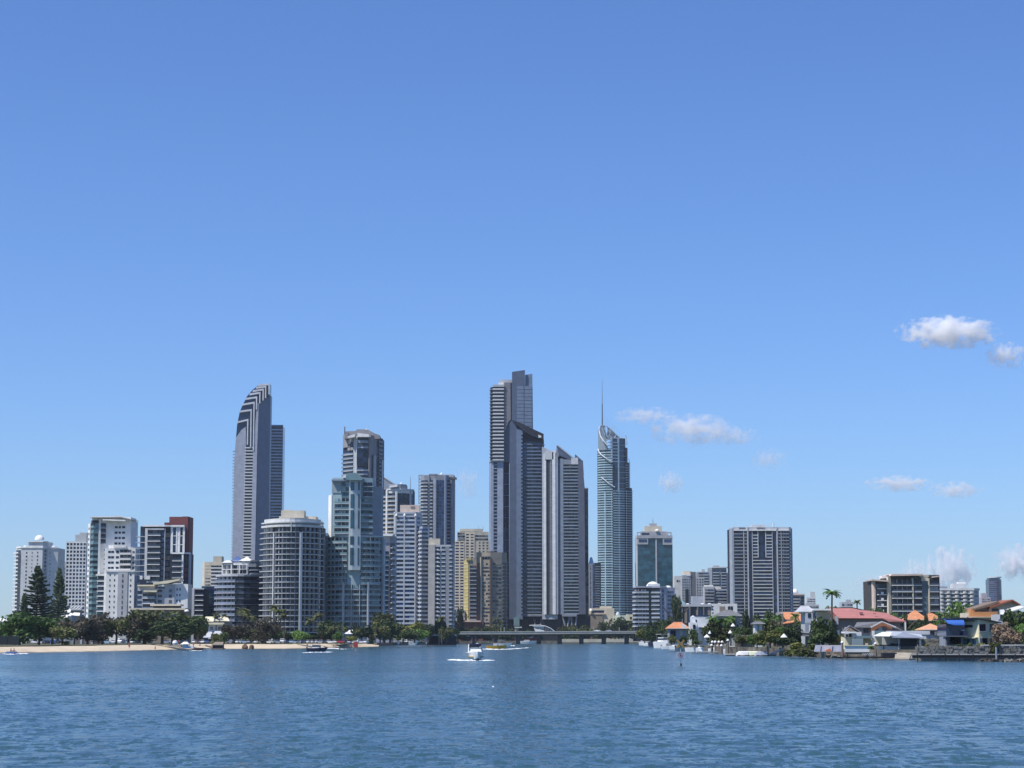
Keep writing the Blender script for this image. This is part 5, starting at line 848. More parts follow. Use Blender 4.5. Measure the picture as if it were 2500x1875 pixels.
# ------------------------------------------------------------------ houses on the right bank, left to right
def house(name, label, D, xref, cat='house'): return B(name, label, D, xref, cat)
def houses():
    b = house('house', 'small house with an orange roof and white corner sail, beside the moored boats', 720, 1656)
    b.path((1634, 0), (1678, 0)); b.core(midg, 1533, depth=8); b.hip('roof', 1632, 1682, 1519, 1534, -1, 9, orange, inset=2.6); b.wins(1637, 1650, 1537, 1556, 1, 2, [g1, brown], a=.1, b=.9); b.poly('gable_wall', [(1665, 1534), (1665, 1522), (1672, 1526), (1676, 1534)], -1.6, -1.1, white); b.wins(1658, 1668, 1537, 1556, 1, 1, [g5])
    b = house('house', 'white flat roofed house with a blue grey roof railing above the marina', 700, 1722)
    b.path((1692, 0), (1752, 0)); b.core(mat('bluish_white_render', (.66, .68, .70)), 1505, depth=10); b.strip('railing', 1697, 1730, 1502, 1505, -.2, .1, g2); b.wins(1698, 1702, 1512, 1519, 1, 1, [g1], a=.1, b=.9); b.core(white, 1520, None, 3, d=2.4, name='porch_wall', xa=1682, xb=1700); b.wins(1690, 1697, 1525, 1536, 1, 1, [g1, ], a=0, b=1, d=(2.5, 2.7)); b.dome('roof_dome', 1693, 1506, 4, 3, 1, white)
    surf(b, 'patio_awning', [(1712, 1534, -4), (1724, 1530, -4), (1726, 1532, 0), (1713, 1536, 0)], white)
    b = house('house', 'pale grey house with a dark hip roof just left of the broad tower', 660, 1780)
    b.path((1752, 0), (1808, 0)); b.core(paleg, 1502, depth=9); b.hip('roof', 1750, 1812, 1489, 1503, -1, 10, slate, inset=3.4); b.strip('wall_panel', 1790, 1800, 1508, 1528, .02, .2, lilac); b.wins(1760, 1782, 1508, 1524, 1, 3, [g3, g1], a=.2, b=.8)
    b = house('house', 'small white gatehouse box with a dark cap in front of the broad tower', 570, 1852)
    b.path((1843, 0), (1861, 0)); b.core(mat('bluish_white_render', (.66, .68, .70)), 1521, depth=4); b.hip('roof', 1842, 1863, 1517, 1522, -.6, 4.6, slate, inset=.9); b.wins(1849, 1854, 1526, 1540, 1, 1, [g5], a=0, b=1); b.box('garden_wall', 1795, 1843, 1550, None, 1, 1.5, stone)
    b = house('house', 'house with a large orange tiled roof between dark green trees', 600, 1936)
    b.path((1893, 0), (1962, 0)); b.core(brown, 1512, depth=10); surf(b, 'roof', [(1911, 1522, -1), (1968, 1514, -1), (1962, 1494, 5), (1912, 1494, 5)], orange); surf(b, 'roof', [(1888, 1506, 0), (1912, 1500, 0), (1914, 1494, 5), (1904, 1493, 5)], slate); b.poly('gable_wall', [(1909, 1522), (1909, 1502), (1912, 1494), (1914, 1522)], -.6, 0, brown); b.wins(1915, 1950, 1524, 1540, 1, 3, [g1, g3], a=.1, b=.9)
    b = house('house', 'white and grey modern house with thin flat eave and small gable, behind the tall palm', 525, 1998)
    b.path((1958, 0), (1992, 0), (1993, -1), (2030, 1)); b.core(paleg, 1496, depth=9, xa=1968, xb=1993); b.core(mat('buff_render', (.46, .42, .33)), 1493, depth=9, xa=1993, xb=2030); b.hip('roof', 1957, 1987, 1479, 1493, 1, 8, paleg, inset=1.0); b.box('upper_wall', 1961, 1985, 1490, 1498, 1.4, 7, offw); b.box('roof_slab', 1984, 2031, 1486.5, 1490.5, -2.4, 8, white); b.box('upper_wall', 1988, 2028, 1490.5, 1496, .5, 7, offw)
    b.wins(1973, 1981, 1497, 1508, 1, 1, [g1], a=0, b=1); b.wins(1985, 1991, 1497, 1508, 1, 1, [g2], a=0, b=1); b.box('terrace_slab', 1938, 1984, 1542, 1546, -5, 1, paleg)
    for x in (1943, 1970): b.box('column', x, x + 2.6, 1526, 1560, -4.6, -4.2, offw)
    b.box('lower_wall', 1966, 1978, 1520, None, -.2, 0, midg); surf(b, 'terrace_roof', [(1930, 1549, -6), (1968, 1552, -6), (1962, 1543, -1), (1946, 1542, -1)], slate)
    b = house('house', 'long house with a dusty red metal roof and grey walls', 530, 2120)
    b.path((2036, 0), (2044, -1), (2160, -1), (2210, 0)); b.core(mat('taupe_render', (.22, .20, .19)), (1506, 1517), depth=9); surf(b, 'roof', [(2045, 1509, -2), (2152, 1509.5, -2), (2166, 1517, -2), (2212, 1517, -1), (2174, 1496, 5), (2128, 1490, 5), (2090, 1482, 5), (2032, 1482.5, 5)], rosered, .2)
    surf(b, 'roof', [(2045, 1509, -2), (2032, 1482.5, 5), (2036, 1500, 4)], rosered); b.box('roof_vent', 2100, 2108, 1495, 1498, -.3, .6, redb); b.box('roof_vent', 2134, 2140, 1497, 1499, -.2, .4, rosered); b.poly('eave', [(2044, 1509), (2152, 1509.5), (2166, 1517), (2166, 1518.5), (2151, 1511), (2044, 1510.5)], -2.1, -2, redb)
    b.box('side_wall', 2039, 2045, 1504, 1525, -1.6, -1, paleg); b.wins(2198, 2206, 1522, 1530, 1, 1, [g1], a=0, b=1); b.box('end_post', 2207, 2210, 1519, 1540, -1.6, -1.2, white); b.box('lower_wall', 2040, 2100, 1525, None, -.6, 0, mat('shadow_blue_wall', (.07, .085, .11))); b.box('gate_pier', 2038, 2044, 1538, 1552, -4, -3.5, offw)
    b = house('house', 'house with an orange brick gable, grey roof and white waterside terrace', 462, 2120)
    b.path((2076, 0), (2122, 0), (2124, -2), (2178, -2)); b.core(paleg, 1531, depth=8, xa=2076, xb=2123); b.poly('gable_wall', [(2124, 1543), (2124, 1528), (2149, 1519), (2174, 1528), (2174, 1543)], -2, 6, brick); b.wins(2140, 2162, 1532, 1540, 1, 2, [g5, g3], a=0, b=1, d=(.02, .14))
    surf(b, 'roof', [(2083, 1530.5, -1.6), (2126, 1530.5, -1.6), (2150, 1518, -1.2), (2100, 1519, 4)], slate); b.poly('barge_board', [(2120, 1531), (2149, 1516.5), (2182, 1530), (2182, 1532), (2149, 1519), (2122, 1533)], -3, -2.3, offw); surf(b, 'roof', [(2174, 1530, -1.5), (2206, 1540, 0), (2196, 1528, 5), (2152, 1518, 5)], mat('brown_roof_tile', (.19, .16, .14), var=.15, scale=1.5)); b.box('side_wall', 2172, 2204, 1538, 1550, 0, 5, MATS['taupe_render'])
    b.poly('gable_wall', [(2062, 1541), (2072, 1532), (2084, 1541)], -2.4, -2, wood); surf(b, 'roof', [(2054, 1542, -2.6), (2072, 1527, -2.4), (2076, 1527, 2), (2062, 1538, 2)], slate); surf(b, 'roof', [(2072, 1527, -2.4), (2100, 1543, -2.6), (2096, 1538, 2), (2076, 1527, 2)], slate); b.wins(2108, 1 + 2120, 1532, 1545, 1, 2, [g1, g3], a=0, b=1)
    b.box('awning', 2054, 2082, 1542, 1546, -5, 0, white); b.box('wall', 2078, 2098, 1543, 1558, -3, 3, white); b.box('lower_wall', 2060, 2180, 1555, None, -1.6, 4, cream); b.wins(2064, 2078, 1548, 1570, 1, 2, [g2, g1], a=0, b=1, d=(.1, .3)); b.box('balcony_slab', 2082, 2122, 1557, 1559, -5.4, 0, darkg); b.box('balustrade', 2084, 2120, 1552, 1557, -5.3, -5.2, sage)
    b.box('pool_fence', 2069, 2096, 1559, 1575, -6, -5.9, mat('fence_glass', (.26, .33, .36), rough=.2)); b.box('white_wall', 2120, 2126, 1540, 1577, -5, -4.6, white); b.box('white_wall', 2126, 2152, 1540, 1550, -4.4, -4.2, sage); b.box('terrace_furniture', 2100, 2106, 1570, 1576, -7, -6.5, sandst); b.box('terrace_furniture', 2160, 2166, 1567, 1575, -7, -6.4, white); b.box('dark_screen', 2154, 2176, 1553, 1562, -1.9, -1.7, brown)
    b = house('garden_pavilion', 'white shade canopy joined to a blue grey peaked pavilion on the waterside', 448, 2200, 'pavilion')
    surf(b, 'canopy', [(2126, 1552, -3), (2166, 1553, -3), (2186, 1543, 3), (2160, 1543, 3)], white, .15); surf(b, 'canopy', [(2166, 1552, -4), (2245, 1556, -4), (2258, 1549, 4), (2186, 1541, 4)], mat('pale_blue_canvas', (.40, .44, .50)), .15); surf(b, 'canopy', [(2168, 1556, -4.5), (2206, 1543, 0), (2246, 1557, -4.5)], mat('blue_grey_canvas', (.22, .25, .32)), .15)
    for x in (2186, 2236): b.bar('post', (x, 1554, -3.8), (x, 1590, -3.8), .1, paleg)
    b.box('dark_screen', 2194, 2234, 1557, 1578, -2, -1.8, mat('navy_screen', (.035, .04, .06))); b.box('back_wall', 2160, 2240, 1556, None, 3, 3.3, offw); b.box('white_post', 2236, 2240, 1562, 1580, -4, -3.6, white); b.box('flat_roof', 2186, 2282, 1540, 1549, 5, 12, mat('bluish_white_render', (.66, .68, .70))); b.box('retaining_wall', 2240, 2304, 1560, 1578, -1, 0, stone)
    for lab, x0, x1, yt, yb, D in (('house with a bright orange hipped roof under the dark brown block', 2220, 2262, 1490, 1512, 590), ('house with a flatter orange roof just left of the bushy green tree', 2258, 2303, 1497, 1514, 600), ('garage with a small pale orange hipped roof beside the blue awning', 2257, 2304, 1523, 1536, 500)):
        b = house('house', lab, D, (x0 + x1) / 2); b.path((x0 + 3, 0), (x1 - 3, 0)); b.core(paleg, yb, depth=8); b.hip('roof', x0, x1, yt, yb + 1, -1, 9, orange if D > 550 else mat('pale_orange_roof_tile', (.62, .32, .18), var=.12, scale=1.5), inset=2.6); b.wins(x0 + 6, x1 - 6, yb + 3, yb + 12, 1, 3, [g1, g3, brown], a=.1, b=.9)
        if D == 500: b.box('balcony', 2279, 2302, 1542, 1551, -3, 0, darkg); b.box('lower_wall', 2270, 2302, 1551, None, -1, 0, lilac)
    b = house('house', 'two storey cream house with a curved dark roof edge and a blue awning', 432, 2365)
    b.path((2341, .5), (2343, 0), (2379, -3.6), (2381, -3.7), (2431, -2.2)); wl = mat('cream_wall_paint', (.72, .66, .46)); b.core(wl, 1513, depth=9, xa=2343, xb=2380); b.core(wl, (1512, 1521), depth=9, xa=2380, xb=2431)
    b.poly('roof', [(2300, 1511), (2340, 1508), (2380, 1510), (2410, 1514), (2436, 1520), (2436, 1522), (2410, 1516.5), (2380, 1513), (2300, 1513)], -4, 9, black); b.strip('frieze', 2343, 2374, 1514, 1518, .02, .15, MATS['grey_green_panel'])
    b.wins(2347, 2369, 1526, 1532, 1, 3, [g1, g2], a=0, b=1, gap=.3); b.wins(2382, 2398, 1524, 1541, 1, 2, [g3, g1], a=0, b=1, gap=.5); b.wins(2409, 2425, 1524, 1541, 1, 2, [g3, g1], a=0, b=1, gap=.5); 
    for x0, x1 in ((2381, 2399), (2408, 2426)): b.strip('window_frame', x0, x1, 1541, 1542, .02, .25, offw)
    b.strip('storey_ledge', 2344, 2379, 1556, 1558, .0, 1.0, cream); b.box('corner_column', 2376, 2382, 1557, 1580, -2.6, -2.2, wl); b.wins(2346, 2374, 1559, 1573, 1, 5, [sage, g4, g1], a=0, b=1, gap=.4); b.wins(2382, 2428, 1558, 1574, 1, 7, [brown, g3, g1, rail], a=0, b=1, gap=.4); b.strip('lower_wall', 2380, 2431, 1574, None, .02, .3, stone)
    b.box('glazed_room', 2303, 2348, 1524, 1552, -3, 6, g6); b.box('balcony_slab', 2300, 2351, 1552, 1554.5, -4.6, 0, darkg); b.box('balustrade', 2340, 2351, 1541, 1552, -4.5, -4.4, g1); b.box('balcony_table', 2338, 2346, 1538, 1540, -4, -3.4, paleg); b.box('lower_wall', 2303, 2346, 1554, None, -2, 4, midg); b.wins(2305, 2344, 1556, 1572, 1, 6, [g1, g4, g3], a=0, b=1, gap=.5, d=(2.3, 3.6))
    for x in (2312, 2322, 2332): b.box('mullion', x, x + .8, 1526, 1552, -3.1, -3, g2)
    v = []; n = 6; x0, x1 = b.X(2295), b.X(2341)
    for k in range(n + 1):
        t = k / n; v += [(x0 + (1.2 if k == n else 0) + t * .8, -3 - 1.9 * math.sin(t * 1.57), b.Z(1512) - (1 - math.cos(t * 1.57)) * 1.25), (x1 + .2, -3 - 1.9 * math.sin(t * 1.57), b.Z(1512) - (1 - math.cos(t * 1.57)) * 1.25)]
    f = [(2 * k, 2 * k + 1, 2 * k + 3, 2 * k + 2) for k in range(n)]; k = len(v); v += [(x0, 0, b.Z(1512)), (x1 + .2, 0, b.Z(1512))]; f.append((0, k, k + 1, 1)); f.append(tuple([k + 1, 1] + [2 * i + 1 for i in range(1, n + 1)])); obj('awning', mesh('awning', v, f, blue), b.root)
    b = house('house', 'copper orange house with two sloping timber roofs beside the lone blue tower', 520, 2425)
    b.path((2366, 0), (2480, 0)); b.core(sandst, 1496, None, 10); b.poly('gable_wall', [(2378, 1500), (2378, 1486), (2432, 1470), (2438, 1478), (2438, 1500)], 0, 9, MATS['pinkish_render']); b.poly('gable_wall', [(2410, 1500), (2416, 1482), (2470, 1466), (2486, 1478), (2486, 1500)], -1.5, 9, sandst)
    b.poly('roof', [(2372, 1487), (2434, 1468), (2440, 1471), (2410, 1482), (2374, 1490)], -2.2, 10, wood); b.poly('roof', [(2412, 1482), (2468, 1464), (2488, 1476), (2486, 1479), (2468, 1468), (2414, 1485)], -3, 10, mat('terracotta_edge', (.30, .11, .06))); b.box('copper_band', 2370, 2430, 1494, 1506, -3, 0, copper); b.poly('copper_band', [(2366, 1508), (2368, 1486), (2378, 1486), (2378, 1508)], -2, 2, copper); b.box('eave', 2366, 2432, 1506, 1508, -4, 2, sandst)
    b.wins(2420, 2436, 1486, 1492, 1, 2, [brown, g1], a=0, b=1, d=(1.55, 1.7)); b.wins(2396, 2408, 1490, 1494, 1, 2, [brown], a=0, b=1, d=(.1, .2)); b.box('lower_wall', 2380, 2456, 1508, None, -1, 2, offw)
    b = house('house', 'white and glass house half hidden by the dark tree on the right', 500, 2470)
    b.path((2440, 0), (2500, 0)); b.core(paleg, 1500, depth=8); b.box('upper_wall', 2452, 2466, 1488, 1500, -1, 4, white); surf(b, 'roof', [(2466, 1492, -2), (2500, 1482, -2), (2500, 1478, 4), (2470, 1486, 4)], offw); b.wins(2466, 2478, 1494, 1514, 1, 3, [MATS['blue_grey_glass'], g2], a=0, b=1, gap=.4); b.wins(2429, 2450, 1500, 1512, 1, 3, [white, g1, offw], a=0, b=1)
houses()
def bankside():
    # stone garden wall, dark ledge and riprap at the right
    b = B('stone_wall', 'grey stone garden wall along the bank below the cream house', 404, 2370, 'garden wall', zb=0)
    x = 2240
    while x < 2620:
        wd = random.uniform(9, 17); top = 1577 + random.uniform(-1.2, 1.2)
        for r_ in range(3):
            xs = x + (r_ % 2) * 3 + random.uniform(-1, 1); yb_ = top + (r_ + 1) * 7
            b.box('stone', xs, xs + wd - .8, yb_ - 6.6, yb_, -.1 - random.uniform(0, .25), .8, stone)
        x += wd
    b.box('capping', 2395, 2620, 1573.5, 1577, -.3, .8, MATS['warm_concrete']); b.box('backing', 2238, 2620, 1579, None, .3, .9, stone)
    mat('wet_black_timber', (.018, .016, .015), rough=.5)
    b = B('timber_ledge', 'long dark timber walkway on short piles at the foot of the stone wall', 396, 2370, 'walkway', zb=0)
    b.box('deck', 2222, 2620, 1597, 1599, -.5, 1.6, MATS['warm_concrete']); b.box('fascia', 2226, 2620, 1599.5, 1606.5, -.4, .2, mat('wet_black_timber', (.018, .016, .015), rough=.5))
    for x in range(2236, 2500, 34): b.bar('pile', (x, 1596, -1), (x, 1616, -1), .10, MATS['wet_black_timber'])
    for x in (2428, ): b.bar('post', (x, 1580, -1.1), (x, 1616, -1.1), .2, steel)
    r = random.Random(5); me = []
    for s in range(4):
        bm = bmesh.new(); bmesh.ops.create_icosphere(bm, subdivisions=1, radius=1)
        for q in bm.verts: q.co *= r.uniform(.7, 1.2); q.co.z *= .62
        m = bpy.data.meshes.new('rock'); bm.to_mesh(m); bm.free(); m.materials.append(darkst); me.append(m)
    e = empty('rock_bank', (0, 0, 0), 'band of dark wet rocks at the waterline under the timber walkway', 'rocks')
    for i in range(230):
        px = r.uniform(2225, 2520); o = shore(px, 1610.2 + (px - 2240) * 7.6 / 260 - r.uniform(0, 4.5)); q = objmat('rock', r.choice(me), r.choice((darkst, stone, darkst)), e, (o.x, o.y, r.uniform(-.1, .25))); q.scale = (r.uniform(.4, .9),) * 3; q.rotation_euler = (0, 0, r.uniform(0, 6))
    e = empty('rock_bank', (0, 0, 0), 'brown rocky bank below the lilac panel fence, left of the low jetty', 'rocks')
    for i in range(120):
        px = r.uniform(1880, 2062); o = shore(px, 1600 + (px - 1900) * .055 - r.uniform(0, 5)); q = objmat('rock', r.choice(me), r.choice((stone, MATS['weathered_timber'], darkst)), e, (o.x, o.y, r.uniform(-.1, .5))); q.scale = (r.uniform(.4, .9),) * 3
    b = B('boat_ramp', 'pale sandstone boat ramp slab sloping into the water beside the jetty', 430, 2200, 'ramp', zb=0)
    surf(b, 'slab', [(2170, 1607, -6), (2205, 1607.5, -6), (2232, 1594, 3), (2192, 1593, 3)], mat('worn_ramp_stone', (.36, .32, .25), var=.25, scale=.6), .25); surf(b, 'slab', [(2207, 1608, -6), (2222, 1606, -5), (2240, 1595, 2), (2233, 1594, 3)], stone, .25)
    b = B('panel_fence', 'row of leaning lilac white panels on the bank behind the first jetty post', 455, 2020, 'fence', zb=1.0)
    for i, x in enumerate(range(1990, 2058, 14)): b.poly('panel', [(x - 3, 1591), (x + 1, 1575), (x + 14, 1575), (x + 11, 1591)], -.2 + .15 * (i % 2), .1 + .15 * (i % 2), mat('lilac_white_panel', (.60, .58, .64), objvar=.06))
    b.poly('orange_cover', [(2013, 1588), (2024, 1583), (2028, 1590), (2016, 1591)], -1.2, -.4, mat('orange_tarp', (.65, .20, .08)))
    b = B('sea_wall', 'long smooth white sea wall below the terrace', 447, 2130, 'sea wall', zb=1.0)
    b.box('panel', 2062, 2136, 1576.5, 1592, -.2, .3, white); b.box('panel', 2141, 2198, 1577.5, 1593, -.2, .3, white); b.box('rail_top', 2136, 2200, 1574, 1577, -.5, .4, black); b.box('coping', 2060, 2140, 1575, 1577, -.4, .4, cream)
    for x in (2155, 2193): b.box('post', x, x + 1.6, 1576, 1593, -.5, -.25, darkg)
    b.box('footing', 2035, 2170, 1592.5, None, .0, 1.0, wood)
    b = B('low_jetty', 'low dark floating jetty in front of the white sea wall', 430, 2110, 'jetty', zb=0)
    b.box('deck', 2034, 2172, 1603, 1606.5, -1, 1.5, mat('wet_black_timber', (.02, .02, .02))); b.box('under_deck', 2155, 2190, 1594, 1607, .5, 2.5, black)
    for i in range(6): b.bars('folded_rail', [(2102 + i * 5, 1600, -.5), (2106 + i * 5, 1595, -.5), (2110 + i * 5, 1600, -.5)], .05, paleg)
    def capped(label, px, yt, yb, D, r_=.22, m=wood):
        q = B('mooring_post', label, D, px, 'mooring post', zb=0, group='white capped mooring posts'); q.bar('post', (px, yt + 3, 0), (px, yb, 0), r_, m); q.dome('cap', px, yt + 4.5, r_ * 1.5 / q.m, 4.5, 0, white, 8)
    capped('tall white capped post at the left end of the low jetty', 2056, 1565, 1604, 428); capped('white capped post in the middle of the white sea wall', 2137, 1568, 1601, 430)
    for lab, px, yt, yb, D in (('tall dark post with a white cap in front of the big spreading tree', 1777, 1560, 1597, 560), ('white capped post by the pale boxes on the bank', 1834, 1562, 1585, 580), ('slim white post beside the covered dinghy', 1874, 1572, 1596, 520), ('leftmost short post of the marina cluster', 1737, 1572, 1594, 590), ('first tall post of the marina cluster from the left', 1739, 1564, 1593, 605), ('second tall post of the marina cluster from the left', 1746, 1564, 1592, 600), ('third tall post of the marina cluster from the left', 1755, 1564, 1592, 600), ('fourth tall post of the marina cluster, right of the gap', 1763, 1564, 1592, 600), ('dark short post at the marina corner in front', 1761, 1573, 1596, 565)):
        capped(lab, px, yt, yb, D, .28)
    b = B('pontoon', 'long low grey pontoon carrying upturned dinghies', 520, 1830, 'pontoon', zb=0); b.box('deck', 1770, 1895, 1596, 1599, -1, 2, MATS['warm_concrete']); b.box('float', 1772, 1893, 1598.5, 1601, -.8, 1.8, rubber); surf(b, 'gangway', [(1880, 1596, 0), (1884, 1598, -1), (1912, 1584, 0), (1910, 1582, 1.2)], paleg, .15)
    b = B('pontoon', 'thin marina pontoon behind the cluster of posts', 600, 1730, 'pontoon', zb=0); b.box('deck', 1700, 1775, 1590, 1593, -1, 2, paleg); b.box('float', 1702, 1773, 1592, 1594, -.8, 1.8, rubber)
    for lab, x0, x1, yt, yb, D, m in (('pale storage box on the marina bank, left one', 1797, 1812, 1561, 1571, 600, offw), ('cream storage box on the marina bank, right one', 1820, 1834, 1568, 1579, 590, cream), ('blue tinted box under the white awning by the marina', 1706, 1716, 1530, 1548, 640, rail)):
        b = B('storage_box', lab, D, (x0 + x1) / 2, 'storage box'); b.box('body', x0, x1, yt + 1.5, max(yb, 1571), 0, 2, m); b.box('lid', x0 - .4, x1 + .4, yt, yt + 1.5, -.2, 2.2, white)
    for lab, px, py, w_, D in (('white parasol at the edge of the spreading tree, upper one', 1790, 1524, 12, 600), ('white flat parasol below the dark thatched roof', 1914, 1551, 18, 500), ('small white parasol over the marina path', 1726, 1551, 16, 610), ('white parasol tucked under the spreading tree', 1733, 1542, 8, 625), ('low white parasol beside the grey garden wall', 1783, 1541, 12, 600)):
        b = B('parasol', lab, D, px, 'parasol', group='white parasols on the right bank'); r_ = w_ / 2 * b.m; MB().lathe([(r_, 0), (r_ * .5, .5), (.05, .9)], (0, 0, b.Z(py + 5)), 8).build('canopy', white, b.root); b.bar('pole', (px, py + 5, 0), (px, 1572, 0), .05, steel)
bankside()
# ------------------------------------------------------------------ bridge, far quay and boat shed
def bridge():
    b = B('road_bridge', 'long low grey road bridge on dark piers crossing the river', 1500, 1340, 'bridge', zb=0); cg = mat('bridge_concrete', (.33, .33, .29)); dp = mat('dark_bridge_pier', (.05, .055, .055))
    b.poly('deck', [(1100, 1548), (1112, 1543), (1130, 1541.5), (1300, 1542.5), (1572, 1541.5), (1600, 1541.5), (1600, 1546.5), (1300, 1548.5), (1112, 1548.8)], 0, 14, cg)
    b.poly('girder', [(1112, 1548.8), (1300, 1548.6), (1590, 1546.6), (1590, 1551), (1112, 1552)], 2, 12, dp); b.poly('parapet', [(1112, 1542.6), (1300, 1541.4), (1600, 1540.2), (1600, 1542), (1300, 1543), (1112, 1543.6)], -.2, .1, mat('pale_parapet', (.45, .45, .42)))
    for x in (1158, 1211, 1265, 1316, 1367, 1420, 1475, 1531): b.poly('pier', [(x - 6, 1573), (x - 5, 1568), (x - 5, 1551), (x + 5, 1551), (x + 5, 1568), (x + 6, 1573)], 3, 11, dp)
    for x in (1223, 1231, 1450, 1512, 1590): b.bar('lamp_post', (x, 1542, .3), (x, 1531, .3), .12, white)
    b = B('arched_footbridge', 'white arched footbridge end rising behind the road bridge deck', 1620, 1320, 'footbridge'); 
    b.bars('arch', [(1292, 1527, 0), (1318, 1526.5, 0), (1332, 1529, 0), (1344, 1534, 0), (1353, 1541, 0)], .45, offw); b.poly('side_panel', [(1303, 1534), (1329, 1539), (1329, 1544), (1309, 1544)], 0, .3, white); b.poly('side_panel', [(1296, 1527), (1328, 1527), (1328, 1537), (1312, 1534)], .8, 1.1, mat('pale_blue_screen', (.42, .50, .52)))
    for x in range(1332, 1352, 4): b.bar('hanger', (x, 1529 + (x - 1332) * .55, 0), (x, 1545, 0), .12, paleg)
    b.box('white_hut', 1256, 1274, 1530, 1533, -1, 4, mat('minty_roof', (.52, .62, .56))); b.box('hut_wall', 1257, 1266, 1533, None, 0, 3, pink)
    b = B('boat_shed', 'dark open boat shed with a flat grey roof at the left end of the bridge', 1130, 1082, 'boat shed', zb=0)
    b.box('roof', 1036, 1114, 1548.5, 1553, -1, 12, mat('zinc_roof', (.25, .27, .31))); b.box('back_wall', 1040, 1112, 1553, 1575, 9, 10, black); b.box('end_wall', 1083, 1114, 1554, 1575, 0, 9, mat('dark_green_cladding', (.03, .042, .045))); b.box('deck', 1040, 1112, 1573, 1576, -1, 10, wood)
    for x in (1043, 1072, 1079): b.bar('post', (x, 1551, -.5), (x, 1576, -.5), .25, steel)
    # lit bank, sheds and boats seen under the bridge
    b = B('river_bank_wall', 'pale low sandstone bank wall glimpsed between the right hand bridge piers', 1698, 1470, 'bank wall', zb=0); b.box('wall', 1372, 1566, 1560, 1568, -1, 0, mat('pale_bank_stone', (.48, .44, .34), var=.2, scale=.1))
    b = B('kiosk', 'low white roofed kiosk glimpsed under the left end of the bridge', 1606, 1140, 'kiosk'); b.box('roof', 1129, 1151, 1551, 1554.5, 0, 4, white); b.box('wall', 1131, 1149, 1554.5, None, 1, 3, brown)
    b = B('low_building', 'cream building with a dark window slot left of the spired tower base', 2000, 1470, 'building'); b.box('wall', 1437, 1500, 1485, None, 0, 14, sandst); b.box('upper_wall', 1466, 1494, 1480, 1487, 2, 12, beige); b.box('window', 1444, 1475, 1490, 1496, -.2, 0, g1); b.box('ledge', 1436, 1478, 1497, 1500, -1.5, 0, pink); b.box('lower_wall', 1440, 1471, 1500, None, -1, 0, brown); b.dome('dome', 1443, 1492, 4, 6, -2, white)
    b = B('low_building', 'row of small pale yellow and green buildings at the foot of the spired tower', 1900, 1525, 'building'); b.box('wall', 1498, 1550, 1502, None, 0, 10, MATS['minty_roof']); b.box('upper_wall', 1530, 1549, 1500, 1515, -1, 6, cream); b.box('window', 1538, 1543, 1506, 1512, -1.1, -1, g1); b.dome('dome', 1509, 1502, 5, 8, 3, offw); b.box('block', 1502, 1514, 1507, None, -2, 0, cream)
bridge()
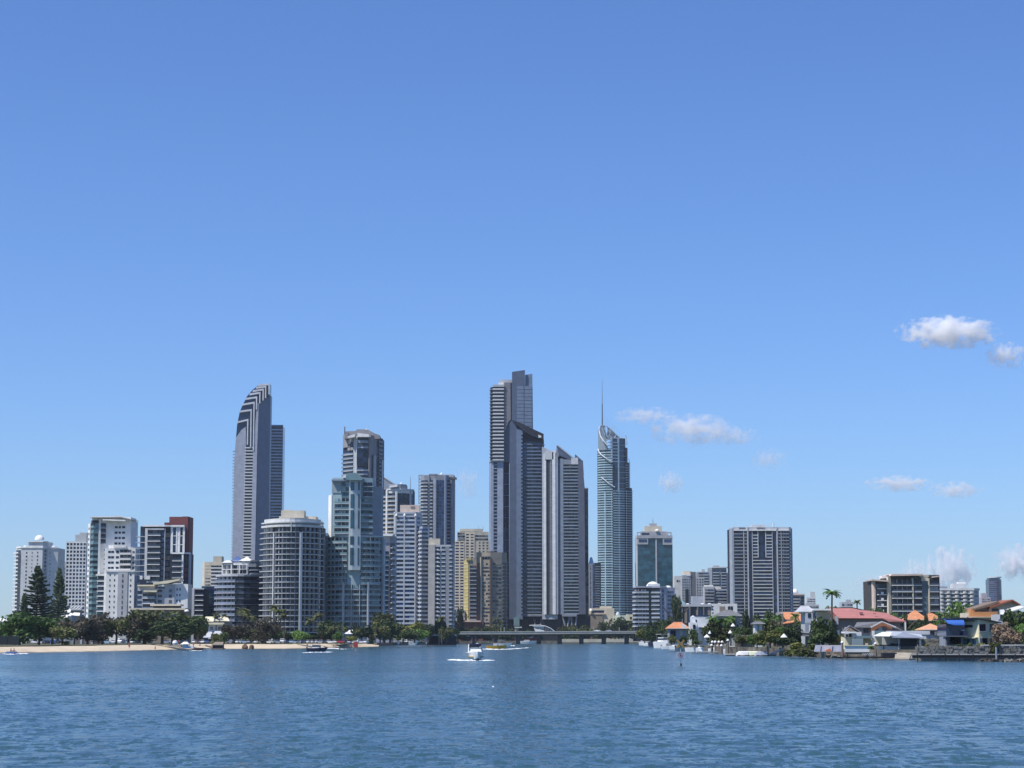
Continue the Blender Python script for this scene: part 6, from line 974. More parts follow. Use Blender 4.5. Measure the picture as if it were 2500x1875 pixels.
# ------------------------------------------------------------------ park buildings behind the beach
def park():
    b = B('pavilion', 'pavilion with bright cream stepped roofs above the car park', 980, 527, 'pavilion')
    b.box('wall', 508, 546, 1526, 1560, 0, 9, offw); surf(b, 'roof', [(494, 1516, -2), (522, 1517, -2), (518, 1505, 6), (497, 1505, 6)], cream); surf(b, 'roof', [(526, 1514, -2), (534, 1516, -2), (538, 1505, 6), (534, 1505, 6)], cream); surf(b, 'roof', [(538, 1515, -2), (561, 1516, -2), (552, 1508, 6), (542, 1505, 6)], cream); b.box('roof', 508, 548, 1520, 1525, -2.5, 9, cream)
    b.wins(0 + 510, 544, 1, 2, 1, 1, [g1]) if False else None; b.box('upper_wall', 497, 560, 1516, 1527, 2, 9, midg); b.box('window', 512, 520, 1530, 1538, -.15, 0, g3); b.box('window', 532, 538, 1530, 1538, -.15, 0, g3); surf(b, 'awning', [(500, 1556, -6), (518, 1556, -6), (520, 1541, 0), (508, 1541, 0)], paleg); surf(b, 'awning', [(524, 1548, -6), (550, 1550, -6), (546, 1538, 0), (526, 1538, 0)], paleg)
    for lab, px, yt, wd, D in (('gazebo with a white pyramid roof, left of the curved brown tower', 618, 1542, 26, 960), ('gazebo with a peaked white roof below the green glass tower', 858, 1537, 28, 980)):
        b = B('gazebo', lab, D, px, 'gazebo'); b.hip('roof', px - wd / 2, px + wd / 2, yt, yt + 10, -3, 3, white, inset=wd / 2 * b.m * .95)
        for x in (px - wd * .38, px + wd * .38):
            for d in (-2.5, 2.5): b.bar('post', (x, yt + 9, d), (x, 1572, d), .12, paleg)
    for lab, px, py, w_, D in (('leftmost white sail roof among the trees beside the window grid hotel', 146, 1491, 9, 1010), ('large white sail roof right of the dark pine', 162, 1490, 20, 1000), ('white sail roof below the grid hotel, upper right of the group', 184, 1498, 22, 990), ('small white sail roof in the middle of the group', 170, 1499, 8, 985), ('lowest white sail roof of the group by the slim pine', 155, 1503, 20, 960), ('white curved roof at the very left edge of the photo', 6, 1512, 26, 900)):
        b = B('sail_roof', lab, D, px, 'sail roof', group='white sail roofs among the trees'); surf(b, 'sail', [(px - w_ / 2, py + 4, -2), (px + w_ / 2, py + 5, -2), (px + w_ * .3, py - 2, 3), (px - w_ * .35, py - 3, 3)], white, .15)
        for x in (px - w_ / 2.4, px + w_ / 2.4): b.bar('post', (x, py + 4, -1.6), (x, 1572, -1.6), .1, steel)
    b = B('porch_frame', 'pale pitched frame roof between the sail roofs and the stepped white tower', 1020, 180, 'pergola')
    for i in range(5): b.bar('rafter', (160 + i * 8, 1489, -2), (168 + i * 8, 1479, 2), .35, offw)
    b.box('beam', 156, 198, 1488, 1490, -2, 2, offw); b.box('wall', 158, 196, 1490, None, 0, 3, midg)
    b = B('screen_fence', 'dark green shade cloth fence on the beach edge at the far left', 690, 20, 'fence')
    for i in range(5): b.box('panel', -22 + i * 13.2, -9.4 + i * 13.2, 1553, 1574, .1 * (i % 2), .25 + .1 * (i % 2), mat('shade_cloth', (.012, .022, .03))); 
    for i in range(6): b.bar('post', (-22.5 + i * 13.2, 1551, .4), (-22.5 + i * 13.2, 1575, .4), .08, steel)
    b = B('grey_shelter', 'long low grey shade roof among dark trees below the red topped tower', 850, 330, 'shelter'); surf(b, 'roof', [(295, 1560, -3), (336, 1556, -3), (334, 1552, 3), (298, 1554, 3)], mat('dusty_grey_roof', (.22, .22, .20)), .2); surf(b, 'roof', [(338, 1558, -3), (380, 1559, -3), (374, 1554, 3), (344, 1552, 3)], MATS['dusty_grey_roof'], .2)
    for x in (300, 332, 346, 374): b.bar('post', (x, 1557, -2), (x, 1573, -2), .12, steel)
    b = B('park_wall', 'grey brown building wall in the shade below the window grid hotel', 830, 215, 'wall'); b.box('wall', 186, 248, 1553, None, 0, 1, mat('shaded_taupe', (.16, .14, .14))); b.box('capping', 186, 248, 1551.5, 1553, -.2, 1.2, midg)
    for x in (196, 222): b.box('pilaster', x, x + 5, 1553, None, -.3, 0, paleg)
    b = B('beach_hut', 'dark timber lifeguard hut standing on the sand by the water', 800, 530, 'beach hut', zb=.3); b.box('wall', 519, 543, 1573, 1583, 0, 5, mat('dark_maroon_timber', (.04, .022, .025))); surf(b, 'roof', [(517, 1574, -.6), (545, 1574, -.6), (542, 1567, 4.4), (522, 1567, 4.4)], brown, .2); b.box('platform', 516, 546, 1582.5, 1585, -1, 5.5, wood); b.box('doorway', 527, 532, 1576, 1583, -.1, 0, black); surf(b, 'ramp', [(500, 1576, 0), (519, 1582, 0), (519, 1580, 2), (502, 1574, 2)], wood, .2)
    for lab, px, w_, h_ in (('larger brown boulder on the sand, left of its pair', 598, 1.35, 1.5), ('smaller brown boulder on the sand, right of its pair', 614, .95, 1.3)):
        bm = bmesh.new(); bmesh.ops.create_icosphere(bm, subdivisions=3, radius=1)
        for q in bm.verts: q.co *= 1 + .22 * math.sin(q.co.x * 4 + px) * math.cos(q.co.y * 5) + random.uniform(-.05, .05)
        m = bpy.data.meshes.new('boulder'); bm.to_mesh(m); bm.free(); m.materials.append(mat('brown_boulder', (.17, .10, .06), var=.4, scale=1.2, bump=.8)); p = shore(px, 1583, .3); o = obj('boulder', m, None, (p.x, p.y, .5)); o.scale = (w_ * .9, w_ * .8, h_); tag(o, lab, 'boulder', 'boulders on the sand')
    b = B('beach_tent', 'pale blue and white beach tent pitched near the water', 700, 453, 'tent', zb=.6); b.poly('tent_side', [(446, 1583), (448, 1571), (458, 1571), (461, 1583)], -1, 1.2, mat('pale_blue_nylon', (.50, .58, .70))); b.hip('tent_roof', 447, 459, 1567, 1572, -1.1, 1.3, white, inset=.8); b.poly('side_flap', [(461, 1583), (464, 1575), (472, 1577), (474, 1583)], -.6, .8, white)
    for i, (px, D) in enumerate(((428, 760), (454, 830))):
        b = B('white_buoy_ball', ('white round float lying at the top of the sand, left one', 'white round float above the beach tent')[i], D, px, 'float'); bm = MB().lathe([(.05, 0), (.8, .25), (1.05, .9), (.8, 1.6), (.05, 1.9)], (0, 0, -.3), 12); bm.build('ball', white, b.root); MB().lathe([(.25, 1.5), (.25, 1.75)], (0, 0, 0), 8).build('lashing_eye', steel, b.root)
park()
# ------------------------------------------------------------------ parked cars
def car_parts():
    def loft(sec, name, m):
        v = []; f = []
        for x, w_, z0, z1 in sec: v += [(x, -w_, z0), (x, w_, z0), (x, w_ * .94, z1), (x, -w_ * .94, z1)]
        for i in range(len(sec) - 1):
            a = 4 * i
            for k in range(4): f.append((a + k, a + (k + 1) % 4, a + 4 + (k + 1) % 4, a + 4 + k))
        f += [(3, 2, 1, 0), tuple(len(v) - 4 + i for i in range(4))]; return mesh(name, v, f, m)
    body = loft([(-2.2, .7, .45, .75), (-2.1, .86, .3, .95), (-1.2, .9, .25, 1.0), (1.0, .9, .25, .98), (1.9, .86, .3, .85), (2.2, .7, .42, .66)], 'body', white)
    cab = loft([(-1.85, .72, .94, .98), (-1.35, .74, .95, 1.40), (.25, .74, .95, 1.44), (1.05, .74, .95, 1.0)], 'window_band', g1)
    roof = loft([(-1.4, .66, 1.39, 1.42), (-1.2, .68, 1.41, 1.47), (.15, .68, 1.42, 1.49), (.35, .66, 1.40, 1.43)], 'roof', white)
    w_ = MB().tube((0, -.1, 0), (0, .1, 0), .33, .33, 10); wheel = mesh('wheel', w_.v, w_.f, rubber)
    l = MB().box(-.05, .05, -.18, .18, -.08, .08); lamp = mesh('headlight', l.v, l.f, g5)
    van = loft([(-2.4, .85, .4, 1.9), (-2.35, .95, .3, 2.05), (1.2, .95, .3, 2.05), (1.7, .93, .3, 1.3), (2.3, .85, .35, 1.1)], 'body', white)
    return body, cab, roof, wheel, lamp, van
BODY, CAB, ROOF, WHEEL, LAMP, VAN = car_parts()
PAINT = {'white': mat('white_car_paint', (.75, .75, .75), rough=.3), 'silver': mat('silver_car_paint', (.45, .47, .50), metal=.4, rough=.35), 'dark': mat('dark_car_paint', (.03, .035, .05), rough=.3), 'red': mat('red_car_paint', (.35, .03, .03), rough=.3), 'blue': mat('blue_car_paint', (.05, .10, .28), rough=.3), 'pale blue': mat('pale_blue_car_paint', (.35, .50, .62), rough=.3), 'lilac': mat('lilac_car_paint', (.50, .45, .62), rough=.3)}
def car(px, D, col, rz, van=False, z=2.0, words=None):
    o = empty('parked_van' if van else 'parked_car', (xat(px, D), D, z), None, 'van' if van else 'car', None, rz)
    objmat('body', VAN if van else BODY, PAINT[col], o)
    if not van: obj('window_band', CAB, o); objmat('roof', ROOF, PAINT[col], o)
    else:
        m = MB().box(1.18, 1.62, -.8, .8, 1.35, 1.9); m.build('windscreen', g1, o)
    for x in (-1.35, 1.35):
        for y in (-.82, .82): obj('wheel', WHEEL, o, (x, y, .33))
    for y in (-.6, .6): obj('headlight', LAMP, o, (2.16 if not van else 2.3, y, .68))
    later(o, px, words or f'{col} parked {"van" if van else "car"}', 'vehicles parked behind the beach'); return o
def cars():
    r = random.Random(11)
    seq = [(50, 'white'), (66, 'white'), (82, 'white'), (100, 'white'), (112, 'dark'), (126, 'blue'), (140, 'dark'), (242, 'white'), (262, 'pale blue'), (276, 'white'), (296, 'white'), (308, 'silver'), (322, 'white'), (336, 'dark'), (352, 'silver'), (366, 'dark'), (406, 'silver'), (416, 'white'), (430, 'red'), (444, 'dark'), (474, 'white'), (484, 'silver'), (496, 'white'), (506, 'blue'), (520, 'silver'),
           (540, 'white'), (550, 'silver'), (562, 'silver'), (572, 'dark'), (578, 'white'), (598, 'pale blue'), (606, 'silver'), (616, 'white'), (624, 'white'), (640, 'silver'), (650, 'dark'), (658, 'white'), (668, 'silver'), (678, 'silver'), (690, 'white'), (700, 'dark'), (710, 'pale blue'), (718, 'pale blue'), (732, 'lilac'), (742, 'dark'), (752, 'white'), (762, 'white'), (772, 'white'), (782, 'silver'), (792, 'dark'), (806, 'white'), (816, 'white'),
           (828, 'red'), (836, 'red'), (846, 'dark'), (852, 'lilac'), (863, 'white'), (880, 'white'), (893, 'white')]
    for px, c in seq:
        D = (860 if px < 200 else 905 if px < 400 else 925) + r.uniform(-12, 12); car(px, D, c, r.choice((-1.57, -1.4, -1.75, -1.57, 0.1, 3.0)) + r.uniform(-.1, .1), van=(px in (868, 863, 690, 296)))
    for px, c in ((560, 'silver'), (588, 'white'), (613, 'silver'), (660, 'white'), (745, 'silver'), (800, 'white'), (330, 'white'), (486, 'white')): car(px + 3, 965 + r.uniform(-8, 8), c, r.choice((0, 3.14)), words=f'{c} car in the second row')
    o = car(1459, 1506, 'white', 0, z=0, words='white car driving on the bridge deck'); o.location.z = zat(1541.8, 1506)
    o = car(1486, 1506, 'silver', 3.14, z=0, words='silver car driving on the bridge deck'); o.location.z = zat(1541.8, 1506)
cars()
# ------------------------------------------------------------------ people
def person_mesh(name, joints, edges, radii):
    me = bpy.data.meshes.new(name); me.from_pydata(joints, edges, []); o = bpy.data.objects.new(name, me); COL.objects.link(o)
    sk = o.modifiers.new('skin', 'SKIN'); 
    for i, r_ in enumerate(radii): me.skin_vertices[0].data[i].radius = (r_, r_)
    me.skin_vertices[0].data[0].use_root = True
    o.modifiers.new('sub', 'SUBSURF').levels = 1
    dg = bpy.context.evaluated_depsgraph_get(); out = bpy.data.meshes.new_from_object(o.evaluated_get(dg)); bpy.data.objects.remove(o); out.materials.append(skin); out.name = name
    return out
def figures():
    E = [(0, 1), (1, 2), (2, 3), (3, 4), (2, 5), (5, 6), (6, 7), (2, 8), (8, 9), (9, 10), (0, 11), (11, 12), (12, 13), (13, 14), (0, 15), (15, 16), (16, 17), (17, 18)]
    R = [.13, .12, .13, .06, .11, .06, .045, .035, .06, .045, .035, .10, .08, .055, .05, .10, .08, .055, .05]
    stand = [(0, 0, .92), (0, 0, 1.15), (0, 0, 1.40), (0, 0, 1.53), (0, -.02, 1.66), (-.18, 0, 1.40), (-.24, .02, 1.12), (-.22, -.10, .88), (.18, 0, 1.40), (.25, 0, 1.12), (.24, -.06, .86), (-.10, 0, .86), (-.12, .02, .48), (-.13, .05, .08), (-.13, -.10, .04), (.10, 0, .86), (.14, -.05, .48), (.16, .0, .08), (.16, -.14, .04)]
    sit = [(0, 0, .22), (0, .04, .45), (0, .02, .70), (0, -.02, .83), (0, -.05, .96), (-.18, .02, .70), (-.24, -.12, .50), (-.12, -.34, .48), (.18, .02, .70), (.24, -.12, .50), (.12, -.34, .48), (-.10, -.05, .18), (-.12, -.42, .42), (-.12, -.62, .08), (-.12, -.75, .04), (.10, -.05, .18), (.12, -.42, .40), (.12, -.66, .08), (.12, -.78, .04)]
    S = person_mesh('person_standing', stand, E, R); T = person_mesh('person_sitting', sit, E, R)
    sh = MB().lathe([(.17, .70), (.19, .80), (.17, .98)], (0, 0, 0), 10, 1.25, .95); SH = mesh('shorts', sh.v, sh.f, navy); hr = MB().lathe([(.02, 1.80), (.09, 1.77), (.115, 1.68), (.10, 1.60)][::-1], (0, .01, 0), 8); HR = mesh('hair', hr.v, hr.f, mat('dark_hair', (.03, .02, .015)))
    sh2 = MB().lathe([(.17, .08), (.20, .18), (.17, .32)], (0, 0, 0), 10, 1.25, .95); SH2 = mesh('shorts', sh2.v, sh2.f, navy); hr2 = MB().lathe([(.10, .92), (.115, .98), (.09, 1.07), (.02, 1.10)], (0, -.03, 0), 8); HR2 = mesh('hair', hr2.v, hr2.f, MATS['dark_hair'])
    cl = {'black': navy, 'red': redp, 'white': white, 'blue': blue}
    def put(label, px, py, z, stand_, c, rz=0.0, at=None):
        p = shore(px, py, z) if at is None else Vector(at); o = obj('person', S if stand_ else T, None, (p.x, p.y, p.z)); o.rotation_euler = (0, 0, rz); tag(o, label, 'person')
        objmat('shorts', SH if stand_ else SH2, cl[c], o); obj('hair', HR if stand_ else HR2, o); return o
    put('person in red shorts standing alone on the sand below the stepped white tower', 316, 1583, .9, True, 'red'); put('bare chested person just behind the one in red shorts', 314, 1580, 1.2, True, 'black', .8)
    put('person sitting low on the sand below the red topped tower', 379, 1585, .6, False, 'black'); put('person standing left of the beach tent, outer one', 438, 1583, .7, True, 'white'); put('person standing left of the beach tent, nearer to it', 443, 1583, .7, True, 'black', .5)
    put('person standing behind the beach tent in the middle', 462, 1577, 1.2, True, 'black'); put('person standing right of the white tent flap', 472, 1579, 1.0, True, 'red'); put('person sitting on the sand left of the timber hut', 488, 1577, 1.4, False, 'red')
    put('person standing at the water edge left of the small motor boat', 750, 1579, .8, True, 'black'); put('person sitting on the sand right of the small motor boat', 814, 1580, .7, False, 'red'); put('person lying low near the red beacon', 856, 1579, .7, False, 'red')
    put('person standing on the lawn near the white vans', 905, 1572, 1.3, True, 'white')
    return put
PUT = figures()
# ------------------------------------------------------------------ boats
def hull_mesh(L, W, H, tr=.75, rake=.10):
    """bow towards -y"""
    v = []; f = []; n = 10
    for i in range(n + 1):
        t = i / n; y = L * (t - .5); k = min(1, (t / .42)) ** .6 if t < .42 else 1 - (1 - tr) * ((t - .42) / .58) ** 2; w_ = W / 2 * k; sh = H * (1 + .28 * (1 - t) ** 2); kl = -.25 * H + (.55 * H * (1 - t / .2) if t < .2 else 0)
        off = -rake * L * (1 - t) ** 3
        v += [(0, y - off * .0, kl), (w_ * .72, y, .02 + max(0, kl)), (w_, y + off, sh), (w_ * .9, y + off, sh + .02), (-w_ * .9, y + off, sh + .02), (-w_, y + off, sh), (-w_ * .72, y, .02 + max(0, kl))]
    for i in range(n):
        a = 7 * i
        for k in range(7): f.append((a + k, a + 7 + k, a + 7 + (k + 1) % 7, a + (k + 1) % 7))
    f.append(tuple(range(7))); f.append(tuple(7 * n + i for i in range(7))[::-1])
    me = mesh('hull', v, f, gel); return me
def boat(name, label, px, py, L, W, H, rz, cat='boat', m=gel, cabin=None, canopy=None, screen=True, group=None, z=0.0, arch=False, rail_=False, D=None):
    p = shore(px, py) if D is None else Vector((xat(px, D), D, 0)); o = empty(name, (p.x, p.y, z), label, cat, group, rz); objmat('hull', hull_mesh(L, W, H), m, o)
    MB().box(-W * .38, W * .38, -L * .10, L * .45, H * .9, H * 1.06).build('cockpit', offw if m is gel else darkg, o)
    if cabin: ch, cm = cabin; MB().prism([(-W * .36, H), (W * .36, H), (W * .30, H + ch), (-W * .30, H + ch)], -L * .18, L * .20).build('cabin', cm, o); MB().prism([(-W * .345, H + ch * .45), (W * .345, H + ch * .45), (W * .31, H + ch * .85), (-W * .31, H + ch * .85)], -L * .185, L * .205).build('cabin_window', g1, o)
    elif screen: MB().prism([(-W * .36, H), (W * .36, H), (W * .28, H + .6), (-W * .28, H + .6)], -L * .10, -L * .08).build('windscreen', g1, o)
    if canopy:
        ch, cm = canopy; MB().box(-W * .42, W * .42, -L * .12, L * .28, ch, ch + .12).build('canopy', cm, o); k = MB()
        for x in (-W * .38, W * .38):
            for y in (-L * .1, L * .26): k.tube((x, y, H), (x, y, ch), .035)
        k.build('canopy_frame', steel, o)
    if rail_: MB().path([(-W * .40, L * .0, H + .75), (-W * .36, -L * .25, H + .95), (0, -L * .52, H + 1.2), (W * .36, -L * .25, H + .95), (W * .40, 0, H + .75)], .03).build('bow_rail', steel, o)
    MB().box(-.22, .22, L * .48, L * .55, -.1, H + .5).build('outboard_motor', darkg, o); return o
def foam(name, label, pts, wid, z=.0):
    """broken white water: many small tilted patches along a line of (px, py)"""
    r = random.Random(len(label)); v = []; f = []; P = [shore(*p) for p in pts]; tot = len(P) - 1; n = int(44 * tot)
    for i in range(n):
        t = r.uniform(0, tot - 1e-4); k = int(t)
        if math.sin(t * 9 + tot) + math.sin(t * 23) > 1.0 and r.random() < .8: continue
        c = P[k].lerp(P[k + 1], t - k); w_ = wid[0] + (wid[1] - wid[0]) * t / tot
        x = c.x + r.gauss(0, w_ * .35); y = c.y + r.gauss(0, w_ * .8); s = r.uniform(.10, .42) * (w_ ** .5); h = abs(r.gauss(0, .05)) * w_ ** .5; q = len(v); m_ = r.randint(4, 6)
        for j in range(m_): a = 6.283 * j / m_ + r.uniform(-.3, .3); v.append((x + math.cos(a) * s * 1.4, y + math.sin(a) * s * 1.6, z + r.uniform(0, .05) + h * (1 if math.sin(a) > 0 else .1)))
        f.append(tuple(range(q, q + m_)))
    o = obj(name, mesh(name, v, f, mat('white_foam', (.80, .84, .86), rough=.9, var=.05))); tag(o, label, 'wake', 'boat wakes', 'stuff')
def boats():
    # the approaching cabin cruiser, bow towards us
    p = shore(1162, 1611); o = empty('cabin_cruiser', (p.x, p.y, .12), 'white cabin cruiser with a dark canopy heading straight towards us in mid river', 'motor boat', None, .10); W = 3.1; L = 8.6; H = 1.25
    objmat('hull', hull_mesh(L, W, H, .85), gel, o); MB().prism([(-1.42, .42), (1.42, .42), (1.50, .62), (-1.50, .62)], -L * .34, L * .5).build('rub_rail', mat('yellowed_rub_rail', (.55, .42, .20)), o)
    fd = [(-1.3, .5, H), (1.3, .5, H), (.9, -3.2, H + .25), (-.9, -3.2, H + .25), (-1.05, .5, H + .85), (1.05, .5, H + .85)]; obj('foredeck_cabin', mesh('foredeck_cabin', fd, [(3, 2, 5, 4), (0, 3, 4), (2, 1, 5), (4, 5, 1, 0), (0, 1, 2, 3)], gel), o); MB().prism([(-1.15, H + .75), (1.15, H + .75), (.98, H + 1.2), (-.98, H + 1.2)], .3, .45).build('windscreen', mat('tinted_screen', (.20, .26, .30), rough=.15), o)
    MB().box(-1.25, 1.25, .6, L * .48, H - .2, H + .35).build('cockpit_side', gel, o); k = MB()
    for s in (-1, 1): k.tube((s * 1.42, 1.6, H), (s * 1.30, 2.3, H + 1.75), .13, .10); 
    k.tube((-1.30, 2.3, H + 1.75), (1.30, 2.3, H + 1.75), .09); k.build('radar_arch', gel, o)
    MB().prism([(-1.30, H + 1.62), (-1.15, H + 1.86), (1.15, H + 1.86), (1.30, H + 1.62)], .4, 3.2).build('canopy', navy, o); MB().prism([(-1.28, H + 1.1), (1.28, H + 1.1), (1.28, H + 1.62), (-1.28, H + 1.62)], 3.1, 3.2).build('canopy_curtain', mat('smoke_vinyl', (.10, .13, .16), rough=.2), o)
    MB().path([(-1.38, .2, H + .75), (-1.25, -2.2, H + .95), (0, -4.3, H + 1.15), (1.25, -2.2, H + .95), (1.38, .2, H + .75)], .03).build('bow_rail', steel, o); MB().tube((0, 2.3, H + 1.8), (.1, 2.4, H + 3.0), .02).build('aerial', steel, o)
    MB().box(.75, .95, -.2, 0, H + 1.15, H + 1.3).build('search_light', white, o); MB().box(-1.95, -1.4, 1.5, 1.9, H + .1, H + .18).build('side_step', gel, o); MB().lathe([(.02, -.06), (.3, -.02), (.3, .06), (.02, .1)], (.5, 2.3, H + 1.95), 8).build('radar_dome', white, o)
    for x in (-.62, .62):
        h = MB().lathe([(.10, 0), (.22, .25), (.20, .55), (.07, .66), (.12, .78), (.11, .92), (.02, .99)], (x, 1.2, H + .3), 8); h.build('seat_back', mat('blue_seat_vinyl', (.12, .16, .24)), o)
    foam('boat_wake', 'white bow wave on both sides of the white cruiser', [(1104, 1611), (1114, 1611.6), (1130, 1612.5), (1148, 1613)], (1.0, 2.4)); foam('boat_wake', 'white foam streak right of the white cruiser', [(1180, 1613.2), (1192, 1612.6), (1202, 1612.6)], (1.8, .8))
    # others
    o = boat('speed_boat', 'yellow orange speed boat throwing white spray in front of the bridge', 1211, 1585, 7.5, 2.8, 1.3, 1.45, m=yel, canopy=(2.6, brown)); foam('boat_wake', 'long white wake around the yellow orange speed boat', [(1187, 1586), (1212, 1587.5), (1240, 1586.5), (1268, 1584.5), (1300, 1582)], (4.5, .8), .2)
    boat('motor_boat', 'white open boat behind the yellow orange speed boat', 1226, 1578, 9, 3, 1.4, 1.4, canopy=(2.8, paleg)); foam('boat_wake', 'white wake behind the white open boat near the bridge', [(1228, 1577.5), (1242, 1577.8), (1252, 1578)], (5, 2), .2)
    boat('river_boat', 'dark red hulled river boat with white cabins moored under the bridge', 1286, 1570, 30, 7, 4.0, 1.57, m=redp, cabin=(3.2, white), screen=False); boat('motor_boat', 'small white boat at the side of the dark red river boat', 1287, 1571.5, 12, 4, 1.8, 1.5, cabin=(1.0, white)); boat('house_boat', 'white houseboat with dark windows under the middle of the bridge', 1238, 1569.6, 26, 6, 2.5, 1.57, cabin=(2.6, white), screen=False)
    o = boat('motor_boat', 'small motor boat with a brown canopy passing the beach, white wash below it', 773, 1590, 6.6, 2.5, 1.0, 1.35, m=navy, cabin=(1.1, offw), canopy=(2.5, brown)); foam('boat_wake', 'white wash along the side of the brown canopied boat', [(744, 1594), (765, 1593), (790, 1593), (808, 1592)], (1.2, 1.2)); foam('boat_wake', 'white wake trailing behind the brown canopied boat towards the red beacon', [(800, 1583.5), (820, 1584), (846, 1585.5)], (4, 1.5))
    PUT('person in white on the brown canopied boat', 0, 0, 0, False, 'white', 1.3, (o.location.x + .6, o.location.y, .75))
    # jet ski with two riders at the far left
    p = shore(27, 1597); o = empty('jet_ski', (p.x, p.y, 0), 'blue jet ski carrying two riders at the left edge of the river', 'jet ski', None, 1.5); MB().prism([(-.5, .1), (.5, .1), (.38, .55), (.15, .75), (-.15, .75), (-.38, .55)], -1.0, 1.3).build('seat', darkg, o); objmat('hull', hull_mesh(3.2, 1.1, .5), blue, o); MB().tube((-.35, -.6, 1.0), (.35, -.6, 1.0), .03).tube((0, -.6, 1.0), (0, -.9, .6), .05).build('handlebar', rubber, o)
    PUT('rider in front on the blue jet ski', 0, 0, 0, False, 'black', 1.5, (p.x - .1, p.y, .62)); PUT('rider behind on the blue jet ski', 0, 0, 0, False, 'red', 1.5, (p.x + .75, p.y, .62)); foam('boat_wake', 'white splash beside the blue jet ski', [(10, 1597), (20, 1597), (28, 1598)], (1, 1.5)); foam('boat_wake', 'thin white wake right of the blue jet ski', [(42, 1597), (52, 1596.5), (70, 1596)], (1.6, .6))
    boat('dinghy', 'small brown dinghy with white wash off the beach near the timber hut', 483, 1587.6, 3.6, 1.6, .7, 1.5, m=mat('brown_dinghy_rubber', (.22, .08, .04)), screen=False); foam('boat_wake', 'white wash under the brown dinghy', [(468, 1589), (476, 1589), (486, 1589)], (1, 1)); 
    b = B('work_barge', 'grey work barge with a pale cabin moored at the tip of the beach', 1060, 938, 'barge', zb=0); b.poly('hull', [(918, 1569), (962, 1569), (960, 1575), (924, 1575)], -3, 5, mat('dark_hull', (.03, .03, .045))); b.box('cabin', 918, 934, 1559, 1569, -1, 3, mat('blue_grey_steel', (.32, .35, .45))); b.box('cabin', 941, 950, 1557, 1569, -1, 3, lilac); b.box('wheelhouse_window', 936, 940, 1557, 1565, -.5, 2, navy); b.bar('mast', (935, 1558, 1), (935, 1546, 1), .12, steel); b.box('lamp_board', 931, 940, 1544, 1548.5, .8, 1.1, white)
    boat('pontoon_boat', 'white square canopied boat moored right of the work barge', 967, 1575.5, 8, 4.4, 1.6, .1, canopy=(3.8, white), cabin=(1.4, white)); boat('motor_boat', 'white rounded cruiser moored beside the square canopied boat', 1000, 1575, 10, 4.6, 2.2, 1.2, cabin=(1.2, white)); boat('motor_boat', 'white boat with a bow canopy moored left of the boat shed', 1057, 1575, 10, 4, 1.8, .3, canopy=(4.2, white), cabin=(1.0, sage)); boat('motor_boat', 'white and teal fishing boat moored at the boat shed', 1072, 1575, 10, 4.2, 1.9, -1.0, canopy=(4.0, white)); boat('motor_boat', 'small white boat with outboard at the boat shed corner', 1046, 1574.5, 7, 2.8, 1.4, -.3, canopy=(3.6, steel))
    boat('motor_boat', 'small white cruiser nearest the right end of the bridge', 1571, 1575.5, 8, 3.4, 1.8, .4, cabin=(1.0, white)); boat('motor_boat', 'navy boat under a tall black cover beside the white cruisers', 1594, 1578.5, 9, 4.2, 2.0, .2, m=navy, canopy=(4.4, black), cabin=(2.0, black)); boat('motor_yacht', 'largest white motor yacht of the marina, with a tan window', 1620, 1582, 12, 4.6, 2.6, .5, cabin=(2.0, white), canopy=(6.0, white), rail_=True); boat('motor_boat', 'long low white boat in front of the largest white yacht', 1638, 1584.5, 8, 2.8, 1.2, 1.1)
    boat('motor_boat', 'white boat with a red stripe bow left of the marina posts', 1700, 1591.5, 7.5, 2.8, 1.3, .9, canopy=(2.7, yel)); boat('work_boat', 'white open boat lying along the marina pontoon', 1722, 1592, 6, 2.2, 1.0, 1.3, screen=True); boat('motor_boat', 'white covered boat on the pontoon behind the tall dark post', 1800, 1592, 5.5, 2.2, 1.1, 1.4); boat('sail_dinghy', 'green sailing dinghy covered up between the marina posts', 1772, 1594, 5.5, 2.0, 1.4, .8, m=mat('dull_green_hull', (.20, .28, .26)))
    for i, (px, D, c, lab) in enumerate(((1812, 519, white, 'white upturned dinghy on the grey pontoon, leftmost'), (1834, 519, mat('pale_yellow_hull', (.68, .70, .50)), 'pale yellow upturned dinghy in the middle of the grey pontoon'), (1858, 518, lilac, 'lilac white covered dinghy at the right of the grey pontoon'))):
        o = empty('upturned_dinghy', (xat(px, D), D, .95), lab, 'dinghy', 'dinghies on the grey pontoon', 1.5); h = objmat('hull', hull_mesh(3.0, 1.3, .75), c, o); h.rotation_euler = (math.pi, 0, 0); MB().box(-.6, .6, -1.3, 1.3, -.78, -.70).build('gunwale', redp if i < 2 else midg, o)
    for px, py, L_, W_, rz, lab in ((1583, 1576.6, 6, 2.6, .8, 'small white boat just left of the navy covered boat'), (1648, 1585.6, 6.5, 2.5, .4, 'small white boat behind the yellow cross sign'), (1672, 1588.6, 7, 2.6, 1.0, 'white boat just right of the yellow cross sign'), (1712, 1592.5, 5, 2, .3, 'short white tender between the red striped boat and the posts'), (1750, 1594.5, 5, 2, 1.2, 'white tender lying among the marina posts'), (1788, 1596.5, 5, 1.9, 1.4, 'white tender beside the tall dark post')):
        boat('motor_boat', lab, px, py, L_, W_, 1.3, rz, cabin=(.9, white))
    # more craft and clutter behind the marina
    r = random.Random(9); wds = ['white masted cruiser berthed behind the marina, {} from the left']
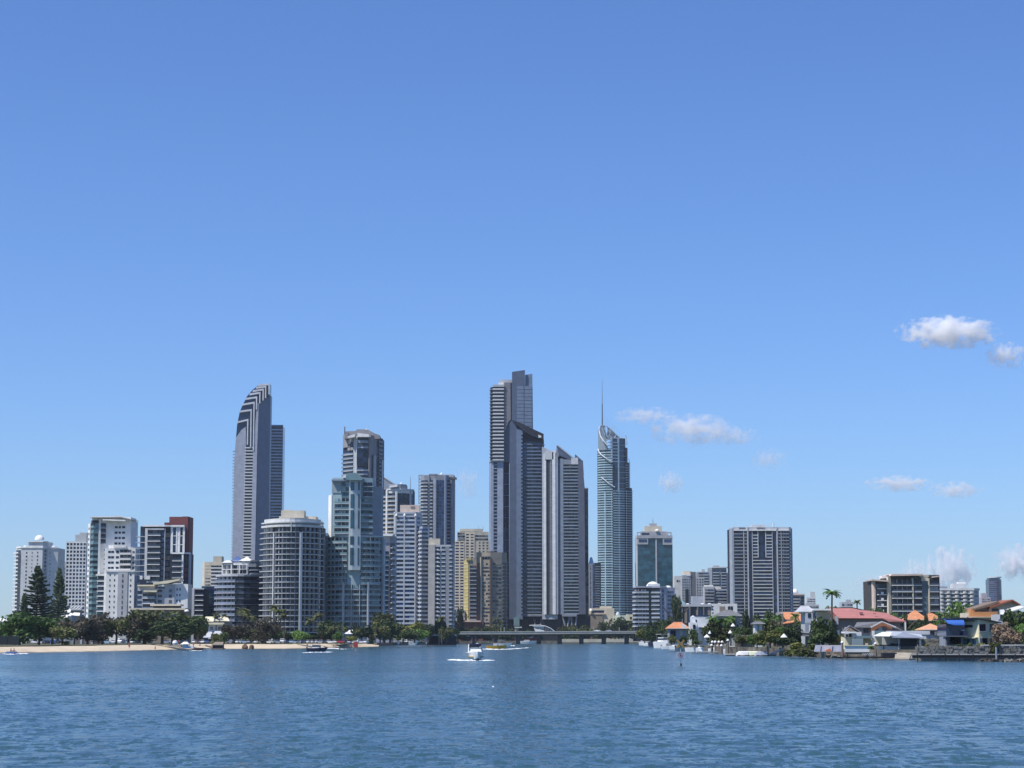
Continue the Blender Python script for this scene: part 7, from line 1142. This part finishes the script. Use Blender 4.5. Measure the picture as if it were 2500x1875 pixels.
    for i, (px, py, D) in enumerate(((1652, 1566, 760), (1668, 1562, 790), (1684, 1566, 745), (1700, 1570, 700), (1641, 1569, 780))):
        o = B('berthed_boat', f'pale boat berthed behind the marina, {["left of the yellow cross sign", "just behind the yellow cross sign", "right of the yellow cross sign", "above the red striped boat", "beside the largest white yacht"][i]}', D, px, 'boat', zb=1.2); o.poly('hull', [(px - 8, py + 6), (px - 10, py + 1), (px + 10, py + 1), (px + 8, py + 6)], -2, 2, white); o.box('cabin', px - 5, px + 4, py - 5, py + 1, -1.2, 1.2, offw); o.box('cabin_window', px - 4, px + 3, py - 3.5, py - 1, -1.3, -1.2, g1); o.bar('mast', (px, py - 5, 0), (px, py - 16, 0), .06, steel)
boats()
# ------------------------------------------------------------------ channel markers
def markers():
    b = B('channel_beacon', 'red square channel beacon on a dark pole in front of the sand', 690, 869, 'channel marker', zb=-.5)
    b.box('board', 864, 874, 1566.5, 1580, -.3, .1, redp); b.box('lantern', 867.5, 870.5, 1563, 1566.5, -.2, .1, steel); b.bar('pole', (869, 1580, 0), (869, 1590, 0), .14, paleg); b.bar('pile', (868.8, 1590, 0), (868.6, 1602, 0), .22, navy)
    b = B('channel_sign', 'yellow cross marker above a pale speed sign with a red ring, standing in the river', 335, 1661, 'channel marker', zb=-.5); ym = mat('ochre_paint', (.30, .19, .05), rough=.8)
    b.poly('cross_arm', [(1650, 1564), (1654, 1562), (1673, 1581), (1669, 1583.5)], -.12, -.02, ym); b.poly('cross_arm', [(1668, 1562), (1672.5, 1564.5), (1654, 1583.5), (1650, 1581)], -.02, .08, ym); b.bar('pole', (1661.5, 1570, .15), (1661.8, 1621, .15), .07, mat('pale_green_pole', (.42, .50, .42))); b.bar('pile', (1662, 1620, .15), (1662.3, 1640, .15), .17, rubber)
    b.box('sign_board', 1649.5, 1672.5, 1592, 1607, -.1, -.04, mat('weathered_sign_face', (.32, .38, .47))); b.box('lower_board', 1653, 1669, 1607.5, 1612, -.1, -.04, mat('blue_sign_face', (.22, .32, .42)))
    c = (b.X(1661), b.Z(1599.2)); n = 20; v = []
    for r_ in (.40, .31):
        for i in range(n): a = 6.283 * i / n; v.append((c[0] + r_ * math.cos(a), -.13, c[1] + r_ * math.sin(a)))
    obj('red_ring', mesh('red_ring', v, [(i, (i + 1) % n, n + (i + 1) % n, n + i) for i in range(n)], mat('faded_ring_paint', (.36, .13, .15), rough=.8)), b.root)
    m = MB(); m.box(-.05, .05, -.135, -.125, -.16, .16); o = m.build('numeral_stroke', black, b.root, (c[0] - .06, 0, c[1])); m = MB(); m.box(-.02, .14, -.135, -.125, -.16, -.10); m.box(-.02, .14, -.135, -.125, -.02, .04); m.box(.08, .14, -.135, -.125, -.10, -.02); m.build('numeral_stroke', black, b.root, (c[0] - .04, 0, c[1]))
    for i, (px, py, D) in enumerate(((1204, 1678, 188),)):
        p = shore(px, py); o = MB().lathe([(.02, -.1), (.10, -.05), (.12, .03), (.06, .10), (.02, .12)], (0, 0, 0), 8).build('small_float', white, None, (p.x, p.y, 0)); tag(o, 'tiny white float bobbing alone in the near water', 'float')
markers()
settle()
# ------------------------------------------------------------------ clouds, far beyond the haze
def clouds():
    m = bpy.data.materials.new('cloud_vapour'); m.use_nodes = True; n = m.node_tree; n.nodes.clear(); L = n.links.new
    out = n.nodes.new('ShaderNodeOutputMaterial'); v = n.nodes.new('ShaderNodeVolumePrincipled'); v.inputs['Color'].default_value = (1, 1, 1, 1); v.inputs['Anisotropy'].default_value = 0.0
    tc = n.nodes.new('ShaderNodeTexCoord'); ln = n.nodes.new('ShaderNodeVectorMath'); ln.operation = 'LENGTH'
    no = n.nodes.new('ShaderNodeTexNoise'); no.inputs['Scale'].default_value = 2.0; no.inputs['Detail'].default_value = 6; no.inputs['Roughness'].default_value = .62
    oi = n.nodes.new('ShaderNodeObjectInfo'); mp = n.nodes.new('ShaderNodeVectorMath'); mp.operation = 'MULTIPLY_ADD'; mp.inputs[1].default_value = (2.2, 1, 1); 
    cx = n.nodes.new('ShaderNodeCombineXYZ'); mu = n.nodes.new('ShaderNodeMath'); mu.operation = 'MULTIPLY'; mu.inputs[1].default_value = 40; L(oi.outputs['Random'], mu.inputs[0]); L(mu.outputs[0], cx.inputs[0]); L(mu.outputs[0], cx.inputs[2])
    L(tc.outputs['Object'], mp.inputs[0]); L(cx.outputs[0], mp.inputs[2]); L(mp.outputs[0], no.inputs['Vector']); L(tc.outputs['Object'], ln.inputs[0])
    a = n.nodes.new('ShaderNodeMath'); a.operation = 'SUBTRACT'; a.inputs[0].default_value = 1.0; L(ln.outputs['Value'], a.inputs[1])
    nb = n.nodes.new('ShaderNodeMath'); nb.operation = 'MULTIPLY_ADD'; nb.inputs[1].default_value = 4.4; nb.inputs[2].default_value = -2.40; L(no.outputs['Fac'], nb.inputs[0])
    s = n.nodes.new('ShaderNodeMath'); s.operation = 'ADD'; L(a.outputs[0], s.inputs[0]); L(nb.outputs[0], s.inputs[1])
    d = n.nodes.new('ShaderNodeMath'); d.operation = 'MULTIPLY'; d.use_clamp = False; at = n.nodes.new('ShaderNodeAttribute'); at.attribute_type = 'OBJECT'; at.attribute_name = 'thick'
    cl = n.nodes.new('ShaderNodeMath'); cl.operation = 'MAXIMUM'; cl.inputs[1].default_value = 0; L(s.outputs[0], cl.inputs[0]); L(cl.outputs[0], d.inputs[0]); L(at.outputs['Fac'], d.inputs[1]); L(d.outputs[0], v.inputs['Density'])
    v.inputs['Emission Strength'].default_value = 0; L(v.outputs[0], out.inputs['Volume'])
    bm = bmesh.new(); bmesh.ops.create_icosphere(bm, subdivisions=3, radius=1); me = bpy.data.meshes.new('cloud'); bm.to_mesh(me); bm.free(); me.materials.append(m)
    D = 14000
    for px, py, w_, h_, th, lab in ((2334, 811, 244, 64, 1.1, 'largest bright white cloud, high at the right'), (2478, 868, 104, 52, .9, 'white cloud cut by the right edge below the largest one'), (1700, 1050, 210, 62, .5, 'soft white cloud right of the spire, the bigger of two'), (1580, 1016, 150, 36, .45, 'thin white streak of cloud just right of the spire'),
                                 (1640, 1178, 64, 46, 1.0, 'small faint puff of cloud above the teal office tower'), (1884, 1122, 90, 44, .4, 'barely visible wisp of cloud in mid sky at the right'), (1800, 1066, 120, 40, .4, 'faint trailing wisp right of the soft white cloud'), (2205, 1180, 160, 32, .7, 'thin flat cloud low at the right, left of two'), (2345, 1196, 130, 34, .7, 'thin flat cloud low at the right, right of two'),
                                 (2326, 1388, 120, 88, 1.5, 'rounded cloud rising behind the dark brown block'), (2238, 1398, 80, 56, 1.0, 'small pale cloud left of the rounded one'), (2490, 1374, 120, 70, 1.4, 'pale cloud at the right edge above the lone blue tower'), (1140, 1180, 64, 66, .5, 'faint wisp right of the tall slim grey tower'), (2170, 1425, 180, 50, .3, 'low milky streak above the dusty red roof')):
        mm = D / F; o = obj('cloud', me, None, (xat(px, D), D, zat(py, D))); o.scale = (w_ / 2 * mm * 1.12, w_ / 2 * mm * .45, h_ / 2 * mm * 1.4); o['thick'] = th * .034; tag(o, lab, 'cloud')
clouds()
